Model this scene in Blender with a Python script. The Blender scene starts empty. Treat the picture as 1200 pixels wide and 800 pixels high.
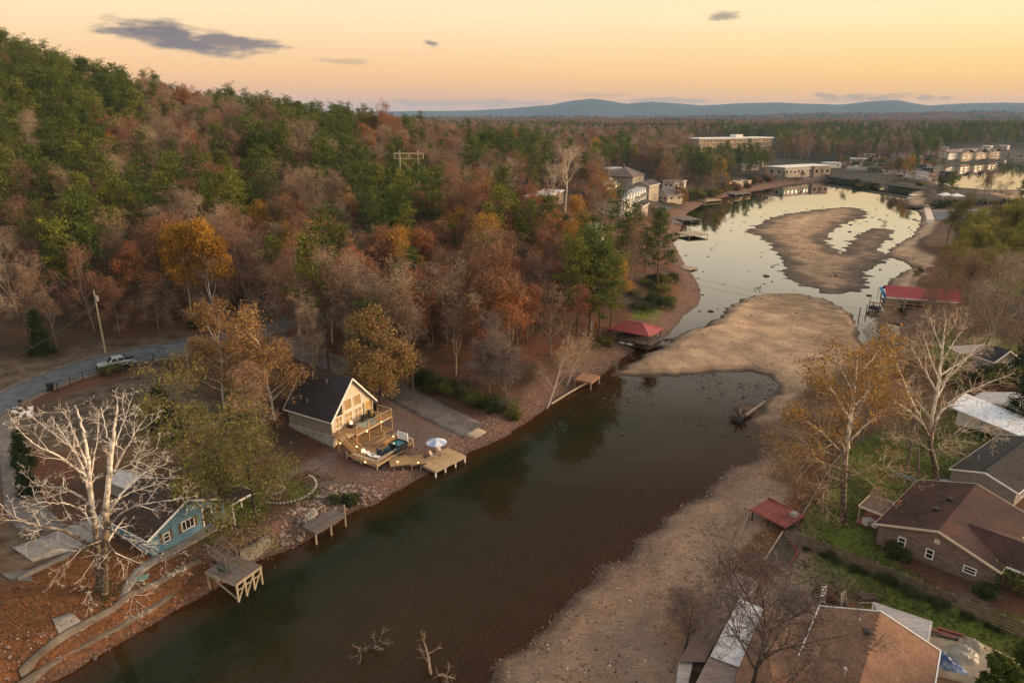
import bpy, bmesh, math, random
import numpy as np
from math import sin, cos, pi, radians as R
from mathutils import Vector, Matrix

SC = bpy.context.scene
COL = SC.collection

# ------------------------------------------------------------------ camera
PITCH = R(18.1); SP, CP = sin(PITCH), cos(PITCH); CAMH = 45.0; FOC = 800.0
cam = bpy.data.objects.new('camera', bpy.data.cameras.new('camera'))
COL.objects.link(cam)
cam.location = (0, 0, CAMH); cam.rotation_euler = (pi/2 - PITCH, 0, 0)
cam.data.sensor_width = 36; cam.data.lens = 24.0
cam.data.clip_start = 0.5; cam.data.clip_end = 60000
SC.camera = cam

# ------------------------------------------------------------------ render / exposure
SC.render.engine = 'CYCLES'
SC.view_settings.view_transform = 'Standard'; SC.view_settings.look = 'None'
SC.view_settings.exposure = 0.6; SC.view_settings.gamma = 1.0
cy = SC.cycles
cy.max_bounces = 6; cy.diffuse_bounces = 2; cy.glossy_bounces = 3; cy.transmission_bounces = 3
cy.transparent_max_bounces = 6; cy.volume_bounces = 0
cy.caustics_reflective = False; cy.caustics_refractive = False
cy.use_denoising = True

# ------------------------------------------------------------------ sky and sun
SUN_AZ, SUN_EL = R(86), R(12)         # azimuth clockwise from +Y (view direction), just off the right of the frame
world = bpy.data.worlds.new('World'); SC.world = world; world.use_nodes = True
nt = world.node_tree; nt.nodes.clear()
def N(t, kind, **kw):
    n = t.nodes.new(kind)
    for k, v in kw.items(): setattr(n, k, v)
    return n
def ramp(t, stops, fac=None, interp='LINEAR'):
    n = N(t, 'ShaderNodeValToRGB'); cr = n.color_ramp; cr.interpolation = interp
    while len(cr.elements) < len(stops): cr.elements.new(0.5)
    for e, (p, c) in zip(cr.elements, stops):
        e.position = p; e.color = (c[0], c[1], c[2], 1) if not isinstance(c, (int, float)) else (c, c, c, 1)
    if fac is not None: t.links.new(fac, n.inputs[0])
    return n
def mth(t, op, a, b=None, c=None):
    n = N(t, 'ShaderNodeMath', operation=op)
    for i, v in enumerate((a, b, c)):
        if v is None: continue
        if isinstance(v, (int, float)): n.inputs[i].default_value = v
        else: t.links.new(v, n.inputs[i])
    return n.outputs[0]
def mixc(t, fac, a, b, blend='MIX'):
    n = N(t, 'ShaderNodeMix', data_type='RGBA', blend_type=blend)
    for s, v in ((n.inputs[0], fac), (n.inputs[6], a), (n.inputs[7], b)):
        if isinstance(v, (int, float)): s.default_value = v
        elif isinstance(v, (tuple, list)): s.default_value = (v[0], v[1], v[2], 1)
        else: t.links.new(v, s)
    return n.outputs[2]
def srgb(*c):
    return tuple((x/255/12.92) if x <= 10 else ((x/255+0.055)/1.055)**2.4 for x in c)

tc = N(nt, 'ShaderNodeTexCoord')
sep = N(nt, 'ShaderNodeSeparateXYZ'); nt.links.new(tc.outputs['Generated'], sep.inputs[0])
el = mth(nt, 'ARCSINE', sep.outputs[2])                       # elevation in radians
az = mth(nt, 'ARCTAN2', sep.outputs[0], sep.outputs[1])       # azimuth clockwise from +Y
dd = N(nt, 'ShaderNodeVectorMath', operation='DOT_PRODUCT'); nt.links.new(tc.outputs['Generated'], dd.inputs[0])
dd.inputs[1].default_value = (sin(SUN_AZ), cos(SUN_AZ), 0)
toward = mth(nt, 'MULTIPLY_ADD', dd.outputs['Value'], 0.5, 0.5)   # 1 toward the set sun, 0 away from it
t01 = mth(nt, 'MULTIPLY', el, 2/pi)
cool = ramp(nt, [(0.0, srgb(206,156,138)), (0.012, srgb(228,162,122)), (0.035, srgb(246,188,126)), (0.075, srgb(251,216,168)),
                 (0.13, srgb(249,229,202)), (0.25, srgb(237,230,218)), (0.5, srgb(220,216,213)), (1.0, srgb(204,204,212))], t01)
warm = ramp(nt, [(0.0, srgb(248,162,86)), (0.012, srgb(252,178,86)), (0.035, srgb(254,200,108)), (0.075, srgb(254,226,168)),
                 (0.13, srgb(252,235,200)), (0.25, srgb(241,232,214)), (0.5, srgb(222,217,212)), (1.0, srgb(204,204,212))], t01)
wf = N(nt, 'ShaderNodeMapRange', interpolation_type='SMOOTHSTEP'); nt.links.new(toward, wf.inputs[0])
wf.inputs[1].default_value = 0.40; wf.inputs[2].default_value = 0.95
grad = mixc(nt, wf.outputs[0], cool.outputs[0], warm.outputs[0])
nish = N(nt, 'ShaderNodeTexSky', sky_type='NISHITA', sun_disc=False, sun_elevation=SUN_EL, sun_rotation=SUN_AZ,
         air_density=1.2, dust_density=2.0, ozone_density=1.0)
ns = N(nt, 'ShaderNodeVectorMath', operation='SCALE'); nt.links.new(nish.outputs[0], ns.inputs[0]); ns.inputs['Scale'].default_value = 0.1
skycol = mixc(nt, 0.86, ns.outputs[0], grad)
# small dusk clouds: slate-grey smudges at their own bearings, ragged by noise
cn = N(nt, 'ShaderNodeTexNoise'); cn.inputs['Scale'].default_value = 24; cn.inputs['Detail'].default_value = 9; cn.inputs['Roughness'].default_value = .62
mp = N(nt, 'ShaderNodeMapping'); mp.inputs['Scale'].default_value = (1, 1, 4.0)
nt.links.new(tc.outputs['Generated'], mp.inputs[0]); nt.links.new(mp.outputs[0], cn.inputs['Vector'])
def cloud(px, py, w, h, tilt=0.0, dens=1.0, rag=1.0):
    a0 = math.atan((px-600)/FOC); 
    u, v = (px-600)/FOC, (py-400)/FOC
    d = Vector((u, CP - v*SP, -SP - v*CP)).normalized()
    a0 = math.atan2(d.x, d.y); e0 = math.asin(d.z)
    da = mth(nt, 'SUBTRACT', az, a0); de = mth(nt, 'SUBTRACT', el, e0)
    de = mth(nt, 'MULTIPLY_ADD', da, tilt, de)
    x = mth(nt, 'DIVIDE', da, w/FOC); y = mth(nt, 'DIVIDE', de, h/FOC)
    rr = mth(nt, 'SQRT', mth(nt, 'ADD', mth(nt, 'MULTIPLY', x, x), mth(nt, 'MULTIPLY', y, y)))
    k = mth(nt, 'SUBTRACT', 1.0, rr)
    k = mth(nt, 'ADD', k, mth(nt, 'MULTIPLY_ADD', cn.outputs[0], 2.4*rag, -1.2*rag))
    m = N(nt, 'ShaderNodeMapRange', interpolation_type='SMOOTHSTEP'); nt.links.new(k, m.inputs[0])
    m.inputs[1].default_value = 0.0; m.inputs[2].default_value = 0.7; m.inputs[4].default_value = dens
    return m.outputs[0]
cm = None
for a in ((205,44,70,17,.17,1.0,.75), (165,40,52,9,.10,.9,.8), (250,48,78,10,.06,.95,.8), (505,51,13,5,.2,.8), (395,72,32,4,0,.35), (850,18,20,7,.1,.7), (775,118,80,4,0,.5), (1030,115,36,5,0,.62),
          (968,113,18,4,.3,.55), (1083,115,12,4,0,.6), (1108,115,9,2.5,0,.5), (560,121,130,5,0,.32), (700,112,60,3,0,.25), (990,118,30,2.5,0,.35)):
    c = cloud(*a); cm = c if cm is None else mth(nt, 'MAXIMUM', cm, c)
fin = mixc(nt, cm, skycol, srgb(118,106,106))
bg = N(nt, 'ShaderNodeBackground'); nt.links.new(fin, bg.inputs[0]); bg.inputs[1].default_value = 0.86
wo = N(nt, 'ShaderNodeOutputWorld'); nt.links.new(bg.outputs[0], wo.inputs[0])

sun = bpy.data.objects.new('sun', bpy.data.lights.new('sun', 'SUN')); COL.objects.link(sun)
sun.data.energy = 4.2; sun.data.angle = R(20); sun.data.color = (1.0, 0.69, 0.42)
sun.rotation_euler = Vector((-sin(SUN_AZ)*cos(SUN_EL), -cos(SUN_AZ)*cos(SUN_EL), -sin(SUN_EL))).to_track_quat('-Z', 'Y').to_euler()

# ------------------------------------------------------------------ small helpers: objects
def link(o): COL.objects.link(o); return o
def tag(o, label=None, cat=None, group=None, kind=None):
    if label: o['label'] = label
    if cat: o['category'] = cat
    if group: o['group'] = group
    if kind: o['kind'] = kind
    return o
def mesh_np(name, verts, quads=None, tris=None, mats=(), midx=None, smooth=False, polys=None):
    me = bpy.data.meshes.new(name)
    if polys is not None:
        me.from_pydata([tuple(v) for v in verts], [], polys)
    else:
        verts = np.asarray(verts, dtype=np.float32).reshape(-1, 3)
        nq = 0 if quads is None else len(quads); ntr = 0 if tris is None else len(tris)
        loops = []
        if nq: loops.append(np.asarray(quads, dtype=np.int32).ravel())
        if ntr: loops.append(np.asarray(tris, dtype=np.int32).ravel())
        loops = np.concatenate(loops)
        starts = np.concatenate([np.arange(nq)*4, nq*4 + np.arange(ntr)*3]).astype(np.int32)
        me.vertices.add(len(verts)); me.vertices.foreach_set('co', verts.ravel())
        me.loops.add(len(loops)); me.loops.foreach_set('vertex_index', loops)
        me.polygons.add(nq+ntr); me.polygons.foreach_set('loop_start', starts)
        me.update(calc_edges=True)
    for m in mats: me.materials.append(m)
    if midx is not None: me.polygons.foreach_set('material_index', np.asarray(midx, dtype=np.int32))
    me.polygons.foreach_set('use_smooth', np.full(len(me.polygons), bool(smooth)))
    me.update()
    return me
def attr(me, name, data):
    a = me.attributes.new(name, 'FLOAT', 'POINT'); a.data.foreach_set('value', np.asarray(data, dtype=np.float32).ravel())

# ------------------------------------------------------------------ materials
def mat(name, c1, c2=None, scale=6.0, rough=0.85, bump=0.0, bscale=None, metal=0.0, spec=0.3, detail=4, stretch=None, coord='Object',
        emit=None, estr=0.0, lo=0.35, hi=0.65, island=0.0, wave=None, alpha=None):
    m = bpy.data.materials.new(name); m.use_nodes = True; t = m.node_tree; b = t.nodes['Principled BSDF']
    b.inputs['Roughness'].default_value = rough; b.inputs['Metallic'].default_value = metal; b.inputs['Specular IOR Level'].default_value = spec
    tcn = N(t, 'ShaderNodeTexCoord'); vec = tcn.outputs[coord]
    if stretch:
        mpn = N(t, 'ShaderNodeMapping'); mpn.inputs['Scale'].default_value = stretch; t.links.new(vec, mpn.inputs[0]); vec = mpn.outputs[0]
    if c2 is None: c2 = tuple(x*0.72 for x in c1)
    nz = N(t, 'ShaderNodeTexNoise'); nz.inputs['Scale'].default_value = scale; nz.inputs['Detail'].default_value = detail; nz.inputs['Roughness'].default_value = 0.65
    t.links.new(vec, nz.inputs['Vector'])
    rp = ramp(t, [(lo, c1), (hi, c2)], nz.outputs[0]); col = rp.outputs[0]
    if island:
        g = N(t, 'ShaderNodeNewGeometry'); oi = N(t, 'ShaderNodeObjectInfo')
        v = mth(t, 'MULTIPLY_ADD', g.outputs['Random Per Island'], island, 1-island/2)
        v = mth(t, 'MULTIPLY', v, mth(t, 'MULTIPLY_ADD', oi.outputs['Random'], island*.5, 1-island*.25))
        mm = N(t, 'ShaderNodeVectorMath', operation='SCALE'); t.links.new(col, mm.inputs[0]); t.links.new(v, mm.inputs['Scale']); col = mm.outputs[0]
    t.links.new(col, b.inputs['Base Color'])
    if bump:
        bn = N(t, 'ShaderNodeBump'); bn.inputs['Strength'].default_value = bump; bn.inputs['Distance'].default_value = 0.05
        n2 = N(t, 'ShaderNodeTexNoise'); n2.inputs['Scale'].default_value = bscale or scale*3; n2.inputs['Detail'].default_value = 3
        t.links.new(vec, n2.inputs['Vector']); t.links.new(n2.outputs[0], bn.inputs['Height']); t.links.new(bn.outputs[0], b.inputs['Normal'])
    if emit: b.inputs['Emission Color'].default_value = (*emit, 1); b.inputs['Emission Strength'].default_value = estr
    return m

# ------------------------------------------------------------------ picture point -> place on level z (photo pixels 1200x800)
def ray(px, py):
    u, v = (px-600)/FOC, (py-400)/FOC
    return np.array((u, CP - v*SP, -SP - v*CP))
def gp(px, py, z=0.0):
    d = ray(px, py); t = (z-CAMH)/d[2]
    return np.array((d[0]*t, d[1]*t, z))
def proj(x, y, z):
    zc = y*CP - (z-CAMH)*SP; up = y*SP + (z-CAMH)*CP
    return 600 + FOC*x/zc, 400 - FOC*up/zc, zc
# ================================================================== TERRAIN
RNG = np.random.default_rng(7)
_lat = RNG.random((256, 256))
def vnoise(x, y):
    xi = np.floor(x).astype(int); yi = np.floor(y).astype(int); fx = x-xi; fy = y-yi
    fx = fx*fx*(3-2*fx); fy = fy*fy*(3-2*fy)
    a = _lat[xi & 255, yi & 255]; b = _lat[(xi+1) & 255, yi & 255]; c = _lat[xi & 255, (yi+1) & 255]; d = _lat[(xi+1) & 255, (yi+1) & 255]
    return (a*(1-fx)+b*fx)*(1-fy) + (c*(1-fx)+d*fx)*fy - 0.5
def fbm(x, y, s, o=4):
    v = 0; a = 1.0
    for i in range(o): v = v + a*vnoise(x/s + 17.3*i, y/s - 9.1*i); s *= .5; a *= .5
    return v
def sstep(a, b, x):
    t = np.clip((x-a)/(b-a), 0, 1); return t*t*(3-2*t)

# shores traced on the water level; right_from marks where the right bank begins
W_LEFT = [(-120,900),(20,815),(60,800),(110,772),(160,742),(205,715),(250,690),(300,657),(345,640),(390,617),(420,597),(460,577),(500,556),(540,536),(575,520),
          (600,505),(640,478),(680,452),(705,440),(722,425),(738,413),(752,405),(768,403),(780,396),(790,385),(799,373),(806,366),(815,361),(822,351),(820,338),(813,323),
          (804,312),(797,300),(790,285),(797,268),(805,250),(822,240),(845,232),(870,226),(895,221),(925,216),(970,212),(1020,213),(1055,220)]
W_RIGHT = [(1068,226),(1062,233),(1066,244),(1076,243),(1079,256),(1078,264),(1070,276),(1055,285),(1043,292),(1040,299),(1048,303),(1060,307),(1070,314),(1056,321),(1042,327),(1040,340),
           (1050,352),(1060,362),(1058,380),(1054,395),(1050,405),(1030,414),(1014,411),(1008,398),(1003,385),(1000,370),(985,360),(965,350),(940,345),(900,344),(870,350),
           (852,361),(846,370),(835,378),(818,384),(800,390),(785,400),(765,411),(745,423),(722,436),(716,441),(740,443),(770,442),(800,439),(830,436),(880,436),(905,440),(914,450),(906,466),
           (892,478),(880,492),(890,503),(905,515),(900,530),(880,545),(862,550),(845,562),(820,580),(790,600),(760,625),(730,655),(700,680),(670,710),(640,735),(610,755),
           (585,775),(555,815),(520,900)]
ISLE = [(868,270),(882,267),(893,261),(900,257),(920,251),(940,248),(965,245),(987,243),(1003,243),(1017,248),(1013,255),(997,260),(980,267),(967,278),(973,287),(983,293),(986,297),(992,289),(1000,280),
        (1007,273),(1020,269),(1033,267),(1045,270),(1040,280),(1030,288),(1033,297),(1048,302),(1030,310),(1018,318),(1017,328),(1020,337),(1000,343),(980,345),(967,343),(933,331),(915,318),(923,310),(913,297),(900,284),(886,275)]
LAGOON = [(983,302),(990,304),(1010,303),(1013,301),(1003,297),(994,292),(988,296)]
LAKE = [(1092,212),(1105,196),(1140,191),(1168,190),(1185,186),(1200,180),(1260,174),(1340,174),(1340,229),(1200,226),(1150,225),(1108,221)]
PUDDLE = [(630,795),(660,788),(700,786),(725,792),(715,800),(640,805)]
def jag(pts, amp, n, seed):
    """subdivide a traced shore on the ground and roughen it"""
    g = np.array([gp(*p)[:2] for p in pts]); out = []; r = np.random.default_rng(seed)
    for a, b in zip(g[:-1], g[1:]):
        L = np.hypot(*(b-a)); k = max(1, min(n, int(L/1.6)))
        nrm = np.array((-(b-a)[1], (b-a)[0]))/max(L, 1e-6)
        for i in range(k):
            t = i/k; out.append(a+(b-a)*t + nrm*r.normal()*amp*min(1, L/4))
    out.append(g[-1]); return np.array(out)
wl = jag(W_LEFT, .22, 6, 1); wr = jag(W_RIGHT, .40, 10, 2)
river_poly = np.vstack([wl, wr]); isle_poly = jag(ISLE+ISLE[:1], 1.2, 9, 3)[:-1]; lake_poly = jag(LAKE+LAKE[:1], .3, 3, 4)[:-1]
def segdist(x, y, pts, closed):
    d = np.full(x.shape, 1e9); n = len(pts)
    for i in range(n if closed else n-1):
        ax, ay = pts[i]; bx, by = pts[(i+1) % n]; ex, ey = bx-ax, by-ay; l2 = ex*ex+ey*ey+1e-12
        t = np.clip(((x-ax)*ex+(y-ay)*ey)/l2, 0, 1)
        d = np.minimum(d, (x-ax-t*ex)**2+(y-ay-t*ey)**2)
    return np.sqrt(d)
def inside(x, y, pts):
    c = np.zeros(x.shape, bool); n = len(pts)
    for i in range(n):
        ax, ay = pts[i]; bx, by = pts[(i+1) % n]
        m = (ay > y) != (by > y)
        xx = (bx-ax)*(y-ay)/((by-ay) if by != ay else 1e-9)+ax
        c ^= m & (x < xx)
    return c
def sdist(x, y, pts):
    d = segdist(x, y, pts, True); return np.where(inside(x, y, pts), -d, d)

CTRL = np.array([  # x, y, z of the land without its fine relief
 (-40,38,2.6),(-40,45,2.4),(-60,45,4),(-38,58,2.5),(-50,56,3.2),(-62,62,4.4),(-80,60,6.5),(-46,74,3.3),(-58,80,4.2),(-70,88,5.4),(-60,112,5.3),(-92,92,8),(-66,106,5.2),(-78,96,6.2),(-52,96,4.6),
 (-30,78,1.9),(-24,84,1.5),(-20,80,1.2),(-32,90,2.6),(-28,97,3.2),(-36,105,4.6),(-40,98,4.2),(-18,97,1.9),(-12,95,1.4),(-42,124,7.5),(-48,118,6.2),(-22,108,3.6),(-30,75,2.2),(-24,72,1.5),(-32,66,2.3),
 (-4,104,2.0),(0,115,3.2),(6,124,3.6),(0,135,6.5),(-18,125,7),(0,160,10),(-30,150,12),(-70,130,10.5),(-90,120,13),(-100,140,20),(16,134,3.4),(25,150,4),(30,175,6),(42,190,3.4),(48,180,1.4),(20,200,9),
 (12,260,13),(45,250,11),(75,300,6),(26,211,9),(60,225,5),(95,330,4),(140,420,4),(52,190,1.0),
 (-227,330,62),(-203,350,49),(-178,380,41),(-148,420,36),(-109,460,30),(-74,520,25),(-29,600,18),(33,700,13),(-300,450,40),(-200,550,27),(-100,700,16),(-300,250,76),(-350,350,84),(-260,300,72),
 (-120,200,26),(-150,250,37),(-90,250,27),(-60,300,26),(-40,380,25),(-100,330,31),(-20,300,18),(0,400,17),(60,400,10),(60,550,13),(130,600,8),(180,550,4),(-200,260,53),(-140,120,19),(-200,150,38),(-110,90,11),(-200,80,26),(-110,60,9),(-60,180,15),(-20,220,13),
 (36,65,2.9),(50,72,3.0),(68,89,3.4),(84,108,4.2),(94,150,2),(130,170,5),(45,53,3.1),(60,50,4),(30,52,2.5),(22,50,1.7),(16,46,1.1),(12,54,.9),(15,60,.8),(22,68,.9),(27,66,1.3),(30,76,1.1),(33,62,2.7),(36,82,1.3),(42,88,1.6),(42,76,2.6),(58,104,2.2),(72,122,2.0),(64,112,2.4),
 (40,115,.8),(52,122,1.0),(45,128,1.1),(62,132,.9),(70,134,.6),(36,108,.4),(78,140,.7),(84,155,.8),
 (115,185,2.5),(140,230,4),(165,270,2.4),(190,310,2.6),(200,250,5),(250,300,6),(260,390,2.4),(330,440,1.4),(300,405,1.6),(235,455,4.4),(215,462,4.4),(265,490,4.4),(300,520,1.5),(390,610,4),(480,640,5),(262,838,12),(150,800,15),(500,900,12),(650,560,3),(400,420,1.6),(500,450,2),
 (0,1200,18),(400,1500,15),(1000,1500,12),(-500,1200,30),(1500,800,8),(-600,600,60),(-800,300,90),(160,500,4),(90,450,6),(-100,0,14),(0,-50,2),(100,0,4),(200,100,12),(300,200,12)], dtype=float)
def _solve():
    P = CTRL[:, :2]/100; D = np.hypot(P[:, None, 0]-P[None, :, 0], P[:, None, 1]-P[None, :, 1])
    n = len(P); A = np.zeros((n+1, n+1)); A[:n, :n] = -D - .002*np.eye(n)*0; A[:n, n] = 1; A[n, :n] = 1
    b = np.concatenate([CTRL[:, 2], [0]]); return np.linalg.solve(A + 0*np.eye(n+1), b)
_w = _solve()
def rbf(x, y):
    out = np.full(x.shape, _w[-1])
    for (cx, cyy, _), w in zip(CTRL, _w[:-1]): out = out - w*np.sqrt((x/100-cx/100)**2+(y/100-cyy/100)**2+.0004)
    return out
MTN = [(300,134),(420,133),(480,132.5),(520,132),(560,131.5),(600,130),(640,126.5),(662,123),(685,121),(705,123.5),(722,126),(745,124.5),(775,125.5),(800,127),(840,126),(880,125.5),(910,126.5),(945,127.5),(975,124.8),(1005,124),(1022,126.5),(1040,128.5),(1070,127.5),(1110,127),(1160,127.5),(1200,127),(1400,128)]
_ma = np.array([math.atan((p-600)/FOC/CP) for p, _ in MTN]); _me = np.array([1.22*(138.5-q)/FOC*CP for _, q in MTN])
def far_h(x, y):
    r = np.hypot(x, y); a = np.arctan2(x, y)
    h = 14 + 14*fbm(x, y, 900, 3) + sstep(1500, 5000, r)*22*fbm(x+500, y, 1800, 4)
    R0 = 9500.0
    peak = np.interp(a, _ma, _me)*R0/np.cos(a)*np.cos(a)*1.0 + CAMH + 10*fbm(x, y, 600, 4)
    sh = np.exp(-((r-R0)/1300.0)**2)
    h = h*(1-sh) + peak*sh + 0
    R1 = 5200.0                                   # low wooded swell on the right in front of the mountains
    sh1 = np.exp(-((r-R1)/700.0)**2)*sstep(.1, .35, a)
    h = h + sh1*(30+14*fbm(x, y, 700, 3))
    return h

# roads (pixel centre-lines, heights come from the ground)
ROAD = [(-60,520),(0,474),(50,450),(110,429),(165,417),(205,410),(250,401),(300,389),(340,378),(385,370)]
LANE = [(318,398),(345,408),(375,420),(405,431),(440,447),(470,462),(505,481),(535,496),(556,505)]

NA, A0, A1 = 640, R(-64), R(64)
rs = [14.0]
while rs[-1] < 420: rs.append(rs[-1]*1.0056)
while rs[-1] < 16000: rs.append(rs[-1]*1.0125)
rs = np.array(rs); NR = len(rs)
aa = np.linspace(A0, A1, NA)
GX = np.sin(aa)[None, :]*rs[:, None]; GY = np.cos(aa)[None, :]*rs[:, None]
base = rbf(GX, GY)
rr_ = np.hypot(GX, GY)
bl = sstep(900, 1600, rr_)
base = base*(1-bl) + far_h(GX, GY)*bl
near = rs < 1300
k = int(near.sum()); X, Y = GX[:k], GY[:k]
d_riv = sdist(X, Y, river_poly); d_isl = sdist(X, Y, isle_poly); d_lake = sdist(X, Y, lake_poly)
dw = np.minimum(np.maximum(d_riv, -d_isl), d_lake)          # >0 on land, metres from the nearest water
pt_ = gp(877,480); dw = np.maximum(dw, (1-np.hypot((X-pt_[0])/2.4, (Y-pt_[1])/3.2)+fbm(X, Y, 2.5, 2)*.35)*1.2)
d_left = segdist(X, Y, wl, False); d_right = np.minimum(segdist(X, Y, wr, False), np.abs(d_isl))
D = np.full(GX.shape, 1e3); D[:k] = dw
def gproad(pts, z):  # first guess on a fixed level
    return np.array([gp(p[0], p[1], z)[:2] for p in pts])
def rbf_ground(px, py):
    d = ray(px, py); t = np.linspace(40, 3000, 6000)
    z = rbf(d[0]*t, d[1]*t); i = int(np.argmax(CAMH+d[2]*t < z)); return np.array((d[0]*t[i], d[1]*t[i]))
road_c = np.array([rbf_ground(*p) for p in ROAD]); lane_c = np.array([rbf_ground(*p) for p in LANE])
d_road = np.full(GX.shape, 1e3); d_road[:k] = np.minimum(segdist(X, Y, road_c, False), segdist(X, Y, lane_c, False))
nfade = sstep(2.5, 7, d_road)
relief = fbm(GX, GY, 9, 4)*.55 + sstep(200, 500, rr_)*fbm(GX, GY, 60, 3)*3
flat_right = sstep(20, 30, GX)*(GY < 110)
relief = relief*nfade*(1-.75*flat_right)*(1-.7*sstep(-24,-30,GX)*sstep(84,76,GY))
h = base + relief
# banks: the ground dips to the water; behind the concrete sea wall it steps up
sea = sstep(-24, -27, GX)*sstep(70, 64, GY)
slope = .26 + .12*sstep(.0, .5, fbm(GX, GY, 14, 2)+.25)
bank = .03 + (slope+.26*sea)*D + sea*.4*sstep(1.25, 1.6, D)
lowmin = np.minimum(.12+.02*D, .03+.2*D)
isl = np.zeros(GX.shape); isl[:k] = sstep(1, -1, d_isl)*(d_riv < 0)
hisl = np.minimum(.05+.05*D, .95) + .25*fbm(GX, GY, 18, 3)*sstep(0, 6, D)
h = np.where(isl > .5, np.maximum(hisl, .03+.02*np.minimum(D, 1)), h)
h = np.maximum(np.minimum(h, bank), lowmin)
dl = np.full(GX.shape, 1e3); dr = np.full(GX.shape, 1e3); dl[:k] = d_left; dr[:k] = d_right
depth = np.minimum(np.minimum(.42*dl, .075*dr + .12*np.maximum(0, fbm(GX, GY, 5, 3))), 1.9)
h = np.where(D < 0, -.02 - np.maximum(depth, .02*np.minimum(-D, 3)), h)
GH = h
def G(x, y):
    """ground height at x, y (bilinear on the sheet)"""
    x = np.asarray(x, float); y = np.asarray(y, float)
    r = np.clip(np.hypot(x, y), rs[0], rs[-1]*.999); a = np.clip(np.arctan2(x, y), A0, A1-1e-6)
    i = np.clip(np.searchsorted(rs, r, side='right')-1, 0, NR-2); fi = (r-rs[i])/(rs[i+1]-rs[i])
    fj = (a-A0)/(A1-A0)*(NA-1); j = np.clip(fj.astype(int), 0, NA-2); fj = fj-j
    return (GH[i, j]*(1-fj)+GH[i, j+1]*fj)*(1-fi) + (GH[i+1, j]*(1-fj)+GH[i+1, j+1]*fj)*fi
def GD(x, y, F):
    x = np.asarray(x, float); y = np.asarray(y, float)
    r = np.clip(np.hypot(x, y), rs[0], rs[-1]*.999); a = np.clip(np.arctan2(x, y), A0, A1-1e-6)
    i = np.clip(np.searchsorted(rs, r)-1, 0, NR-2); j = np.clip(((a-A0)/(A1-A0)*(NA-1)+.5).astype(int), 0, NA-1)
    return F[i, j]
def ground(px, py):
    """the place on the ground seen at a photo pixel"""
    d = ray(px, py); t = 40*1.0012**np.arange(4600)
    z = np.maximum(G(d[0]*t, d[1]*t), 0); i = int(np.argmax(CAMH+d[2]*t < z))
    return Vector((d[0]*t[i], d[1]*t[i], float(z[i])))
def gpoly(pts): return np.array([tuple(ground(*p))[:2] for p in pts])

# ------------------------------------------------------------------ ground cover masks
def zone(pts, soft=1.0, grain=1.6):
    m = np.zeros(GX.shape); p = gpoly(pts)
    sd = sdist(X, Y, p) + fbm(X, Y, 6, 4)*grain
    m[:k] = sstep(soft, -soft, sd); return m
grass = np.zeros(GX.shape)
for z in ([(935,618),(960,560),(985,535),(1040,500),(1090,470),(1130,480),(1160,515),(1110,555),(1060,590),(1020,640),(1100,690),(1200,725),(1240,770),(1160,760),(1040,700),(960,660)],
          [(905,665),(960,655),(1050,700),(1200,760),(1230,800),(1150,770),(1020,710),(960,700)],
          [(1000,400),(1060,415),(1140,430),(1200,440),(1200,400),(1120,385),(1040,395)],
          [(335,548),(390,560),(418,580),(385,597),(345,588)],
          [(225,560),(300,560),(315,640),(262,655),(240,640)], [(738,372),(760,345),(790,352),(768,378)], [(1150,335),(1200,300),(1200,350)], [(120,690),(185,690),(140,735),(110,725)]):
    grass = np.maximum(grass, zone(z))
gravel = np.zeros(GX.shape)
for z in ([(375,540),(420,560),(480,560),(560,525),(570,505),(500,470),(440,440),(400,425),(380,420),(420,470),(440,490),(400,530)], [(330,560),(370,540),(470,555),(420,590)],
          [(1110,700),(1150,680),(1185,690),(1160,712)]):
    gravel = np.maximum(gravel, zone(z, 1.2))
sand = np.maximum(isl, sstep(2.8, 1.7, h)*sstep(60, 45, D)*(GX > -10)*(np.minimum(GY, 1e3) < 1e3)*sstep(-3, 3, dl-dr))
rb_poly = gpoly([(905,515),(900,505),(925,475),(1000,432),(1056,410),(1062,362),(1090,320),(1110,280),(1400,280),(1400,720),(985,540),(935,618),(928,575),(912,560)])
sand[:k] *= sstep(-2, 2, sdist(X, Y, rb_poly)+fbm(X, Y, 7, 4)*3)
gravel = np.maximum(gravel, .8*sand*(GX > -6)*sstep(104, 92, GY)); sand = sand*(1-.55*sstep(104, 92, GY))
beach = sstep(7, 3, D)*(1-sstep(600, 900, rr_))
yard = zone([(-20,468),(60,440),(120,420),(215,402),(330,382),(320,374),(210,392),(110,402),(0,425),(-20,440)], 1.2)
yard = np.maximum(yard, zone([(60,470),(185,425),(260,470),(240,520),(180,540),(20,520),(0,560),(100,640),(0,680),(0,600),(-60,520)], 1.5))
orange = np.maximum(zone([(0,690),(110,640),(230,650),(255,680),(60,790),(0,800)], .8), zone([(868,668),(880,625),(920,618),(905,660),(890,682)], .5))
orange = np.maximum(orange, zone([(925,590),(960,540),(990,510),(960,575),(935,615)], .8))
lawn_dark = 0
wetb = np.clip(sstep(.35, .02, h)*(D > 0), 0, 1)

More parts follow.
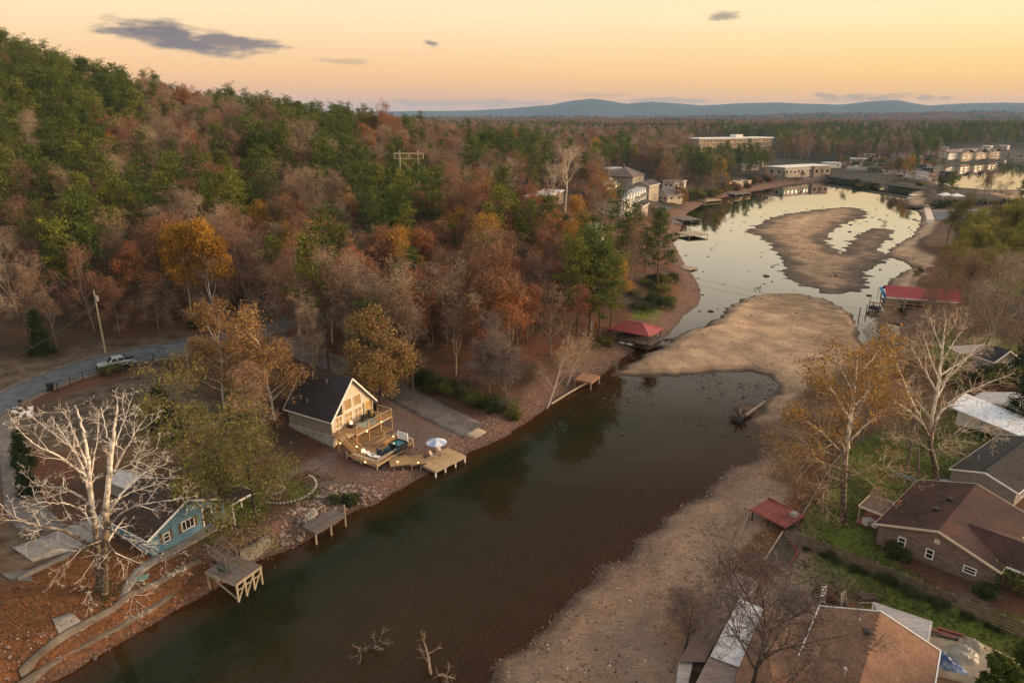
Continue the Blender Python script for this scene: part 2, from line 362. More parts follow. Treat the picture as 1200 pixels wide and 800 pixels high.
mg = bpy.data.materials.new('ground'); mg.use_nodes = True; t = mg.node_tree; b = t.nodes['Principled BSDF']
b.inputs['Specular IOR Level'].default_value = 0.2
geo = N(t, 'ShaderNodeNewGeometry'); pos = geo.outputs['Position']
def noise(t, sc, det=4, vec=None, rough=.6):
    n = N(t, 'ShaderNodeTexNoise'); n.inputs['Scale'].default_value = sc; n.inputs['Detail'].default_value = det; n.inputs['Roughness'].default_value = rough
    t.links.new(vec if vec is not None else pos, n.inputs['Vector']); return n.outputs[0]
def at(t, name):
    n = N(t, 'ShaderNodeAttribute', attribute_name=name); return n.outputs['Fac']
f1 = noise(t, 2.6, 6, rough=.75); f2 = noise(t, .16, 4); f3 = noise(t, 9.0, 2); f4 = noise(t, .035, 3)
litter = mixc(t, ramp(t, [(.35, 0), (.68, 1)], f1).outputs[0], (.072,.030,.017), (.235,.090,.044))
litter = mixc(t, ramp(t, [(.4, 0), (.66, 1)], f2).outputs[0], litter, mixc(t, f1, (.06,.038,.022), (.13,.075,.04)))
woods = mixc(t, ramp(t, [(.4, 0), (.62, 1)], f4).outputs[0], litter, mixc(t, f1, (.036,.030,.020), (.075,.050,.030)))
col = woods
farc = mixc(t, ramp(t, [(.42, 0), (.6, 1)], noise(t, .012, 5)).outputs[0], (.040,.034,.026), (.022,.030,.020))
col = mixc(t, at(t, 'far'), col, farc)
col = mixc(t, at(t, 'yard'), col, mixc(t, ramp(t, [(.35, 0), (.65, 1)], noise(t, .45, 6)).outputs[0], (.052,.038,.022), (.15,.11,.075)))
grs = mixc(t, ramp(t, [(.3, 0), (.7, 1)], f1).outputs[0], (.052,.076,.011), (.128,.152,.024))
grs = mixc(t, ramp(t, [(.58, 0), (.74, .8)], noise(t, .5, 5)).outputs[0], grs, (.11,.080,.032))
col = mixc(t, at(t, 'grass'), col, grs)
pv = N(t, 'ShaderNodeTexVoronoi'); pv.inputs['Scale'].default_value = 3.2; t.links.new(pos, pv.inputs['Vector'])
grv = mixc(t, ramp(t, [(.3, 0), (.7, 1)], f3).outputs[0], (.080,.055,.050), (.21,.165,.15))
grv = mixc(t, ramp(t, [(.45, 0), (.62, 1)], f2).outputs[0], grv, (.13,.066,.045))
col = mixc(t, at(t, 'gravel'), col, grv)
snd = mixc(t, ramp(t, [(.38, 0), (.64, 1)], noise(t, .22, 7)).outputs[0], (.230,.146,.084), (.440,.292,.172))
snd = mixc(t, ramp(t, [(.5, 0), (.7, .8)], f3).outputs[0], snd, (.42,.31,.23)); snd = mixc(t, ramp(t, [(.5, 0), (.66, .7)], noise(t, 4.5, 5)).outputs[0], snd, (.15,.10,.066))
snd = mixc(t, ramp(t, [(.0, 1), (.16, 0)], pv.outputs['Distance']).outputs[0], snd, mixc(t, pv.outputs['Color'], (.10,.075,.06), (.36,.31,.27)))
sz_ = N(t, 'ShaderNodeSeparateXYZ'); t.links.new(pos, sz_.inputs[0]); hb_ = mth(t, 'ADD', sz_.outputs[2], mth(t, 'MULTIPLY_ADD', noise(t, .13, 6), .9, -.45))
band = ramp(t, [(0.05, .46), (.28, .80), (.42, 1.0), (.55, .93), (.8, 1.14)], hb_).outputs[0]
sv = N(t, 'ShaderNodeVectorMath', operation='SCALE'); t.links.new(snd, sv.inputs[0]); t.links.new(band, sv.inputs['Scale']); snd = sv.outputs[0]
bch = mixc(t, ramp(t, [(.4, 0), (.62, 1)], f1).outputs[0], (.085,.045,.032), (.235,.14,.10))
sz_ = N(t, 'ShaderNodeSeparateXYZ'); t.links.new(pos, sz_.inputs[0]); hb_ = mth(t, 'ADD', sz_.outputs[2], mth(t, 'MULTIPLY_ADD', noise(t, .13, 6), .9, -.45))
band = ramp(t, [(0.05, .46), (.28, .80), (.42, 1.0), (.55, .93), (.8, 1.14)], hb_).outputs[0]
sv = N(t, 'ShaderNodeVectorMath', operation='SCALE'); t.links.new(snd, sv.inputs[0]); t.links.new(band, sv.inputs['Scale']); snd = sv.outputs[0]
bch = mixc(t, ramp(t, [(.0, 1), (.2, 0)], pv.outputs['Distance']).outputs[0], bch, mixc(t, pv.outputs['Color'], (.09,.06,.045), (.33,.27,.23)))
col = mixc(t, at(t, 'beach'), col, bch)
col = mixc(t, at(t, 'sand'), col, snd)
org = mixc(t, ramp(t, [(.36, 0), (.62, 1)], f1).outputs[0], (.055,.028,.014), (.215,.088,.034))
org = mixc(t, ramp(t, [(.5, 0), (.66, 1)], noise(t, .9, 4)).outputs[0], org, (.10,.050,.022))
col = mixc(t, at(t, 'orange'), col, org)
col = mixc(t, mth(t, 'MULTIPLY', at(t, 'wet'), .62), col, (.040,.025,.016))
t.links.new(col, b.inputs['Base Color'])
rg = mth(t, 'MULTIPLY_ADD', at(t, 'wet'), -.35, .93); t.links.new(rg, b.inputs['Roughness'])
bn = N(t, 'ShaderNodeBump'); bn.inputs['Strength'].default_value = .7; bn.inputs['Distance'].default_value = .18
t.links.new(mth(t, 'ADD', f1, mth(t, 'MULTIPLY', f3, .5)), bn.inputs['Height']); t.links.new(bn.outputs[0], b.inputs['Normal'])

idx = np.arange(NR*NA).reshape(NR, NA)
q = np.stack([idx[:-1, :-1], idx[:-1, 1:], idx[1:, 1:], idx[1:, :-1]], -1).reshape(-1, 4)[:, ::-1]
gm = mesh_np('ground', np.stack([GX, GY, GH], -1), quads=q, mats=[mg], smooth=True)
for nm, arr in (('grass', grass), ('gravel', gravel), ('sand', sand), ('beach', beach*.9), ('yard', yard), ('orange', orange), ('wet', wetb), ('far', sstep(250, 700, rr_))): attr(gm, nm, arr)
tag(link(bpy.data.objects.new('ground', gm)), kind='structure')

# ------------------------------------------------------------------ water
def water_mat(name, deep, shallow):
    m = bpy.data.materials.new(name); m.use_nodes = True; t = m.node_tree; t.nodes.clear()
    g = N(t, 'ShaderNodeNewGeometry'); p = g.outputs['Position']
    n1 = N(t, 'ShaderNodeTexNoise'); n1.inputs['Scale'].default_value = .9; n1.inputs['Detail'].default_value = 3; t.links.new(p, n1.inputs['Vector'])
    bp = N(t, 'ShaderNodeBump'); bp.inputs['Strength'].default_value = .05; bp.inputs['Distance'].default_value = .06; t.links.new(n1.outputs[0], bp.inputs['Height'])
    dp = N(t, 'ShaderNodeAttribute', attribute_name='depth').outputs['Fac']
    n2 = N(t, 'ShaderNodeTexNoise'); n2.inputs['Scale'].default_value = .25; n2.inputs['Detail'].default_value = 5; t.links.new(p, n2.inputs['Vector'])
    murk = ramp(t, [(0.0, shallow), (.55, tuple(.5*a+.5*b_ for a, b_ in zip(deep, shallow))), (1.0, deep)], mth(t, 'MULTIPLY', mth(t, 'MULTIPLY_ADD', n2.outputs[0], .5, .75), mth(t, 'MULTIPLY', dp, .55))).outputs[0]
    df = N(t, 'ShaderNodeBsdfDiffuse'); t.links.new(murk, df.inputs[0])
    tr = N(t, 'ShaderNodeBsdfTransparent'); tr.inputs[0].default_value = (.62, .46, .27, 1)
    op = ramp(t, [(0.0, .04), (.18, .28), (.6, .68), (1.0, .95)], mth(t, 'MULTIPLY', dp, .7)).outputs[0]
    body = N(t, 'ShaderNodeMixShader'); t.links.new(op, body.inputs[0]); t.links.new(tr.outputs[0], body.inputs[1]); t.links.new(df.outputs[0], body.inputs[2])
    gl = N(t, 'ShaderNodeBsdfGlossy'); gl.inputs['Roughness'].default_value = .02; t.links.new(bp.outputs[0], gl.inputs['Normal'])
    lw = N(t, 'ShaderNodeLayerWeight'); lw.inputs[0].default_value = .5      # Facing: 1 at grazing
    fr = ramp(t, [(0.0, .010), (.35, .014), (.50, .018), (.60, .050), (.70, .19), (.78, .48), (.86, .82), (1.0, .97)], lw.outputs['Facing']).outputs[0]
    mx = N(t, 'ShaderNodeMixShader'); t.links.new(fr, mx.inputs[0]); t.links.new(body.outputs[0], mx.inputs[1]); t.links.new(gl.outputs[0], mx.inputs[2])
    o = N(t, 'ShaderNodeOutputMaterial'); t.links.new(mx.outputs[0], o.inputs[0]); return m
def water(name, mask, mt):
    pm = mask.copy(); pm[:-1] |= mask[1:]; pm[1:] |= mask[:-1]; pm[:, :-1] |= mask[:, 1:]; pm[:, 1:] |= mask[:, :-1]
    f = pm[:-1, :-1] & pm[:-1, 1:] & pm[1:, 1:] & pm[1:, :-1]
    qq = np.stack([idx[:-1, :-1], idx[:-1, 1:], idx[1:, 1:], idx[1:, :-1]], -1)[f][:, ::-1]
    u, inv = np.unique(qq.ravel(), return_inverse=True)
    v = np.stack([GX.ravel()[u], GY.ravel()[u], np.zeros(len(u))], -1)
    me = mesh_np(name, v, quads=inv.reshape(-1, 4), mats=[mt], smooth=True); attr(me, 'depth', np.maximum(0, -GH.ravel()[u]))
    return tag(link(bpy.data.objects.new(name, me)), kind='structure')
mw = water_mat('river_water', (.0130,.0155,.0055), (.056,.034,.0115))
lake_m = np.zeros(GX.shape, bool); lake_m[:k] = d_lake < .3
water('river', (D < .3) & ~lake_m, mw); water('lake', lake_m, mw)
# ================================================================== TREES
def _norm(v):
    l = math.sqrt(v[0]*v[0]+v[1]*v[1]+v[2]*v[2]) or 1; return (v[0]/l, v[1]/l, v[2]/l)
def _turn(d, ang, az):
    """unit vector at ang from d, at azimuth az about d"""
    a = (0, 0, 1) if abs(d[2]) < .9 else (1, 0, 0)
    u = _norm((d[1]*a[2]-d[2]*a[1], d[2]*a[0]-d[0]*a[2], d[0]*a[1]-d[1]*a[0]))
    w = (d[1]*u[2]-d[2]*u[1], d[2]*u[0]-d[0]*u[2], d[0]*u[1]-d[1]*u[0])
    c, s, ca, sa = cos(ang), sin(ang), cos(az), sin(az)
    return tuple(d[i]*c + (u[i]*ca+w[i]*sa)*s for i in range(3))
class Skel:
    """a branching skeleton: segments (p0, p1, r0, r1, level) and the tips that carry leaves"""
    def __init__(s, seed): s.r = random.Random(seed); s.seg = []; s.tip = []
    def grow(s, p, d, L, r0, lev, P, r1=None):
        rnd = s.r; q = P[lev]; n = max(2, int(round(L/q.get('step', 1.0)))); st = L/n
        r1 = r0*q.get('taper', .35) if r1 is None else r1
        kids = q.get('kids', 0); kids = int(kids) + (rnd.random() < kids-int(kids))
        at_ = sorted(rnd.uniform(q.get('from', .3), q.get('to', .97)) for _ in range(kids)); ki = 0
        az = rnd.uniform(0, 6.28)
        for i in range(n):
            w = q.get('wob', .15)
            d = _norm((d[0]+rnd.gauss(0, w), d[1]+rnd.gauss(0, w), d[2]+rnd.gauss(0, w)+q.get('up', 0.0)))
            p2 = (p[0]+d[0]*st, p[1]+d[1]*st, p[2]+d[2]*st)
            ra = r0+(r1-r0)*i/n; rb = r0+(r1-r0)*(i+1)/n
            s.seg.append((*p, *p2, ra, rb, lev))
            while ki < len(at_) and at_[ki] <= (i+1)/n:
                f = at_[ki]; ki += 1
                if lev+1 < len(P):
                    az += 2.4+rnd.uniform(-.6, .6)
                    dd = _turn(d, R(rnd.uniform(*q.get('ang', (35, 60)))), az)
                    k = 1-(f-q.get('from', .3))/max(.01, 1-q.get('from', .3))
                    LL = L*q.get('ratio', .5)*(q.get('tip', .45)+(1-q.get('tip', .45))*k)*rnd.uniform(.75, 1.2)
                    s.grow(p2, dd, LL, min(rb*.75, r0*q.get('rr', .5)*(.5+.5*k)), lev+1, P)
                else: s.tip.append(p2)
            p = p2
        if lev+1 >= q.get('tiplev', len(P)): s.tip.append(p)
        if q.get('cont') and lev+1 < len(P):
            for _ in range(q['cont']):
                s.grow(p, _turn(d, R(rnd.uniform(12, 38)), rnd.uniform(0, 6.28)), L*q.get('ratio', .5)*rnd.uniform(.7, 1), r1*.8, lev+1, P)
def tubes(seg, big=.07):
    """one tapering prism per segment: 6-sided where thick, 3-sided where thin"""
    S = np.array(seg, dtype=np.float64).reshape(-1, 9); V = []; Q = []; off = 0
    for sides, m in ((6, S[:, 6] >= big), (3, S[:, 6] < big)):
        A = S[m]
        if not len(A): continue
        d = A[:, 3:6]-A[:, :3]; d /= np.linalg.norm(d, axis=1)[:, None]+1e-9
        a = np.where(np.abs(d[:, 2:3]) < .9, np.array([[0, 0, 1.]]), np.array([[1., 0, 0]]))
        u = np.cross(d, a); u /= np.linalg.norm(u, axis=1)[:, None]; w = np.cross(d, u)
        th = np.arange(sides)*2*pi/sides
        ring = u[:, None]*np.cos(th)[None, :, None]+w[:, None]*np.sin(th)[None, :, None]
        v = np.stack([A[:, None, :3]-d[:, None]*A[:, 6, None, None]*.25+ring*A[:, 6, None, None], A[:, None, 3:6]+d[:, None]*A[:, 7, None, None]*.25+ring*A[:, 7, None, None]], 1).reshape(-1, 3)
        i = np.arange(sides); jn = (i+1) % sides
        qq = np.stack([i, jn, jn+sides, i+sides], -1)[None]+(np.arange(len(A))*2*sides)[:, None, None]
        V.append(v); Q.append(qq.reshape(-1, 4)+off); off += len(v)
    return np.vstack(V), np.vstack(Q)
def leaves(pts, per, spread, size, rng, flat=1.0, droop=0.0, elong=1.0, keep=1.0):
    """per leaf faces round every point"""
    P = np.asarray(pts, float).reshape(-1, 3)
    if keep < 1: P = P[rng.random(len(P)) < keep]
    c = np.repeat(P, per, 0); n = len(c)
    o = rng.normal(size=(n, 3))*spread; o[:, 2] *= flat; o[:, 2] -= droop*np.abs(rng.normal(size=n))*spread
    c = c+o; u = rng.normal(size=(n, 3)); u /= np.linalg.norm(u, axis=1)[:, None]
    w = np.cross(u, rng.normal(size=(n, 3))); w /= np.linalg.norm(w, axis=1)[:, None]
    s = size*rng.uniform(.6, 1.35, n)[:, None]
    v = np.stack([c-u*s*elong, c+w*s*.5, c+u*s*elong, c-w*s*.5], 1).reshape(-1, 3)
    return v, np.arange(n*4).reshape(-1, 4)
def joinq(parts):
    V, Q, M, off = [], [], [], 0
    for v, q, m in parts:
        V.append(v); Q.append(q+off); M.append(np.full(len(q), m)); off += len(v)
    return np.vstack(V), np.vstack(Q), np.concatenate(M)

def leafmat(name, c1, c2, scale=.35, island=.7):
    m = mat(name, c1, c2, scale=scale, rough=.8, island=island, spec=.15, lo=.38, hi=.62); t = m.node_tree; b = t.nodes['Principled BSDF']
    tl = N(t, 'ShaderNodeBsdfTranslucent'); mx = N(t, 'ShaderNodeMixShader'); mx.inputs[0].default_value = .3
    lnk = b.inputs['Base Color'].links[0].from_socket; t.links.new(lnk, tl.inputs[0])
    t.links.new(b.outputs[0], mx.inputs[1]); t.links.new(tl.outputs[0], mx.inputs[2])
    t.links.new(mx.outputs[0], t.nodes['Material Output'].inputs[0]); return m
BARK = mat('bark_grey', (.22,.175,.135), (.115,.09,.07), scale=3, bump=.5, stretch=(3,3,.6))
BARKD = mat('bark_dark', (.055,.042,.034), (.028,.022,.018), scale=3, bump=.5, stretch=(3,3,.6))
BARKP = mat('bark_pine', (.12,.075,.05), (.06,.04,.03), scale=3, bump=.5, stretch=(3,3,.6))
BARKW = mat('bark_sycamore', (.62,.56,.46), (.34,.29,.22), scale=2.2, bump=.2, lo=.45, hi=.72)
TWIG = mat('twigs', (.262,.176,.118), (.172,.112,.074), scale=.3, island=.5)
TWIGP = mat('twigs_pale', (.36,.27,.185), (.24,.17,.115), scale=.3, island=.5)
TWIGR = mat('twigs_red', (.28,.145,.095), (.19,.098,.066), scale=.3, island=.5)
NEEDLE = leafmat('pine_needles', (.098,.122,.022), (.050,.080,.022))
NEEDLE2 = leafmat('pine_needles_light', (.185,.190,.030), (.100,.126,.026))
CEDAR = leafmat('cedar_green', (.020,.034,.012), (.034,.050,.016))
RUST = leafmat('rust_leaves', (.345,.140,.058), (.235,.098,.048))
RUSTD = leafmat('brown_leaves', (.250,.135,.070), (.170,.092,.050))
ORANGE = leafmat('orange_leaves', (.46,.165,.036), (.30,.105,.030))
GOLD = leafmat('gold_leaves', (.48,.260,.036), (.32,.170,.029))
YELL = leafmat('yellow_leaves', (.55,.30,.030), (.34,.19,.025))
OLIVE = leafmat('olive_leaves', (.160,.165,.040), (.105,.105,.034))
OLIVEG = leafmat('green_gold_leaves', (.245,.240,.040), (.150,.160,.034))
TAN = leafmat('tan_leaves', (.34,.210,.085), (.225,.130,.056))
SHRUB = leafmat('shrub_leaves', (.042,.062,.022), (.070,.076,.026))

class Tree:
    """the meshes of one tree shape: trunk (stem and limbs) and crown (twigs and leaves)"""
    def __init__(s, name, trunk, crown, mats_t, mats_c, h): s.name = name; s.tm = trunk; s.cm = crown; s.h = h
def build_tree(name, sk, split, bark, twig, leafparts, big=.07):
    tr = [g for g in sk.seg if g[8] <= split]; tw = [g for g in sk.seg if g[8] > split]
    v, q = tubes(tr, big); tm = mesh_np(name+'_trunk', v, quads=q, mats=[bark], smooth=True)
    parts = []; ms = []
    if tw: v, q = tubes(tw, big); parts.append((v, q, len(ms))); ms.append(twig)
    for v, q, m in leafparts:
        if m not in ms: ms.append(m)
        parts.append((v, q, ms.index(m)))
    v, q, mi = joinq(parts); cm_ = mesh_np(name+'_crown', v, quads=q, mats=ms, midx=mi)
    return Tree(name, tm, cm_, None, None, float(np.max(v[:, 2])))
def pine(seed, H=17.0, crown_from=.45, needle=NEEDLE, wide=1.0, per=13, dead=True):
    sk = Skel(seed); rn = sk.r; rng = np.random.default_rng(seed)
    P = [dict(step=1.6, wob=.03, taper=.3, kids=0)]
    sk.grow((0, 0, -.4), (0, 0, 1), H, .19*H/17, 0, P)
    stem = [g for g in sk.seg]
    tips = []; nb = int(34*(1-crown_from)/.55); az = rn.uniform(0, 6)
    for i in range(nb):
        f = crown_from+(1-crown_from)*(i/nb)**.85*.99; k = int(min(f*len(stem), len(stem)-1)); p = stem[k][3:6]
        fr = (f-crown_from)/(1-crown_from); az += 2.4+rn.uniform(-.5, .5)
        L = wide*H*.2*(math.sin(min(1, .28+fr*.55)*pi)**.8*(1-fr*.45)+.10)*rn.uniform(.6, 1.3)
        e = R(rn.uniform(-5, 22)+fr*42); d = (cos(az)*cos(e), sin(az)*cos(e), sin(e))
        n0 = len(sk.seg); sk.grow(p, d, L, .055*H/17, 1, [None, dict(step=.8, wob=.16, up=.05, taper=.3)])
        m = max(2, int(L/.62))
        for j in range(m):
            t = (j+1.2)/(m+.2)
            if t < .3: continue
            tips.append((p[0]+d[0]*L*t+rn.gauss(0, .28), p[1]+d[1]*L*t+rn.gauss(0, .28), p[2]+d[2]*L*t+rn.gauss(0, .2)+.15))
    tips.append((stem[-1][3], stem[-1][4], stem[-1][5]))
    v, q = leaves(tips, per, .44*H/17, .21, rng, flat=.6, elong=1.5)
    return build_tree('pine', sk, 1, BARKP, BARKP, [(v, q, needle)])
HARD = lambda H, k=1.0, up=.05, spread=(28, 52): [
    dict(step=1.2, wob=.07, up=.12, taper=.42, kids=8*k, **{'from': .34}, ratio=.48, ang=spread, rr=.55, tip=.55, cont=3),
    dict(step=.9, wob=.13, up=up, taper=.35, kids=6*k, **{'from': .25}, ratio=.5, ang=(25, 55), rr=.55),
    dict(step=.7, wob=.16, up=up*.7, taper=.4, kids=5*k, **{'from': .2}, ratio=.55, ang=(25, 55), rr=.5),
    dict(step=.6, wob=.2, up=.03, taper=.5, kids=0, tiplev=4)]
BROAD = lambda H, k=1.0, up=.03, f=.12: [
    dict(step=1.0, wob=.06, up=.1, taper=.4, kids=13*k, **{'from': f}, ratio=.62, ang=(48, 84), rr=.5, tip=.5, cont=3),
    dict(step=.8, wob=.14, up=up, taper=.35, kids=7*k, **{'from': .2}, ratio=.46, ang=(25, 58), rr=.5),
    dict(step=.6, wob=.17, up=up, taper=.4, kids=4*k, **{'from': .2}, ratio=.5, ang=(25, 58), rr=.5),
    dict(step=.5, wob=.2, up=.02, taper=.5, kids=0, tiplev=4)]
def hardwood(seed, H=15.0, bark=BARK, twig=TWIG, leaf=None, per=0, spread=.35, size=.16, k=1.0, up=.05, ang=(28, 52), keep=1.0, twigs=9, tr=None, extra=None, twigsize=.5, params=None, lean=(0,0,1), split=1, minr=.012, twiglen=None):
    sk = Skel(seed); rng = np.random.default_rng(seed)
    P = params or HARD(H, k, up, ang)
    sk.grow((0, 0, -.4), _norm(lean), H*.72, tr or H*.0125, 0, P)
    sk.seg = [(*g[:6], max(g[6], minr), max(g[7], minr*.7), g[8]) for g in sk.seg]
    lp = []
    if twigs:
        v, q = leaves(sk.tip, twigs, .42, twigsize, rng, elong=1.0); # slender twig slivers
        c = v.reshape(-1, 4, 3); mid = c.mean(1, keepdims=True); ax = c[:, 2:3]-c[:, 0:1]; sd = (c[:, 1:2]-c[:, 3:4]); sd = sd/np.linalg.norm(sd, axis=2, keepdims=True)*.023
        ax[:, :, 2] = np.abs(ax[:, :, 2])*.8
        c = np.concatenate([mid-ax*.5, mid+sd, mid+ax*.5, mid-sd], 1); lp.append((c.reshape(-1, 3), q, twig))
    if leaf is not None and per:
        v, q = leaves(sk.tip, per, spread, size, rng, keep=keep, flat=.85); lp.append((v, q, leaf))
    for (lf, pr, spd, sz, kp) in (extra or ()):
        v, q = leaves(sk.tip, pr, spd, sz, rng, keep=kp, flat=.85); lp.append((v, q, lf))
    return build_tree('hardwood', sk, split, bark, twig, lp)
def cedar(seed, H=7.0, leaf=CEDAR):
    sk = Skel(seed); rn = sk.r; rng = np.random.default_rng(seed)
    sk.grow((0, 0, -.3), (0, 0, 1), H, .12, 0, [dict(step=1, wob=.03, taper=.2)])
    tips = []
    for i in range(150):
        f = rn.random()**1.25; a = rn.uniform(0, 6.28); rad = H*.25*(1-f)**.75*rn.uniform(.55, 1.05)+.1
        tips.append((cos(a)*rad, sin(a)*rad, .35+f*H*.97))
    v, q = leaves(tips, 26, .3, .13, rng, elong=1.5)
    return build_tree('cedar', sk, 0, BARKD, BARKD, [(v, q, leaf)])
def bush(seed, w=1.5, h=1.2, leaf=SHRUB, n=66, per=22, size=.12):
    rn = random.Random(seed); rng = np.random.default_rng(seed); sk = Skel(seed)
    for i in range(7):
        a = rn.uniform(0, 6.28); sk.grow((0, 0, -.1), _norm((cos(a)*w/h*.6, sin(a)*w/h*.6, 1)), h*.8, .025, 0, [dict(step=.4, wob=.2, taper=.4)])
    tips = []; lobes = []
    for i in range(6):
        a = rn.uniform(0, 6.28); u = rn.uniform(.15, .85); lobes.append((cos(a)*u*w, sin(a)*u*w, h*rn.uniform(.2, .75), rn.uniform(.28, .55)*w, rn.uniform(.25, .5)*h))
    for i in range(n):
        lx, ly, lz_, lr, lh = lobes[i % 6]; a = rn.uniform(0, 6.28); c_ = rn.uniform(-.5, 1); k = math.sqrt(1-c_*c_)*rn.uniform(.6, 1.15)
        tips.append((lx+cos(a)*k*lr, ly+sin(a)*k*lr, max(.08, lz_+c_*lh)))
    v, q = leaves(tips, per, .17*max(w, .7), size, rng)
    return build_tree('bush', sk, 0, BARKD, BARKD, [(v, q, leaf)])

_KIDS = {}
def plant_tree(T, name, loc, label, cat='tree', group=None, s=1.0, rz=0.0, sz=None, trunk_name='trunk', crown_name='crown'):
    e = bpy.data.objects.new(name, None); COL.objects.link(e)
    e.location = loc; e.rotation_euler = (0, 0, rz); e.scale = (s, s, sz or s)
    a = bpy.data.objects.new(trunk_name, T.tm); COL.objects.link(a); a.parent = e
    b_ = bpy.data.objects.new(crown_name, T.cm); COL.objects.link(b_); b_.parent = e
    return tag(e, label, cat, group)

# --- the kinds of the wooded hillside
PINES = [pine(11, 18, .40), pine(12, 16, .34, NEEDLE2), pine(13, 20, .5), pine(14, 15, .30, NEEDLE), pine(15, 17, .42, NEEDLE2, 1.15), pine(16, 19, .46, NEEDLE, .9)]
VASE = lambda H, k=1.0: [
    dict(step=1.1, wob=.05, up=.14, taper=.45, kids=8*k, **{'from': .26}, ratio=.66, ang=(20, 44), rr=.6, tip=.6, cont=3),
    dict(step=.8, wob=.10, up=.07, taper=.32, kids=7*k, **{'from': .22}, ratio=.46, ang=(20, 46), rr=.55),
    dict(step=.7, wob=.13, up=.06, taper=.4, kids=5*k, **{'from': .2}, ratio=.55, ang=(20, 48), rr=.55),
    dict(step=.6, wob=.16, up=.04, taper=.5, kids=0, tiplev=4)]
BARKM = mat('bark_tan', (.34,.275,.205), (.19,.15,.115), scale=3, bump=.4, stretch=(3,3,.6))
BARES = [hardwood(21, 15, params=VASE(15), twigs=5, twigsize=.8, leaf=RUSTD, per=1, keep=.4, minr=.022, split=2), hardwood(22, 16, params=VASE(16), twig=TWIGP, bark=BARKM, twigs=5, twigsize=.8, minr=.024, split=2), hardwood(23, 12.5, params=BROAD(12.5, .9, .06, .2), twigs=6, twigsize=.8, minr=.022, split=2), hardwood(24, 15, params=VASE(15), twig=TWIGR, twigs=6, leaf=RUSTD, per=2, keep=.6, minr=.02, split=2),
         hardwood(25, 15, params=BROAD(15, .9, .06, .22), twigs=5, leaf=RUST, per=2, keep=.7, minr=.02, split=2), hardwood(26, 14, params=VASE(14), twig=TWIGP, twigs=5, leaf=TAN, per=2, keep=.5, bark=BARKM, minr=.024, split=2)]
RUSTS = [hardwood(31, 15, k=1.15, leaf=RUST, per=7, twigs=5), hardwood(32, 14, k=1.15, leaf=RUSTD, per=8, twigs=5, twig=TWIGR, ang=(32, 62)), hardwood(33, 15, k=1.15, leaf=RUST, per=5, twigs=6, twig=TWIGR, extra=[(RUSTD, 4, .4, .16, .7)], ang=(32, 62)), hardwood(34, 13, k=1.1, leaf=ORANGE, per=5, twigs=4, extra=[(RUST, 5, .4, .16, .8)])]
GOLDS = [hardwood(41, 14, leaf=GOLD, per=12, twigs=2, spread=.5, size=.18), hardwood(42, 13, leaf=GOLD, per=8, twigs=4, extra=[(OLIVE, 5, .4, .16, .7)]), hardwood(43, 14, leaf=TAN, per=10, twigs=3)]
OLIVES = [hardwood(51, 14, leaf=OLIVEG, per=11, twigs=2, spread=.5, size=.18, bark=BARKD), hardwood(52, 13, leaf=OLIVE, per=9, twigs=3, spread=.5, size=.18, bark=BARKD), hardwood(53, 14, leaf=OLIVEG, per=8, twigs=3, extra=[(GOLD, 3, .4, .16, .6)], bark=BARKD)]
KIND = {'P': PINES, 'B': BARES, 'R': RUSTS, 'Y': GOLDS, 'O': OLIVES}
# ------------------------------------------------------------------ the woods: where each kind stands (seen in the photograph)
BLOB = """400,215,P 465,245,P 500,250,P 530,282,P 125,290,P 60,130,P 155,135,P 300,205,P 250,215,P 350,150,P 30,70,P 80,95,P 40,130,P 100,150,P 130,120,P 60,190,P 90,240,P 30,230,P 20,290,P 90,310,P 55,345,B 150,250,P 195,225,P 135,200,B 150,290,B 40,265,P 110,350,B 180,335,B 180,95,B
180,160,B 220,140,R 265,155,B 300,150,B 250,180,B 200,190,B 150,95,P 210,100,P 250,108,P 280,130,P 310,140,P 330,160,P 360,125,B 400,140,B 310,185,P 270,215,P 285,235,P 330,200,P 350,180,B
380,200,P 430,170,R 450,195,B 420,230,P 440,260,P 485,260,P 515,265,P 400,250,B 345,250,R 365,228,B 460,150,R 500,160,B 540,165,R 500,205,B 480,225,P 565,185,P 560,215,B 525,225,R 550,245,R 585,255,P
600,205,B 620,185,P 640,170,B 660,200,B 685,220,R 700,200,B 720,180,P 750,175,B 785,185,B 810,215,P 800,160,B 15,170,P 10,310,B 60,310,P 230,300,B 300,300,B 320,260,Y 70,270,P 0,200,P 120,60,P 240,220,R
380,160,P 350,215,B 230,250,B 190,280,B 415,195,B 455,230,P 520,185,B 590,165,R 610,150,B 560,150,R 700,160,R 660,165,B 620,230,R 640,215,B 720,215,R 840,215,B 780,215,B 30,330,B 130,160,R 70,160,P
110,190,P 170,130,B 260,200,R 300,215,B 440,125,B 480,140,B 420,150,P 560,275,P 540,300,B 600,290,P 640,270,R 680,250,R 660,230,B 700,290,P 740,280,B 560,330,B 600,330,R 630,340,B 660,320,B 700,320,P 690,250,B
540,270,B 520,300,B 490,300,P 470,310,P 450,320,B 1150,250,O 1100,260,O 1190,270,O 1120,300,O 1180,320,B 1150,360,B 1190,380,B 950,190,B 880,190,P 1000,190,B 1100,170,P 1050,170,B 900,150,P 800,150,B 1000,155,P
1150,160,P 700,150,B 840,180,P 1130,215,P 1190,225,P""".split()
BL = [(float(a), float(b), c) for a, b, c in (s.split(',') for s in BLOB)]
BLX = np.array([[a, b] for a, b, _ in BL]); BLK = [c for _, _, c in BL]
def wpoly(pts): return gpoly(pts)
isl_f = isl
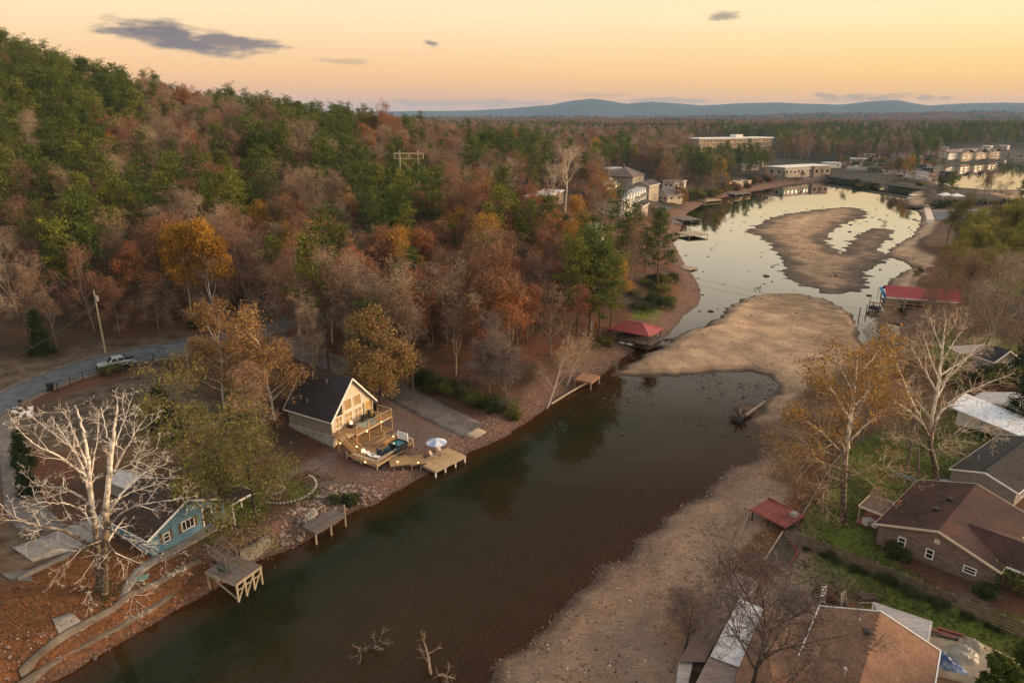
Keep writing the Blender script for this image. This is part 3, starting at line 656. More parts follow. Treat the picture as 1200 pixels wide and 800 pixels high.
# places with no forest trees: road and lane, yards, settlement lots, car parks, lake shores
CLEAR = [wpoly(p) for p in (
    [(-80,560),(-60,400),(0,418),(120,398),(215,388),(330,374),(345,395),(320,420),(330,460),(500,460),(580,510),(560,540),(440,580),(300,660),(60,800),(-200,900)],
    [(385,372),(420,360),(470,372),(440,392),(400,385)],
    [(470,440),(520,436),(600,468),(640,472),(690,436),(735,408),(745,385),(800,350),(830,340),(830,420),(640,500),(560,510)],
    [(583,262),(600,236),(665,228),(668,262),(610,268)], [(700,205),(765,200),(775,225),(780,255),(735,262),(705,250)], [(660,300),(640,268),(700,262),(735,270),(735,290)],
    [(640,300),(670,290),(720,300),(720,330),(650,330)], [(760,330),(800,300),(835,330),(800,375),(760,370)], [(690,225),(640,220),(640,255),(690,262)],
    [(975,205),(985,186),(1060,188),(1100,192),(1110,215),(1000,212)], [(1070,294),(1070,205),(1300,198),(1300,288)], [(618,262),(668,258),(672,282),(620,284)], [(680,290),(720,288),(722,312),(684,312)], [(708,264),(768,246),(778,300),(700,306)], [(910,210),(915,190),(980,190),(980,210)], [(770,250),(800,215),(840,230),(810,270)], [(1105,192),(1105,178),(1190,178),(1190,192)],
    [(804,197),(812,166),(908,166),(914,197)], [(900,214),(905,188),(985,188),(985,214)], [(1098,206),(1100,176),(1200,174),(1205,200)], [(715,268),(712,222),(770,215),(790,245),(760,270)], [(845,222),(850,208),(905,206),(900,226)],
    [(1020,420),(1020,330),(1130,330),(1150,372),(1200,400),(1240,700),(900,800),(800,700)])]
def free(x, y, pad=0.0):
    ok = np.ones(x.shape, bool)
    for p in CLEAR: ok &= ~inside(x, y, p)
    return ok
trng = np.random.default_rng(99)
def scatter(y0, y1, sp, xr=1.05, pad=20):
    """jittered rows of places on the ground within the field of view"""
    out = []
    ys = np.arange(y0, y1, sp)
    for yv in ys:
        hw = yv*.80*xr+pad; xs = np.arange(-hw, hw, sp)
        out.append(np.stack([xs+trng.uniform(-.45, .45, len(xs))*sp, np.full(len(xs), yv)+trng.uniform(-.45, .45, len(xs))*sp], 1))
    return np.vstack(out)
cand = np.vstack([scatter(70, 240, 5.2), scatter(240, 520, 5.9), scatter(520, 900, 8.5), scatter(900, 1300, 12.0)])
cx, cyv = cand[:, 0], cand[:, 1]
ok = free(cx, cyv)
dwat = GD(cx, cyv, D); ok &= (dwat > 7) & ((dwat > 14) | (cx < 0) | (cyv > 420))
sl = (GD(cx, cyv, isl_f) > .5)*1+(cx > 20)*(cyv < 160)+ (cx > 45)*(cyv < 175); ok &= sl < 1
cand = cand[ok]; cx, cyv = cand[:, 0], cand[:, 1]; cz = G(cx, cyv)
ppx, ppy, pz = proj(cx, cyv, cz+9)
jx = ppx+trng.normal(0, 9, len(cx)); jy = ppy+trng.normal(0, 6, len(cx))
kind = []
for a, b_ in zip(jx, jy):
    if b_ < 150 and a > 480: kind.append('B' if trng.random() < .5 else ('P' if trng.random() < .75 else 'R')); continue
    i = int(np.argmin((BLX[:, 0]-a)**2+((BLX[:, 1]-b_)*1.3)**2)); c = BLK[i]; u = trng.random()
    if c == 'P' and u < .09: c = 'B'
    elif c == 'B' and u < .15: c = 'P'
    elif c == 'B' and u < .23: c = 'R'
    elif c == 'R' and u < .42: c = 'B'
    elif c in 'BR' and u > .955: c = 'Y'
    kind.append(c)
kind = np.array(kind)
# thin the open woods between lane and river
open_w = inside(cx, cyv, wpoly([(430,400),(480,300),(600,280),(740,300),(760,380),(700,430),(560,480)]))
u_ = trng.random(len(cx)); kind = np.where(open_w & (kind == 'B') & (u_ < .62), 'R', np.where(open_w & (kind == 'P') & (u_ < .45), 'R', np.where(open_w & (u_ > .95), 'Y', kind)))
keep = ~(open_w & (trng.random(len(cx)) < .12))
cx, cyv, cz, kind, pz, ppx, ppy = cx[keep], cyv[keep], cz[keep], kind[keep], pz[keep], ppx[keep], ppy[keep]
inview = (ppx > -25) & (ppx < 1225) & (ppy < 830)
cx, cyv, cz, kind, pz, ppx_ = cx[inview], cyv[inview], cz[inview], kind[inview], pz[inview], ppx[inview]
INFO = {'P': ('pine_tree', 'pine tree', 'pines of the woods'), 'B': ('bare_tree', 'bare tree', 'bare hardwoods of the woods'), 'R': ('rusty_tree', 'autumn tree', 'rusty hardwoods of the woods'),
        'Y': ('golden_tree', 'autumn tree', 'golden hardwoods of the woods'), 'O': ('leafy_tree', 'leafy tree', 'olive green trees of the woods')}
LOOK = {'P': ['dark green pine', 'yellow green pine', 'tall dark pine', 'short full dark pine', 'broad yellow green pine', 'slim dark pine'],
        'B': ['grey bare hardwood with few brown leaves', 'pale barked bare hardwood', 'short grey bare hardwood', 'reddish twigged bare hardwood', 'broad bare hardwood with rusty leaves', 'pale bare hardwood with some tan leaves'],
        'R': ['rusty leafed hardwood', 'dull brown leafed hardwood', 'mixed rust and brown hardwood', 'orange and rust leafed hardwood'], 'Y': ['gold leafed hardwood', 'gold and olive leafed hardwood', 'tan leafed hardwood'], 'O': ['dense green gold hardwood', 'olive leafed hardwood', 'green gold hardwood with yellow flecks']}
def where(px, py, z, x, y):
    """in words, the stretch of woods a tree stands in"""
    if px > 1010: return 'on the far right shore' if y > 330 else 'in the right bank grove'
    if y > 560: return 'in the far woods beyond the lake'
    if x > -8 and y > 235: return 'among the houses above the river bend'
    if px > 450 and y < 190: return 'in the woods between lane and river'
    side = 'left' if px < 200 else ('middle' if px < 420 else 'right')
    if z > 34: return 'near the %s hillside crest' % side
    if z > 17: return 'halfway up the %s hillside' % side
    return 'low at the %s of the hillside woods' % side
def stuff_trees(name, variants, pts, rot, scl, vi):
    """a far mass of one kind: a geometry-nodes point scatter carried by ONE object"""
    me = bpy.data.meshes.new(name); me.vertices.add(len(pts)); me.vertices.foreach_set('co', np.asarray(pts, np.float32).ravel())
    attr(me, 'rot', rot); attr(me, 'scl', scl); a = me.attributes.new('vi', 'INT', 'POINT'); a.data.foreach_set('value', np.asarray(vi, np.int32))
    ob = tag(link(bpy.data.objects.new(name, me)), kind='stuff')
    g = bpy.data.node_groups.new(name+'_nodes', 'GeometryNodeTree')
    g.interface.new_socket('Geometry', in_out='INPUT', socket_type='NodeSocketGeometry'); g.interface.new_socket('Geometry', in_out='OUTPUT', socket_type='NodeSocketGeometry')
    gi = g.nodes.new('NodeGroupInput'); go = g.nodes.new('NodeGroupOutput'); jn = g.nodes.new('GeometryNodeJoinGeometry')
    for o in reversed(variants):
        oi = g.nodes.new('GeometryNodeObjectInfo'); oi.inputs['Object'].default_value = o; oi.inputs['As Instance'].default_value = False
        gt = g.nodes.new('GeometryNodeGeometryToInstance'); g.links.new(oi.outputs['Geometry'], gt.inputs[0]); g.links.new(gt.outputs[0], jn.inputs[0])
    ip = g.nodes.new('GeometryNodeInstanceOnPoints'); g.links.new(gi.outputs[0], ip.inputs['Points']); g.links.new(jn.outputs[0], ip.inputs['Instance']); ip.inputs['Pick Instance'].default_value = True
    def na(nm, ty):
        n = g.nodes.new('GeometryNodeInputNamedAttribute'); n.data_type = ty; n.inputs['Name'].default_value = nm; return n.outputs[0]
    g.links.new(na('vi', 'INT'), ip.inputs['Instance Index'])
    cb = g.nodes.new('ShaderNodeCombineXYZ'); g.links.new(na('rot', 'FLOAT'), cb.inputs[2]); g.links.new(cb.outputs[0], ip.inputs['Rotation'])
    g.links.new(na('scl', 'FLOAT'), ip.inputs['Scale']); g.links.new(ip.outputs[0], go.inputs[0])
    md = ob.modifiers.new('scatter', 'NODES'); md.node_group = g
    return ob
def merged(T, nm):
    """one unlinked mesh holding a trunk and its crown, as the source of a far scatter"""
    bm = bmesh.new(); bm.from_mesh(T.tm); n = len(bm.faces); bm.from_mesh(T.cm); bm.faces.ensure_lookup_table()
    for i in range(n, len(bm.faces)): bm.faces[i].material_index += 1
    me = bpy.data.meshes.new(nm); bm.to_mesh(me); bm.free()
    for m in list(T.tm.materials)+list(T.cm.materials): me.materials.append(m)
    return bpy.data.objects.new(nm, me)
SRC = {k_: [merged(T, INFO[k_][0]+'_source') for T in v] for k_, v in KIND.items()}
FARN = {'P': 'far_pines', 'B': 'far_bare_woods', 'R': 'far_rusty_woods', 'Y': 'far_golden_woods', 'O': 'far_leafy_woods'}
for c in 'PBRYO':
    ii = np.where(kind == c)[0]; ii = ii[np.argsort(pz[ii])]
    nm, cat, grp = INFO[c]; V = KIND[c]
    for j in ii[:272]:
        s = trng.uniform(.62, 1.0)*(1.0+.9*max(0.0, float(fbm(np.array([cx[j]]), np.array([cyv[j]]), 22, 2)[0]))); s = min(s, 1.15 if c == 'P' else 1.5); vi_ = int(trng.integers(len(V))); plant_tree(V[vi_], nm, (cx[j], cyv[j], cz[j]), LOOK[c][vi_]+' '+where(ppx_[j], 0, cz[j], cx[j], cyv[j]), cat, grp, s, trng.uniform(0, 6.28), s*trng.uniform(.9, 1.15))
    jj = ii[272:]
    if len(jj): stuff_trees(FARN[c], SRC[c], np.stack([cx[jj], cyv[jj], cz[jj]], 1), trng.uniform(0, 6.28, len(jj)), trng.uniform(.68, 1.12, len(jj)), trng.integers(0, len(V), len(jj)))
print('trees', {c: int((kind == c).sum()) for c in 'PBRYO'})

# --- the wooded plain beyond: clumps of simple trees out to the foot of the mountains
def far_clump(seed, n, rad, mats_):
    rng = np.random.default_rng(seed); parts = []
    for i in range(n):
        a = rng.uniform(0, 6.28); r_ = rad*math.sqrt(rng.random()); x, y = cos(a)*r_, sin(a)*r_; hh = rng.uniform(9, 17); w = hh*rng.uniform(.2, .32)
        m = int(rng.integers(len(mats_))); k = 26
        th = rng.uniform(0, 6.28, k); ph = np.arccos(rng.uniform(-.4, 1, k)); rr2 = rng.uniform(.6, 1.05, k)
        pts = np.stack([x+np.cos(th)*np.sin(ph)*w*rr2, y+np.sin(th)*np.sin(ph)*w*rr2, hh*.62+np.cos(ph)*hh*.38*rr2], 1)
        v, q = leaves(pts, 2, .5, 1.35, rng); parts.append((v, q, m))
    v, q, mi = joinq(parts); me = mesh_np('clump', v, quads=q, mats=mats_, midx=mi); return bpy.data.objects.new('clump_source', me)
CB = [far_clump(61+i, 9, 16, [RUSTD, TWIG, TWIGR, RUSTD]) for i in range(3)]; CPN = [far_clump(71+i, 9, 16, [NEEDLE, CEDAR, NEEDLE, TWIG]) for i in range(3)]
fc = np.vstack([scatter(1280, 2300, 24), scatter(2300, 4200, 42), scatter(4200, 7000, 85)])
fx, fy = fc[:, 0], fc[:, 1]; m = (free(fx, fy)); lk = np.array(gpoly([(1120,196),(1230,174),(1400,174),(1300,200)])); m &= ~inside(fx, fy, lk)
fx, fy = fx[m], fy[m]; fz = G(fx, fy); pn = fbm(fx, fy, 260, 3)+trng.normal(0, .22, len(fx)); isP = pn > .16
s_ = np.where(fy > 4200, 2.2, np.where(fy > 2300, 1.35, 1.0))*trng.uniform(.8, 1.2, len(fx))
for nm, vs, mk in (('far_plain_bare_woods', CB, ~isP), ('far_plain_pine_woods', CPN, isP)):
    stuff_trees(nm, vs, np.stack([fx, fy, fz], 1)[mk], trng.uniform(0, 6.28, int(mk.sum())), s_[mk], trng.integers(0, 3, int(mk.sum())))
# ================================================================== BUILDERS
class MB:
    """collects simple solids and links them as ONE mesh object"""
    def __init__(s): s.v = []; s.f = []
    def _add(s, vs, fs):
        o = len(s.v); s.v += [tuple(float(c) for c in v) for v in vs]; s.f += [tuple(i+o for i in f) for f in fs]; return s
    def box(s, x0, x1, y0, y1, z0, z1):
        return s._add([(x0,y0,z0),(x1,y0,z0),(x1,y1,z0),(x0,y1,z0),(x0,y0,z1),(x1,y0,z1),(x1,y1,z1),(x0,y1,z1)],
                      [(3,2,1,0),(4,5,6,7),(0,1,5,4),(1,2,6,5),(2,3,7,6),(3,0,4,7)])
    def bar(s, p, q, w, h):
        p, q = Vector(p), Vector(q); d = (q-p).normalized(); a = Vector((0,0,1)) if abs(d.z) < .95 else Vector((1,0,0))
        u = d.cross(a).normalized()*w/2; n = u.cross(d).normalized()*h/2
        return s._add([p-u-n, p+u-n, p+u+n, p-u+n, q-u-n, q+u-n, q+u+n, q-u+n], [(0,1,2,3),(7,6,5,4),(0,4,5,1),(1,5,6,2),(2,6,7,3),(3,7,4,0)])
    def tube(s, p, q, r0, r1=None, n=8, caps=True):
        r1 = r0 if r1 is None else r1; p, q = Vector(p), Vector(q); d = (q-p).normalized(); a = Vector((0,0,1)) if abs(d.z) < .95 else Vector((1,0,0))
        u = d.cross(a).normalized(); w = d.cross(u)
        A = [p+(u*cos(2*pi*i/n)+w*sin(2*pi*i/n))*r0 for i in range(n)]; B = [q+(u*cos(2*pi*i/n)+w*sin(2*pi*i/n))*r1 for i in range(n)]
        fs = [(i, i+n, (i+1) % n+n, (i+1) % n) for i in range(n)]
        if caps: fs += [tuple(range(n)), tuple(range(2*n-1, n-1, -1))]
        return s._add(A+B, fs)
    def pipe(s, pts, r, n=6):
        for a, b in zip(pts[:-1], pts[1:]): s.tube(a, b, r, r, n)
        return s
    def slab(s, pts, th):
        """a polygon (any tilt) thickened downward by th"""
        n = len(pts); P = [Vector(p) for p in pts]
        nz_ = sum(((P[i].x*P[(i+1) % n].y-P[(i+1) % n].x*P[i].y) for i in range(n)))
        if nz_ < 0: P.reverse()
        L = [p-Vector((0,0,th)) for p in P]
        return s._add(P+L, [tuple(range(n)), tuple(range(2*n-1, n-1, -1))]+[(i, i+n, (i+1) % n+n, (i+1) % n) for i in range(n)])
    def prism(s, prof, x0, x1, axis='x'):
        """a profile of (a, z) pairs drawn out along an axis"""
        n = len(prof); f = (lambda t, a, z: (t, a, z)) if axis == 'x' else (lambda t, a, z: (a, t, z))
        A = [f(x0, a, z) for a, z in prof]; B = [f(x1, a, z) for a, z in prof]
        return s._add(A+B, [tuple(range(n)), tuple(range(2*n-1, n-1, -1))]+[(i, i+n, (i+1) % n+n, (i+1) % n) for i in range(n)])
    def dome(s, c, rx, ry, rz, n=12, m=5):
        c = Vector(c); vs = []; fs = []
        for j in range(m):
            a = j/m*pi/2
            vs += [c+Vector((rx*cos(a)*cos(2*pi*i/n), ry*cos(a)*sin(2*pi*i/n), rz*sin(a))) for i in range(n)]
        vs.append(c+Vector((0,0,rz)))
        for j in range(m-1): fs += [(j*n+i, j*n+(i+1) % n, (j+1)*n+(i+1) % n, (j+1)*n+i) for i in range(n)]
        fs += [((m-1)*n+i, (m-1)*n+(i+1) % n, m*n) for i in range(n)]
        return s._add(vs, fs)
    def lump(s, c, r, rng, sq=(1,1,.7), n=7, m=4):
        vs = []; fs = []; c = Vector(c)
        for j in range(1, m):
            a = pi*j/m
            for i in range(n):
                k = r*rng.uniform(.78, 1.15); vs.append(c+Vector((k*sq[0]*sin(a)*cos(2*pi*i/n), k*sq[1]*sin(a)*sin(2*pi*i/n), k*sq[2]*cos(a))))
        t, bt = len(vs), len(vs)+1; vs += [c+Vector((0,0,r*sq[2])), c-Vector((0,0,r*sq[2]))]
        for j in range(m-2): fs += [(j*n+i, (j+1)*n+i, (j+1)*n+(i+1) % n, j*n+(i+1) % n) for i in range(n)]
        fs += [(t, i, (i+1) % n) for i in range(n)]+[(bt, (m-2)*n+(i+1) % n, (m-2)*n+i) for i in range(n)]
        return s._add(vs, fs)
    def build(s, name, m, parent=None, smooth=False, bevel=0):
        me = bpy.data.meshes.new(name); me.from_pydata(s.v, [], s.f); me.materials.append(m)
        bm = bmesh.new(); bm.from_mesh(me); bmesh.ops.recalc_face_normals(bm, faces=bm.faces)
        if bevel: bmesh.ops.bevel(bm, geom=bm.edges[:], offset=bevel, segments=1, affect='EDGES')
        bm.to_mesh(me); bm.free()
        if smooth: me.polygons.foreach_set('use_smooth', np.ones(len(me.polygons), bool))
        o = link(bpy.data.objects.new(name, me))
        if parent is not None: o.parent = parent
        return o
def thing(name, label, cat, loc=(0,0,0), rz=0.0, group=None):
    e = link(bpy.data.objects.new(name, None)); e.location = loc; e.rotation_euler = (0, 0, rz); return tag(e, label, cat, group)
def local(e, p):
    """world point -> the thing's own axes"""
    d = Vector(p)-e.location; c, s_ = cos(-e.rotation_euler.z), sin(-e.rotation_euler.z); return Vector((d.x*c-d.y*s_, d.x*s_+d.y*c, d.z))
def copy_obj(o, parent=None):
    c = o.copy(); COL.objects.link(c); c.parent = parent; return c
def copy_tree(o, parent=None):
    c = copy_obj(o, parent)
    for ch in o.children: copy_tree(ch, c)
    return c
def heading(a, b): return math.atan2(b[1]-a[1], b[0]-a[0])
def stuffpart(o): o['kind'] = 'stuff'; return o

CONC = mat('concrete', (.30,.27,.235), (.19,.165,.14), scale=1.3, bump=.25, bscale=9)
CONCD = mat('concrete_dark', (.17,.15,.13), (.10,.088,.078), scale=1.1, bump=.25, bscale=9)
ASPH = mat('asphalt', (.135,.142,.150), (.070,.076,.084), scale=.55, bump=.3, bscale=14, detail=9)
LANEM = mat('worn_lane', (.165,.145,.135), (.085,.072,.066), scale=.55, bump=.3, bscale=8, detail=7)
WOOD = mat('weathered_wood', (.19,.155,.135), (.105,.085,.075), scale=1.6, stretch=(1,1,5), bump=.2, island=.35)
WOODW = mat('warm_wood', (.40,.255,.125), (.26,.155,.075), scale=1.6, bump=.2, island=.35)
WOODD = mat('dark_wood', (.075,.052,.038), (.042,.03,.024), scale=2, bump=.2, island=.3)
WOODP = mat('pale_post', (.42,.35,.25), (.28,.22,.15), scale=2)
WHITE = mat('white_paint', (.78,.77,.74), (.66,.64,.60), scale=1.5)
CREAM = mat('cream_siding', (.58,.49,.37), (.48,.40,.30), scale=1.2, bump=.1)
GREYW = mat('grey_siding', (.26,.235,.205), (.20,.18,.155), scale=1.2)
STONEF = mat('pale_foundation', (.38,.36,.34), (.22,.20,.19), scale=.9, bump=.3)
DARKROOF = mat('dark_metal_roof', (.021,.016,.018), (.036,.027,.027), scale=.6, rough=.5, stretch=(.4,4,4))
BLUE = mat('blue_siding', (.105,.205,.285), (.085,.17,.24), scale=1.4, bump=.1)
REDM = mat('red_metal_roof', (.36,.065,.060), (.27,.05,.048), scale=.5, rough=.45)
REDMB = mat('bright_red_roof', (.34,.030,.040), (.26,.024,.032), scale=.4, rough=.45)
REDP = mat('red_painted_boards', (.24,.065,.052), (.16,.045,.038), scale=1.2, bump=.15, island=.3)
GLASS = mat('window_glass', (.018,.020,.024), (.03,.03,.034), scale=.5, rough=.22, spec=.45)
GLASSW = mat('window_warm', (.30,.19,.08), (.22,.13,.05), scale=.8, rough=.12, spec=.7, emit=(1,.62,.25), estr=.10)
LAMP = mat('lamp_bulb', (.9,.6,.25), emit=(1,.55,.18), estr=6.0)
LITW = mat('lit_window', (.8,.5,.2), emit=(1,.58,.22), estr=1.6)
BLACK = mat('black_metal', (.016,.016,.017), (.022,.022,.022), rough=.55)
GALV = mat('pale_metal_roof', (.52,.49,.47), (.33,.29,.27), scale=.8, rough=.38, metal=.35, stretch=(1,5,1), detail=8)
RUSTM = mat('weathered_metal_roof', (.30,.235,.215), (.19,.13,.115), scale=.8, rough=.55, stretch=(1,5,1), detail=8)
SHINYM = mat('wet_white_roof', (.70,.69,.70), (.46,.44,.45), scale=1.1, rough=.22, metal=.3, detail=8)
BRICKM = bpy.data.materials.new('brown_brick'); BRICKM.use_nodes = True
def _brick():
    t = BRICKM.node_tree; b = t.nodes['Principled BSDF']; b.inputs['Roughness'].default_value = .9
    tcn = N(t, 'ShaderNodeTexCoord'); sp_ = N(t, 'ShaderNodeSeparateXYZ'); t.links.new(tcn.outputs['Object'], sp_.inputs[0])
    cb = N(t, 'ShaderNodeCombineXYZ'); t.links.new(mth(t, 'ADD', sp_.outputs[0], sp_.outputs[1]), cb.inputs[0]); t.links.new(sp_.outputs[2], cb.inputs[1])
    bk = N(t, 'ShaderNodeTexBrick'); t.links.new(cb.outputs[0], bk.inputs['Vector']); bk.inputs['Scale'].default_value = 1.0
    bk.inputs['Brick Width'].default_value = .46; bk.inputs['Row Height'].default_value = .19; bk.inputs['Mortar Size'].default_value = .022
    bk.inputs['Color1'].default_value = (.20,.125,.092,1); bk.inputs['Color2'].default_value = (.105,.066,.052,1); bk.inputs['Mortar'].default_value = (.17,.14,.12,1)
    t.links.new(bk.outputs[0], b.inputs['Base Color'])
    bp = N(t, 'ShaderNodeBump'); bp.inputs['Strength'].default_value = .6; bp.inputs['Distance'].default_value = .03; bp.invert = True
    t.links.new(bk.outputs['Fac'], bp.inputs['Height']); t.links.new(bp.outputs[0], b.inputs['Normal'])
_brick()

def shingle(name, c1, c2, rot=0.0, course=.28, stain=.3):
    m = mat(name, c1, c2, scale=stain, rough=.92, detail=9); t = m.node_tree; b = t.nodes['Principled BSDF']
    base = b.inputs['Base Color'].links[0].from_socket; tcn = N(t, 'ShaderNodeTexCoord'); mpn = N(t, 'ShaderNodeMapping'); mpn.inputs['Rotation'].default_value = (0, 0, rot)
    t.links.new(tcn.outputs['Object'], mpn.inputs[0]); bk = N(t, 'ShaderNodeTexBrick'); t.links.new(mpn.outputs[0], bk.inputs['Vector']); bk.inputs['Scale'].default_value = 1.0
    bk.inputs['Brick Width'].default_value = .34; bk.inputs['Row Height'].default_value = course*.5; bk.inputs['Mortar Size'].default_value = .012; bk.inputs['Mortar Smooth'].default_value = .4
    bk.inputs['Color1'].default_value = (1.14,1.14,1.14,1); bk.inputs['Color2'].default_value = (.84,.84,.84,1); bk.inputs['Mortar'].default_value = (.66,.66,.66,1)
    t.links.new(mixc(t, 1.0, base, bk.outputs['Color'], 'MULTIPLY'), b.inputs['Base Color'])
    bp = N(t, 'ShaderNodeBump'); bp.inputs['Strength'].default_value = .7; bp.inputs['Distance'].default_value = .04; bp.invert = True; t.links.new(bk.outputs['Fac'], bp.inputs['Height']); t.links.new(bp.outputs[0], b.inputs['Normal'])
    return m
SHING = shingle('dark_shingles', (.034,.027,.026), (.072,.052,.044), 0, .3, .7)
SHINGB = shingle('black_shingles', (.022,.024,.027), (.046,.043,.040), 0, .3, .6)
SHINGR = shingle('red_brown_shingles', (.030,.018,.017), (.078,.034,.030), 0, .3, .28)
def planks(parent, x0, x1, y0, y1, z, m, w=.3, along='x', th=.06, name='plank', seed=0):
    """a floor of boards, each its own part sharing one mesh"""
    L = (x1-x0) if along == 'x' else (y1-y0); Wd = (y1-y0) if along == 'x' else (x1-x0); n = max(1, int(round(Wd/w))); w = Wd/n; rn = random.Random(seed)
    mb = MB(); mb.box(-L/2, L/2, -w/2+.015, w/2-.015, -th, 0) if along == 'x' else mb.box(-w/2+.015, w/2-.015, -L/2, L/2, -th, 0)
    o0 = mb.build(name, m, parent)
    for i in range(n):
        o = o0 if i == 0 else copy_obj(o0, parent)
        c = -Wd/2+(i+.5)*w; e = rn.uniform(-.04, .04)
        o.location = ((x0+x1)/2+e, (y0+y1)/2+c, z+rn.uniform(-.008, .008)) if along == 'x' else ((x0+x1)/2+c, (y0+y1)/2+e, z+rn.uniform(-.008, .008))
def strip(name, A, B, m, dz=.05, n=60, c=5, th=.0, px=True, z=None, edge=.12):
    """a paved band draped over the ground between two edges, with a thin rim going down into the soil"""
    def res(P):
        P = np.array([tuple(gp(*p, px)) if not isinstance(px, bool) else tuple(ground(*p)) for p in P])[:, :2] if px is not False else np.array(P, float)
        s_ = np.concatenate([[0], np.cumsum(np.hypot(*np.diff(P, axis=0).T))]); u = np.linspace(0, s_[-1], n)
        return np.stack([np.interp(u, s_, P[:, 0]), np.interp(u, s_, P[:, 1])], 1)
    a, b_ = res(A), res(B); f = np.linspace(0, 1, c)
    XY = a[:, None]*(1-f)[None, :, None]+b_[:, None]*f[None, :, None]
    Z = G(XY[..., 0], XY[..., 1])+dz
    if z is not None: Z = np.full(Z.shape, z)
    V = np.concatenate([XY, Z[..., None]], -1)
    lo = V[:, [0, -1]].copy(); lo[..., 2] -= edge+dz
    V = np.concatenate([lo[:, :1], V, lo[:, 1:]], 1); cc = c+2
    ii = np.arange(n*cc).reshape(n, cc); q_ = np.stack([ii[:-1, :-1], ii[1:, :-1], ii[1:, 1:], ii[:-1, 1:]], -1).reshape(-1, 4)
    me = mesh_np(name, V.reshape(-1, 3), quads=q_, mats=[m], smooth=True)
    bm = bmesh.new(); bm.from_mesh(me); bmesh.ops.recalc_face_normals(bm, faces=bm.faces); bm.to_mesh(me); bm.free()
    return tag(link(bpy.data.objects.new(name, me)), kind='structure')
def offs(C, w):
    C = np.asarray(C, float); d = np.gradient(C, axis=0); d /= np.linalg.norm(d, axis=1)[:, None]; nrm = np.stack([-d[:, 1], d[:, 0]], 1)
    return C+nrm*w/2, C-nrm*w/2
def smooth_line(C, k=8):
    C = np.asarray(C, float); out = []
    for i in range(len(C)-1):
        p0, p1, p2, p3 = C[max(0, i-1)], C[i], C[i+1], C[min(len(C)-1, i+2)]
        for j in range(k):
            u = j/k; out.append(.5*((2*p1)+(-p0+p2)*u+(2*p0-5*p1+4*p2-p3)*u*u+(-p0+3*p1-3*p2+p3)*u**3))
    out.append(C[-1]); return np.array(out)
rva, rvb = offs(smooth_line(road_c), 6.6); strip('road_verge', rva, rvb, mat('verge_gravel', (.22,.17,.12), (.10,.075,.05), scale=1.3, bump=.5, bscale=9, detail=8), .025, 160, 7, px=False)
ra_, rb_ = offs(smooth_line(road_c), 4.8); strip('road', ra_, rb_, ASPH, .06, 160, 7, px=False)
la_, lb_ = offs(smooth_line(lane_c), 5.2); strip('lane', la_, lb_, LANEM, .045, 120, 7, px=False)
strip('ramp_pad', [(546,509.5),(557,515)], [(560,502),(571,506.5)], mat('pale_concrete', (.42,.33,.24), (.34,.26,.19), scale=1), .09, 6, 4)
strip('driveway', [(-14,492),(0,540),(6,600),(22,622)], [(14,490),(30,540),(52,590),(80,622)], CONCD, .05, 30, 6)
strip('parking_slab', [(14,642),(70,622),(132,598)], [(38,658),(90,644),(150,618)], CONC, .07, 24, 5)
strip('parking_apron', [(0,672),(34,668)], [(12,680),(40,682)], CONCD, .07, 8, 3)

def window(parent, c, w, h, nrm, frame=WHITE, pane=GLASS, fw=.09, mull=(1, 1), name='window', th=.06):
    """a framed window on a wall: c its centre on the wall face, nrm the wall's outward direction (local, horizontal)"""
    n = Vector(nrm).normalized(); u = Vector((0,0,1)).cross(n); c = Vector(c); f = MB()
    def B(mb, a0, a1, b0, b1, d0, d1):
        pts = [c+u*a+Vector((0,0,b))+n*d for d in (d0, d1) for a, b in ((a0,b0),(a1,b0),(a1,b1),(a0,b1))]
        mb._add(pts, [(0,1,2,3),(7,6,5,4),(0,4,5,1),(1,5,6,2),(2,6,7,3),(3,7,4,0)])
    B(f, -w/2, w/2, h/2-fw, h/2, -.04, th); B(f, -w/2, w/2, -h/2, -h/2+fw, -.04, th); B(f, -w/2, -w/2+fw, -h/2+fw, h/2-fw, -.04, th); B(f, w/2-fw, w/2, -h/2+fw, h/2-fw, -.04, th)
    for i in range(1, mull[0]): x = -w/2+w*i/mull[0]; B(f, x-fw*.35, x+fw*.35, -h/2+fw, h/2-fw, -.03, th*.8)
    for i in range(1, mull[1]): z = -h/2+h*i/mull[1]; B(f, -w/2+fw, w/2-fw, z-fw*.35, z+fw*.35, -.03, th*.7)
    fo = f.build(name, frame, parent); p = MB(); B(p, -w/2+fw*.8, w/2-fw*.8, -h/2+fw*.8, h/2-fw*.8, -.03, .022); p.build('pane', pane, fo); return fo
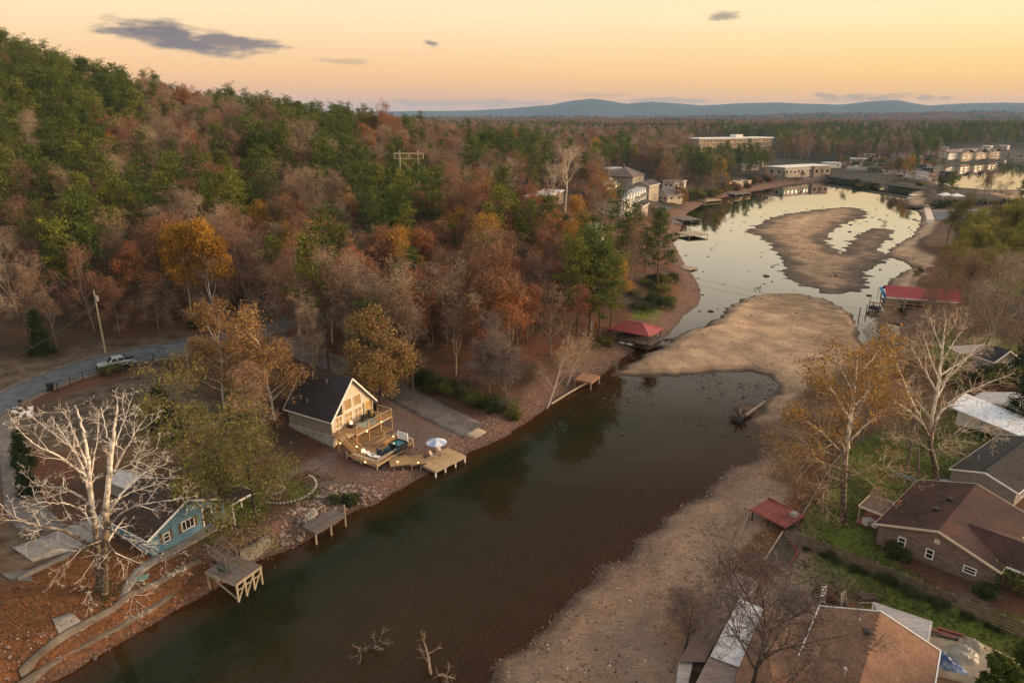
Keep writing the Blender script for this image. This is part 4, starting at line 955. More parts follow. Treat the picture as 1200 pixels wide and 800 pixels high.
def gable_shell(parent, x0, x1, y0, y1, z0, ze, zr, wall, roof, oh=.4, ohx=.4, th=.16, fascia=WHITE, ridge='x', gw=None, roofname='roof'):
    """walls with two gables and a two-pitch roof; ridge along local x or y"""
    W_ = MB(); ym = (y0+y1)/2; xm = (x0+x1)/2
    if ridge == 'x':
        W_.prism([(y0,z0),(y1,z0),(y1,ze),(ym,zr),(y0,ze)], x0, x1, 'x')
        k = (zr-ze)/(ym-y0); e0 = ze-k*oh
        for sgn, ya in ((-1, y0-oh), (1, y1+oh)):
            r = MB(); r.slab([(x0-ohx, ya, e0+th), (x1+ohx, ya, e0+th), (x1+ohx, ym, zr+th), (x0-ohx, ym, zr+th)], th); r.build(roofname, roof, parent)
        f = MB()
        for xe in (x0-ohx, x1+ohx):
            for ya in (y0-oh, y1+oh): f.bar((xe, ya, e0+th*.45), (xe, ym, zr+th*.45), .07, th*1.5)
        for ya in (y0-oh, y1+oh): f.bar((x0-ohx, ya, e0+th*.4), (x1+ohx, ya, e0+th*.4), .07, th*1.2)
    else:
        W_.prism([(x0,z0),(x1,z0),(x1,ze),(xm,zr),(x0,ze)], y0, y1, 'y')
        k = (zr-ze)/(xm-x0); e0 = ze-k*oh
        for xa in (x0-oh, x1+oh):
            r = MB(); r.slab([(xa, y0-ohx, e0+th), (xa, y1+ohx, e0+th), (xm, y1+ohx, zr+th), (xm, y0-ohx, zr+th)], th); r.build(roofname, roof, parent)
        f = MB()
        for ye in (y0-ohx, y1+ohx):
            for xa in (x0-oh, x1+oh): f.bar((xa, ye, e0+th*.45), (xm, ye, zr+th*.45), .07, th*1.5)
        for xa in (x0-oh, x1+oh): f.bar((xa, y0-ohx, e0+th*.4), (xa, y1+ohx, e0+th*.4), .07, th*1.2)
    w = W_.build('wall', wall, parent); f.build('fascia', fascia, parent); return w

# ================================================================== LEFT BANK: the gabled house with lit decks
F = Vector((-22.6, 88.9, 0)); hz = -R(30.7)
H1 = thing('gabled_house', 'cream gabled house with steep dark metal roof above lit river decks', 'house', F, hz)
gz = 1.2; dk = 3.8; ev = 6.0; rg_ = 10.5; hw = 4.15; HL = 8.4
w = gable_shell(H1, -HL, 0, -hw, hw, gz, ev, rg_, CREAM, DARKROOF, oh=.45, ohx=.5, th=.14, fascia=WHITE)
mb = MB(); mb.box(-HL+.1, -.02, -hw-.03, -hw+.1, dk-.4, ev-.3); mb.build('side_wall', GREYW, H1)
mb = MB(); mb.box(-HL-.1, .12, -hw-.12, -hw+.3, gz-.6, dk-.5); mb.build('foundation', STONEF, H1)
mb = MB()
k_ = (rg_-ev)/hw
for i in range(22):
    x = -HL-.4+i*(HL+.8)/21
    for s_ in (-1, 1): mb.bar((x, s_*(hw+.45), ev-k_*.45+.16), (x, 0, rg_+.16), .05, .06)
stuffpart(mb.build('roof_seam', DARKROOF, H1))
for x, y in ((-6.2, -1.0), (-3.4, -1.1), (-6.6, -3.2), (-5.2, -3.4)):
    mb = MB(); z = rg_+k_*(-abs(y))*1.0; mb.tube((x, y, z), (x, y, z+.65), .07); mb.tube((x, y, z+.6), (x, y, z+.75), .12, .1); mb.build('vent_pipe', GALV, H1)
for y, ww in ((-2.75, 1.35), (-.85, 1.6), (1.05, 1.6)): window(H1, (.0, y, dk+1.15), ww, 1.75, (1,0,0), pane=GLASSW, mull=(2, 2))
for y, ww, hh in ((-.85, 1.6, 1.7), (1.05, 1.6, 1.7)): window(H1, (.0, y, dk+3.15), ww, hh, (1,0,0), pane=GLASSW)
t3 = MB(); t3._add([(.03,-3.2,ev-.1),(.03,-1.95,ev-.1),(.03,-1.95,ev+1.3),(.0,-3.2,ev-.1),(.0,-1.95,ev-.1),(.0,-1.95,ev+1.3)], [(0,1,2),(5,4,3),(0,3,4,1),(1,4,5,2),(2,5,3,0)]); t3.build('gable_window', GLASS, H1)
mb = MB(); mb.box(-1.9, .03, 2.35, 3.85, dk, dk+2.1); mb.build('porch_recess', mat('lit_porch', (.45,.30,.10), (.36,.22,.07), scale=1), H1)
mb = MB(); mb.bar((.12, 2.25, dk), (.12, 2.25, dk+2.2), .14, .14); mb.bar((.12, 3.9, dk), (.12, 3.9, dk+2.2), .14, .14); mb.bar((.12, 2.2, dk+.95), (.12, 3.95, dk+.95), .07, .1); mb.build('porch_post', CREAM, H1)
# the upper deck
D1 = thing('upper_deck', 'upper timber deck with railing along the gable windows of the cream house', 'deck', F, hz)
planks(D1, .06, 3.1, -2.7, 4.8, dk, WOODW, .3, 'y', seed=3)
planks(D1, .06, 1.5, -4.6, -2.75, dk, WOODW, .3, 'y', seed=4)
for x, y in ((3.0,-2.6),(3.0,-.2),(3.0,2.3),(3.0,4.7),(.3,4.7),(1.4,-4.5)):
    mb = MB(); mb.bar((x, y, .9), (x, y, dk+1.0), .16, .16); mb.build('post', WOODW, D1)
mb = MB(); mb.bar((3.0,-2.7,dk-.2),(3.0,4.8,dk-.2), .12, .28); mb.bar((.1,4.75,dk-.2),(3.0,4.75,dk-.2), .1, .26); mb.build('fascia_beam', WOODP, D1)
for a, b_ in (((3.02,-2.7),(3.02,4.8)), ((.1,4.78),(3.0,4.78))):
    mb = MB(); mb.bar((*a, dk+1.02), (*b_, dk+1.02), .16, .06); mb.build('top_rail', WOODP, D1)
    mb = MB(); mb.bar((*a, dk+.62), (*b_, dk+.62), .05, .05); mb.build('rail_bar', WOODW, D1); mb = MB(); mb.bar((*a, dk+.3), (*b_, dk+.3), .05, .05); mb.build('rail_bar', WOODW, D1)
D2 = thing('lower_deck', 'lower L shaped timber deck with edge benches below the cream house', 'deck', F, hz); lz = 1.75
planks(D2, 3.2, 8.7, -5.1, 2.6, lz, WOODW, .32, 'y', seed=5)
planks(D2, .2, 3.15, -2.6, 4.6, lz, WOODW, .32, 'y', seed=6)
for x, y in ((8.6,-5),(8.6,-1.2),(8.6,2.5),(5.8,-5),(3.3,-5),(3.3,2.5),(5.8,2.5)):
    mb = MB(); mb.bar((x, y, -.3), (x, y, lz+.55), .15, .15); mb.build('post', WOODP, D2)
for a, b_ in (((8.6,-5.1),(8.6,.4)), ((4.4,-5.05),(8.6,-5.05)), ((5.2,2.5),(8.7,2.5))):
    mb = MB(); mb.bar((*a, lz+.55), (*b_, lz+.55), .42, .07); mb.build('bench_seat', WOODP, D2)
    mb = MB(); mb.bar((*a, lz-.2), (*b_, lz-.2), .1, .26); mb.build('edge_beam', WOODP, D2)
for x in (4.6, 5.4): mb = MB(); mb.bar((x,-1.2,lz+.2),(x,2.3,lz+.2), .36, .34); mb.build('step_bench', WOODW, D2)
ST = thing('deck_stair', 'open timber stair from upper deck down to the lower deck', 'stairs', F, hz)
for i in range(9):
    f_ = i/8; mb = MB(); x = 1.5+f_*2.6; mb.box(x, x+.34, -4.5, -3.3, dk-.2-f_*(dk-lz-.25)-.06, dk-.2-f_*(dk-lz-.25)); mb.build('step', WOODW, ST)
for y in (-4.55, -3.25):
    mb = MB(); mb.bar((1.4, y, dk-.3), (4.4, y, lz), .07, .28); mb.build('stringer', WOODW, ST)
    mb = MB(); mb.bar((1.4, y, dk+.9), (4.3, y, lz+.95), .1, .07); mb.bar((1.4, y, dk+.45), (4.3, y, lz+.5), .05, .05); mb.bar((4.3, y, lz), (4.3, y, lz+1), .1, .1); mb.bar((1.45, y, dk-.1), (1.45, y, dk+.95), .1, .1); mb.build('handrail', WOODW, ST)
RPY = thing('boardwalk', 'slatted timber boardwalk stepping from lower deck to the river platform', 'boardwalk')
p0, p1 = gp(456,541,1.5), gp(497,538,1.15); RPY.location = p0; RPY.rotation_euler.z = heading(p0, p1); L_ = float(np.hypot(*(p1-p0)[:2]))
planks(RPY, .0, L_*.55, -1.35, 1.35, .0, WOODW, .36, 'y', seed=7); planks(RPY, L_*.55, L_, -1.35, 1.35, -.22, WOODW, .36, 'y', seed=8)
for y in (-1.3, 1.3): mb = MB(); mb.bar((0,y,-.22),(L_,y,-.42), .1, .24); mb.build('edge_beam', WOODD, RPY)
for i in range(4): mb = MB(); x = L_*(i+.4)/4; mb.bar((x,-1.2,-1.9),(x,-1.2,-.1), .14, .14); mb.build('post', WOODP, RPY)
PL = thing('river_platform', 'pale timber platform on short white posts at the water edge', 'deck')
c4 = [gp(497,544,1.05), gp(510,551.5,1.05), gp(546,533.5,1.05), gp(531,526,1.05)]
PL.location = c4[1]; PL.rotation_euler.z = heading(c4[1], c4[2]); LL = float(np.hypot(*(c4[2]-c4[1])[:2])); WW = 3.6
planks(PL, 0, LL, 0, WW, 0, mat('new_boards', (.50,.35,.19), (.38,.25,.13), scale=1.5, island=.3), .36, 'y', seed=9)
mb = MB(); mb.bar((0,0,-.2),(LL,0,-.2), .1, .26); mb.bar((0,WW,-.2),(LL,WW,-.2), .1, .26); mb.bar((0,0,-.2),(0,WW,-.2), .1, .26); mb.bar((LL,0,-.2),(LL,WW,-.2), .1, .26); mb.build('edge_beam', WOODP, PL)
for x in (.15, LL*.33, LL*.66, LL-.15): mb = MB(); mb.bar((x,.1,-1.6),(x,.1,-.1), .17, .17); mb.build('post', WHITE, PL)
# things on the platform
UM = thing('patio_umbrella', 'pale blue and white striped patio umbrella open on the river platform', 'umbrella', gp(512,533,1.06)+np.array((0,0,0)))
mb = MB(); mb.tube((0,0,0),(0,0,2.35), .03); mb.build('pole', WHITE, UM)
mb = MB(); mb.tube((0,0,0),(0,0,.1), .28, .26, 12); mb.build('base', CONCD, UM)
UB = mat('umbrella_blue', (.34,.42,.62)); UW = mat('umbrella_white', (.72,.74,.80))
for i in range(8):
    a, b_ = i*pi/4, (i+1)*pi/4; m_ = MB()
    m_.slab([(0,0,2.55),(1.45*cos(a),1.45*sin(a),1.95),(1.45*cos((a+b_)/2)*.97,1.45*sin((a+b_)/2)*.97,1.93),(1.45*cos(b_),1.45*sin(b_),1.95)], .025); m_.build('canopy_panel', UB if i % 2 else UW, UM)
def lawn_chair(name, label, loc, rz, m, cat='chair', group=None):
    e = thing(name, label, cat, loc, rz, group)
    mb = MB(); mb.slab([(-.28,-.28,.36),(.30,-.28,.42),(.30,.28,.42),(-.28,.28,.36)], .05); mb.build('seat', m, e)
    mb = MB(); mb.bar((-.26,0,.38),(-.62,0,1.05), .56, .05); mb.build('backrest', m, e)
    for y in (-.34, .34):
        mb = MB(); mb.bar((-.35,y,.60),(.38,y,.60), .12, .04); mb.build('armrest', m, e)
        mb = MB(); mb.bar((.30,y,0),(.30,y,.58), .08, .06); mb.build('leg', m, e)
        mb = MB(); mb.bar((-.55,y,0),(-.2,y,.4), .07, .06); mb.build('leg', m, e)
    return e
PINKW = mat('chair_paint', (.55,.42,.36))
a_ = PL.rotation_euler.z
lawn_chair('adirondack_chair', 'pale slatted lounge chair left of the two by the umbrella', gp(508.5,537,1.06), a_-1.2, PINKW)
lawn_chair('adirondack_chair', 'pale slatted lounge chair right of the two by the umbrella', gp(518,532,1.06), a_-1.4, PINKW)
def on(px, py, z): return Vector(gp(px, py, z))
# hot tub with raised cover, seats, lamps
HT = thing('hot_tub', 'square black hot tub with turquoise water and raised white lid', 'hot tub', on(467,525,lz), hz)
mb = MB(); mb.box(-.95,.95,-.95,-.78,0,.9); mb.box(-.95,.95,.78,.95,0,.9); mb.box(-.95,-.78,-.78,.78,0,.9); mb.box(.78,.95,-.78,.78,0,.9); mb.build('shell', BLACK, HT)
mb = MB(); mb.box(-.78,.78,-.78,.78,.1,.78); mb.build('tub_water', mat('tub_water', (.04,.22,.26), rough=.1, spec=.7), HT)
mb = MB(); mb.bar((-.9,1.0,1.35),(.9,1.0,1.35), .12, 1.3); mb.build('lid', WHITE, HT)
def cloth_chair(loc, rz, m, label):
    e = thing('deck_chair', label, 'chair', loc, rz)
    mb = MB(); mb.box(-.3,.3,-.32,.32,.22,.45); mb.build('seat', m, e); mb = MB(); mb.bar((-.3,0,.4),(-.42,0,1.0), .62, .14); mb.build('backrest', m, e)
    for y in (-.36,.36): mb = MB(); mb.box(-.32,.32,y-.06,y+.06,.1,.62); mb.build('armrest', m, e)
    for x in (-.26,.26):
        for y in (-.28,.28): mb = MB(); mb.box(x-.03,x+.03,y-.03,y+.03,0,.24); mb.build('leg', BLACK, e)
NAVY = mat('navy_cushion', (.02,.035,.07)); TEAL = mat('teal_cushion', (.03,.10,.14))
cloth_chair(on(454,530,lz), hz+2.6, TEAL, 'teal cushioned deck chair between white loungers and hot tub')
cloth_chair(on(446,533,lz), hz+1.2, NAVY, 'navy cushioned deck chair beside the lower deck bench')
cloth_chair(on(464,531,lz), hz+3.4, NAVY, 'dark cushioned deck chair in front of the hot tub')
for i, (x, y, lb) in enumerate(((430,533,'white sun lounger on lower deck, nearer the house'), (436,536,'white sun lounger on lower deck, nearer the river'))):
    e = thing('sun_lounger', lb, 'sun lounger', on(x, y, lz), hz+.1); mb = MB(); mb.box(-.2,1.3,-.3,.3,.28,.38); mb.build('seat', WHITE, e)
    mb = MB(); mb.bar((-.2,0,.34),(-.75,0,.75), .6, .08); mb.build('backrest', WHITE, e)
    for xx in (-.1,1.2):
        for yy in (-.25,.25): mb = MB(); mb.box(xx-.03,xx+.03,yy-.03,yy+.03,0,.3); mb.build('leg', WHITE, e)
TB = thing('patio_table', 'dark oval patio table with chairs on a pale rug, upper deck', 'table', on(429,493,dk), hz)
mb = MB(); mb.dome((0,0,.72), .95, .6, .03, 14, 2); mb.tube((0,0,.68),(0,0,.73), .8, .8, 14); mb.build('tabletop', BLACK, TB)
for x in (-.5,.5):
    for y in (-.35,.35): mb = MB(); mb.bar((x,y,0),(x,y,.7), .06, .06); mb.build('leg', BLACK, TB)
mb = MB(); mb.box(-1.0,1.0,-1.5,1.3,.005,.02); RU = mb.build('rug', mat('pale_rug', (.34,.42,.40), (.22,.30,.30), scale=4)); RU.location = on(431,495,dk); RU.rotation_euler.z = hz; tag(RU, 'pale green rug spread under the patio table on the upper deck', 'rug')
for i, (x, y, r_, lb) in enumerate(((424,494,2.9,'black metal chair at the left end of patio table'), (433,488,-.6,'black metal chair behind patio table near the gable windows'), (437,492,-1.8,'black metal chair at the right end of the patio table'))):
    e = thing('patio_chair', lb, 'chair', on(x, y, dk), hz+r_); mb = MB(); mb.box(-.24,.24,-.24,.24,.42,.47); mb.build('seat', BLACK, e); mb = MB(); mb.bar((-.24,0,.45),(-.32,0,.95), .46, .05); mb.build('backrest', BLACK, e)
    for xx in (-.21,.21):
        for yy in (-.21,.21): mb = MB(); mb.box(xx-.02,xx+.02,yy-.02,yy+.02,0,.43); mb.build('leg', BLACK, e)
FT = thing('fire_table', 'small square fire table with a flame on the upper deck', 'fire pit', on(412,500,dk), hz)
mb = MB(); mb.box(-.4,.4,-.4,.4,0,.5); mb.build('table_body', WOODD, FT); mb = MB(); mb.box(-.5,.5,-.5,.5,.5,.56); mb.build('tabletop', CONCD, FT); mb = MB(); mb.tube((0,0,.56),(0,0,.95), .2, .02, 7); mb.build('flame', LAMP, FT)
GR = thing('barbecue_grill', 'black kettle barbecue grill at the right end of upper deck', 'grill', on(441,481,dk), hz)
mb = MB(); mb.box(-.5,.5,-.3,.3,.75,.85); mb.box(-.35,.35,-.25,.25,.1,.75); mb.build('cart', BLACK, GR); mb = MB(); mb.dome((0,0,.85), .45, .3, .35); mb.build('lid', BLACK, GR)
for i, (x, y, z, lb) in enumerate(((461,511,2.9,'glowing lantern on the right post under upper deck'), (418,523,2.9,'glowing lantern by stair foot under upper deck'), (424.5,529,2.5,'glowing lantern on bench corner of the lower deck'), (399,519,2.9,'glowing lantern on wall below the deck stair'),
                                (428,541,1.9,'small glowing lamp low on bench front of lower deck'), (466,541,1.5,'small glowing lamp at the middle of the boardwalk'), (490,542,1.3,'small glowing lamp at the platform end of the boardwalk'), (430,505,3.7,'small glowing lamp along the edge of upper deck floor'), (447,494,3.7,'small glowing lamp beside the patio table railing'))):
    e = thing('deck_lamp', lb, 'lamp', on(x, y, z)); mb = MB(); mb.dome((0,0,0), .085, .085, .11, 8, 3); mb.tube((0,0,-.1),(0,0,0), .05, .085); mb.build('lamp_glass', LAMP, e)
    mb = MB(); mb.tube((0,0,-.2),(0,0,-.1), .06); mb.build('lamp_base', BLACK, e)
    if i < 6:
        lt = bpy.data.objects.new('deck_lamp_light', bpy.data.lights.new('deck_lamp_light', 'POINT')); COL.objects.link(lt); lt.parent = e; lt.location = (0, 0, .3); lt.data.energy = 6 if i < 4 else 3; lt.data.color = (1, .58, .22); lt.data.shadow_soft_size = .1

# ------------------------------------------------------------------ the blue house and shed
c0 = on(179,651,2.5); a_bl = -R(31.5)
H2 = thing('blue_house', 'small blue house with dark leaf strewn roof behind the white sycamore', 'house', c0, a_bl)
gable_shell(H2, -7.8, 0, 0, 8.6, -.3, 2.25, 4.3, BLUE, SHING, oh=.5, ohx=.45, th=.14)
window(H2, (0, 1.7, 1.25), .75, 1.0, (1,0,0), mull=(1, 2)); window(H2, (0, 4.2, 1.45), 1.5, 1.15, (1,0,0), mull=(3, 1))
SHUT = mat('shutter_brown', (.13,.10,.07))
for y in (1.15, 2.25, 3.25, 5.15): mb = MB(); mb.box(.0, .05, y-.14, y+.14, .8, 2.0); mb.build('shutter', SHUT, H2)
mb = MB(); mb.box(-.02, .05, 6.0, 6.95, .15, 2.2); dr_ = mb.build('door', GLASS, H2); mb = MB(); mb.box(.0,.1,5.88,6.0,.1,2.32); mb.box(.0,.1,6.95,7.07,.1,2.32); mb.box(.0,.1,6.0,6.95,2.2,2.32); mb.build('door_frame', WHITE, dr_)
window(H2, (-3.0, 0, 1.25), .9, 1.0, (0,-1,0)); window(H2, (-6.2, 0, 1.25), .9, 1.0, (0,-1,0)); window(H2, (0, 7.8, 1.4), .7, 1.0, (1,0,0))
mb = MB(); mb.box(-.5, 2.2, 8.0, 11.2, 2.35, 2.5); mb.build('porch_roof', SHING, H2); mb = MB(); mb.box(2.2, 2.26, 7.95, 11.2, 2.3, 2.52); mb.box(-.5, 2.26, 11.2, 11.26, 2.3, 2.52); mb.build('porch_fascia', WHITE, H2)
for x, y in ((2.0, 11.0), (2.0, 8.3), (-.3, 11.0)): mb = MB(); mb.bar((x,y,-.4),(x,y,2.35), .12, .12); mb.build('porch_post', WHITE, H2)
mb = MB(); mb.box(-7.7, .35, -.35, -.1, -.35, -.12); mb.box(.1, 1.3, -1.5, 9, -.6, -.1); mb.build('patio_edge', CONC, H2)
S1 = thing('metal_shed', 'small pale grey metal shed behind the blue house', 'shed', ground(168,583), -R(28))
gable_shell(S1, -3.6, 0, -1.5, 1.5, -.3, 1.9, 2.6, GREYW, GALV, oh=.12, ohx=.12, th=.06, fascia=GALV)
mb = MB(); mb.box(.0,.04,-.7,.7,.05,1.75); mb.build('door', WHITE, S1)

STAIN = mat('stained_concrete', (.185,.150,.118), (.095,.068,.048), scale=.8, bump=.3, bscale=9, detail=9)
# sea wall, walkway, slabs
SW = thing('sea_wall', 'long stained concrete sea wall along the lower left bank', 'wall')
wp = [gp(14,806,.95), gp(75,767,.95), gp(120,743,.95), gp(165,718,.95), gp(200,696,.95), gp(235,673,.95), gp(262,655,.95)]
wp = smooth_line(np.array(wp)[:, :2], 3)
for a, b_ in zip(wp[:-1], wp[1:]):
    mb = MB(); mb.bar((*a, .15), (*b_, .15), .4, 1.4); mb.build('wall_panel', CONCD, SW)
    mb = MB(); mb.bar((*a, .92), (*b_, .92), .40, .14); mb.build('wall_cap', STAIN, SW)
SW2 = thing('garden_wall', 'low concrete retaining wall beside the weathered dock stair', 'wall')
wp = smooth_line(np.array([gp(280,644,1.9), gp(296,637,1.9), gp(314,626,1.9)])[:, :2], 3)
for a, b_ in zip(wp[:-1], wp[1:]): mb = MB(); mb.bar((*a, .9), (*b_, .9), .5, 1.7); mb.build('wall_panel', CONC, SW2)
strip('walkway', [(20,779),(80,742),(130,715),(150,700),(200,675),(235,658)], [(22.5,782.5),(83,745.5),(132.5,718),(153,702.5),(202.5,677.5),(237,660.5)], STAIN, .16, 90, 4, px=1.75, edge=.5)
strip('stepping_slab', [(62,728),(84,720)], [(70,744),(100,730)], CONC, .08, 6, 4, px=2.3, edge=.5)
strip('yard_path', [(141,704),(143,690),(158,668),(190,648)], [(150,700),(153,690),(170,670),(200,648)], CONC, .07, 30, 4, px=2.3, edge=.5)
strip('kerb_wall', [(20,678),(100,640),(165,612)], [(22,681),(102,643),(167,615)], CONCD, .3, 30, 2)

# docks
def dock(name, label, corners, z, posts, brace=True, m=WOOD):
    c = [gp(*p, z) for p in corners]; e = thing(name, label, 'dock', c[0], heading(c[0], c[1])); L = float(np.hypot(*(c[1]-c[0])[:2])); q_ = local(e, c[3]); W2 = q_.y
    planks(e, 0, L, min(0, W2), max(0, W2), 0, m, .34, 'y', seed=len(label))
    mb = MB()
    for y in (0, W2): mb.bar((0,y,-.2),(L,y,-.2), .12, .26)
    for x in (0, L): mb.bar((x,0,-.2),(x,W2,-.2), .12, .26)
    mb.build('edge_beam', WOODP if brace else m, e)
    for x in np.linspace(.1, L-.1, posts):
        for y in (.05*np.sign(W2), W2*.97):
            mb = MB(); mb.bar((x,y,-z-1.2),(x,y,-.08), .17, .17); mb.build('post', WOODP, e)
    if brace:
        for y in (.0, ):
            mb = MB()
            for x0_, x1_ in zip(np.linspace(.1, L-.1, posts)[:-1], np.linspace(.1, L-.1, posts)[1:]): mb.bar((x0_,y,-z+.1),(x1_,y,-.35), .08, .14); mb.bar((x0_,y,-.9),(x1_,y,-.9), .06, .12)
            for x in np.linspace(.1, L-.1, posts)[:1]: mb.bar((x,0,-z+.2),(x,W2,-.3), .08, .14)
            mb.build('brace', WOODP, e)
    return e
K1 = dock('dock', 'weathered square dock on braced posts beside the sea wall', [(276,683.6),(306,662),(280,649),(244,666.4)], 2.2, 4)
K2 = dock('dock', 'narrow grey dock with pale posts beyond the olive trees', [(369,623.6),(405,602),(390,595.6),(352,617)], 1.6, 3, False)
mb = MB()
y2 = local(K2, gp(352,617,1.6)).y; L2 = float(np.hypot(*(gp(405,602,1.6)-gp(369,623.6,1.6))[:2]))
mb.bar((.6,y2,1.0),(L2*.75,y2,1.0), .08, .07)
for x in (.6, L2*.4, L2*.75): mb.bar((x,y2,-.1),(x,y2,1.0), .08, .08)
mb.bar((L2*.4,y2,1.0),(L2*.25,y2+1.4,1.35), .07, .07); mb.bar((L2-.1,0,-.1),(L2-.1,0,1.3), .12, .12); mb.build('handrail', WOODP, K2)
S5 = thing('dock_stair', 'weathered wooden stair with railings descending to the braced dock', 'stairs')
a, b_ = on(251,643,3.1), on(271,657,2.25); S5.location = b_; S5.rotation_euler.z = heading(b_, a); q_ = local(S5, a); Ls = q_.x
for i in range(6): mb = MB(); mb.box(Ls*i/6, Ls*(i+1)/6+.06, -.75, .75, q_.z*(i+.6)/6-.06, q_.z*(i+.6)/6); mb.build('step', WOOD, S5)
for y in (-.8, .8):
    mb = MB(); mb.bar((0,y,1.0),(Ls,y,q_.z+1.0), .14, .07); mb.bar((0,y,.5),(Ls,y,q_.z+.5), .05, .12); mb.bar((0,y,-.1),(0,y,1), .12, .12); mb.bar((Ls,y,q_.z-.6),(Ls,y,q_.z+1), .12, .12); mb.build('handrail', WOOD, S5)
    mb = MB(); mb.bar((0,y,-.1),(Ls,y,q_.z-.15), .06, .28); mb.build('stringer', WOOD, S5)
GC = mat('green_chair', (.06,.085,.06)); lawn_chair('lawn_chair', 'dark green lawn chair standing on the braced dock', on(263,671,2.22), 1.2, GC)
S6 = thing('stone_steps', 'pale concrete steps leading down to the narrow grey dock', 'stairs', on(364,601,2.0), -R(52))
for i in range(4): mb = MB(); mb.box(-.5,.5,-.14,.14,-.5,.0); o = mb.build('step', mat('step_white', (.55,.50,.45)) if i == 0 else bpy.data.materials['step_white'], S6); o.location = (0, -.29*i+.5, .25-.17*i)
BB = thing('bird_bath', 'small green bird bath on leafy lawn by blue house path', 'bird bath', ground(169,686))
mb = MB(); mb.tube((0,0,0),(0,0,.7), .12, .08); mb.build('pedestal', CONC, BB); mb = MB(); mb.tube((0,0,.7),(0,0,.85), .2, .55, 14); mb.build('bowl', mat('green_bowl', (.16,.26,.21)), BB)
FP = thing('fire_ring', 'round stone fire ring on gravel beyond the olive trees', 'fire pit', ground(323,575))
rn_ = random.Random(5)
for i in range(16): a = i*pi/8; mb = MB(); mb.lump((1.0*cos(a),1.0*sin(a),.12), .24, rn_, n=6, m=3); mb.build('stone', CONC, FP)
pe = thing('patio_edging', 'curved pale stone edging round the gravel fire ring', 'edging', ground(335,572))
for i in range(26): a = -1.9+i*.115; mb = MB(); mb.lump((3.6*cos(a),3.6*sin(a),.08), .2, rn_, n=6, m=3); o = mb.build('stone', STONEF, pe); g_ = o.location

# ------------------------------------------------------------------ road side: pickup, bin, fence, poles
SILV = mat('silver_paint', (.62,.66,.68), (.57,.61,.63), rough=.28, metal=.45, spec=.6)
TYRE = mat('tyre_rubber', (.012,.012,.012), rough=.9)
ca, cb_ = Vector(ground(157,427)), Vector(ground(118,434)); PT = thing('pickup_truck', 'silver pickup truck with open dark bed parked on the bend', 'pickup truck', (ca+cb_)/2+Vector((0,0,.08)), heading(ca, cb_))
PT.location.z = float(G(PT.location.x, PT.location.y))+.08
prof = [(-2.85,.55),(-2.8,.95),(-2.8,1.15),(-.95,1.18),(.75,1.18),(.95,1.18),(2.55,1.05),(2.85,.92),(2.9,.6),(2.75,.42),(-2.75,.42)]
mb = MB(); mb.prism(prof, -.96, .96, 'y'); mb.build('body', SILV, PT, bevel=.05)
def frust(m_, x0, x1, x2, x3, y0, y1, z0, z1): m_._add([(x0,-y0,z0),(x1,-y0,z0),(x1,y0,z0),(x0,y0,z0),(x2,-y1,z1),(x3,-y1,z1),(x3,y1,z1),(x2,y1,z1)], [(3,2,1,0),(4,5,6,7),(0,1,5,4),(1,2,6,5),(2,3,7,6),(3,0,4,7)])
mb = MB(); frust(mb, -1.15, 1.35, -.95, .55, .92, .74, 1.14, 1.9); mb.build('cab', SILV, PT, bevel=.04)
for nm, q_ in (('windscreen', [(1.30,-.80,1.22),(1.30,.80,1.22),(.62,.68,1.84),(.62,-.68,1.84)]), ('rear_window', [(-1.17,-.75,1.3),(-1.17,.75,1.3),(-1.0,.66,1.82),(-1.0,-.66,1.82)])):
    mb = MB(); P_ = [Vector(v)+Vector((.03 if nm == 'windscreen' else -.03,0,.02)) for v in q_]; mb._add(P_+[p-Vector((.04,0,.04)) if nm == 'windscreen' else p+Vector((.04,0,-.02)) for p in P_], [(0,1,2,3),(7,6,5,4),(0,4,5,1),(1,5,6,2),(2,6,7,3),(3,7,4,0)]); mb.build(nm, GLASS, PT)
for s_ in (-1, 1):
    for x0_, x1_ in ((-1.0,-.12), (-.02,1.0)):
        mb = MB(); xa, xb = x0_+.05, x1_-(.38 if x1_ > .5 else 0); P_ = [(x0_, s_*.935, 1.24), (x1_, s_*.935, 1.24), (xb, s_*.79, 1.80), (xa, s_*.79, 1.80)]
        mb._add([Vector(p) for p in P_]+[Vector(p)-Vector((0, s_*.05, 0)) for p in P_], [(0,1,2,3),(7,6,5,4),(0,4,5,1),(1,5,6,2),(2,6,7,3),(3,7,4,0)]); mb.build('side_window', GLASS, PT)
    mb = MB(); mb.box(1.0,1.15,s_*.98-.1,s_*.98+.1,1.2,1.38); mb.build('mirror', SILV, PT)
    mb = MB(); mb.box(2.72,2.88,s_*.72-.18,s_*.72+.18,.8,.95); mb.build('headlight', GLASS, PT)
    for x in (-1.75, 1.85):
        mb = MB(); mb.tube((x,s_*.72,.38),(x,s_*1.0,.38), .39, .39, 16); wt = mb.build('wheel', TYRE, PT); mb = MB(); mb.tube((x,s_*.98,.38),(x,s_*1.02,.38), .23, .2, 12); mb.build('rim', GALV, wt)
mb = MB(); mb.box(-2.72,-1.2,-.82,.82,1.12,1.2); mb.build('bed_cover', BLACK, PT); mb = MB(); mb.box(-2.98,-2.82,-.95,.95,.5,.72); mb.build('bumper', GALV, PT); mb = MB(); mb.box(2.84,2.96,-.95,.95,.42,.68); mb.build('bumper', BLACK, PT)
mb = MB(); mb.box(2.80,2.9,-.5,.5,.72,.96); mb.build('grille', BLACK, PT)
TBN = thing('trash_bin', 'black wheeled trash bin at the road edge by the fence end', 'bin', ground(60,458), .4)
mb = MB(); frust(mb, -.34,.34,-.42,.42,.32,.42,.08,1.15); mb.build('bin_body', BLACK, TBN); mb = MB(); mb.box(-.47,.45,-.45,.45,1.15,1.24); mb.build('lid', BLACK, TBN)
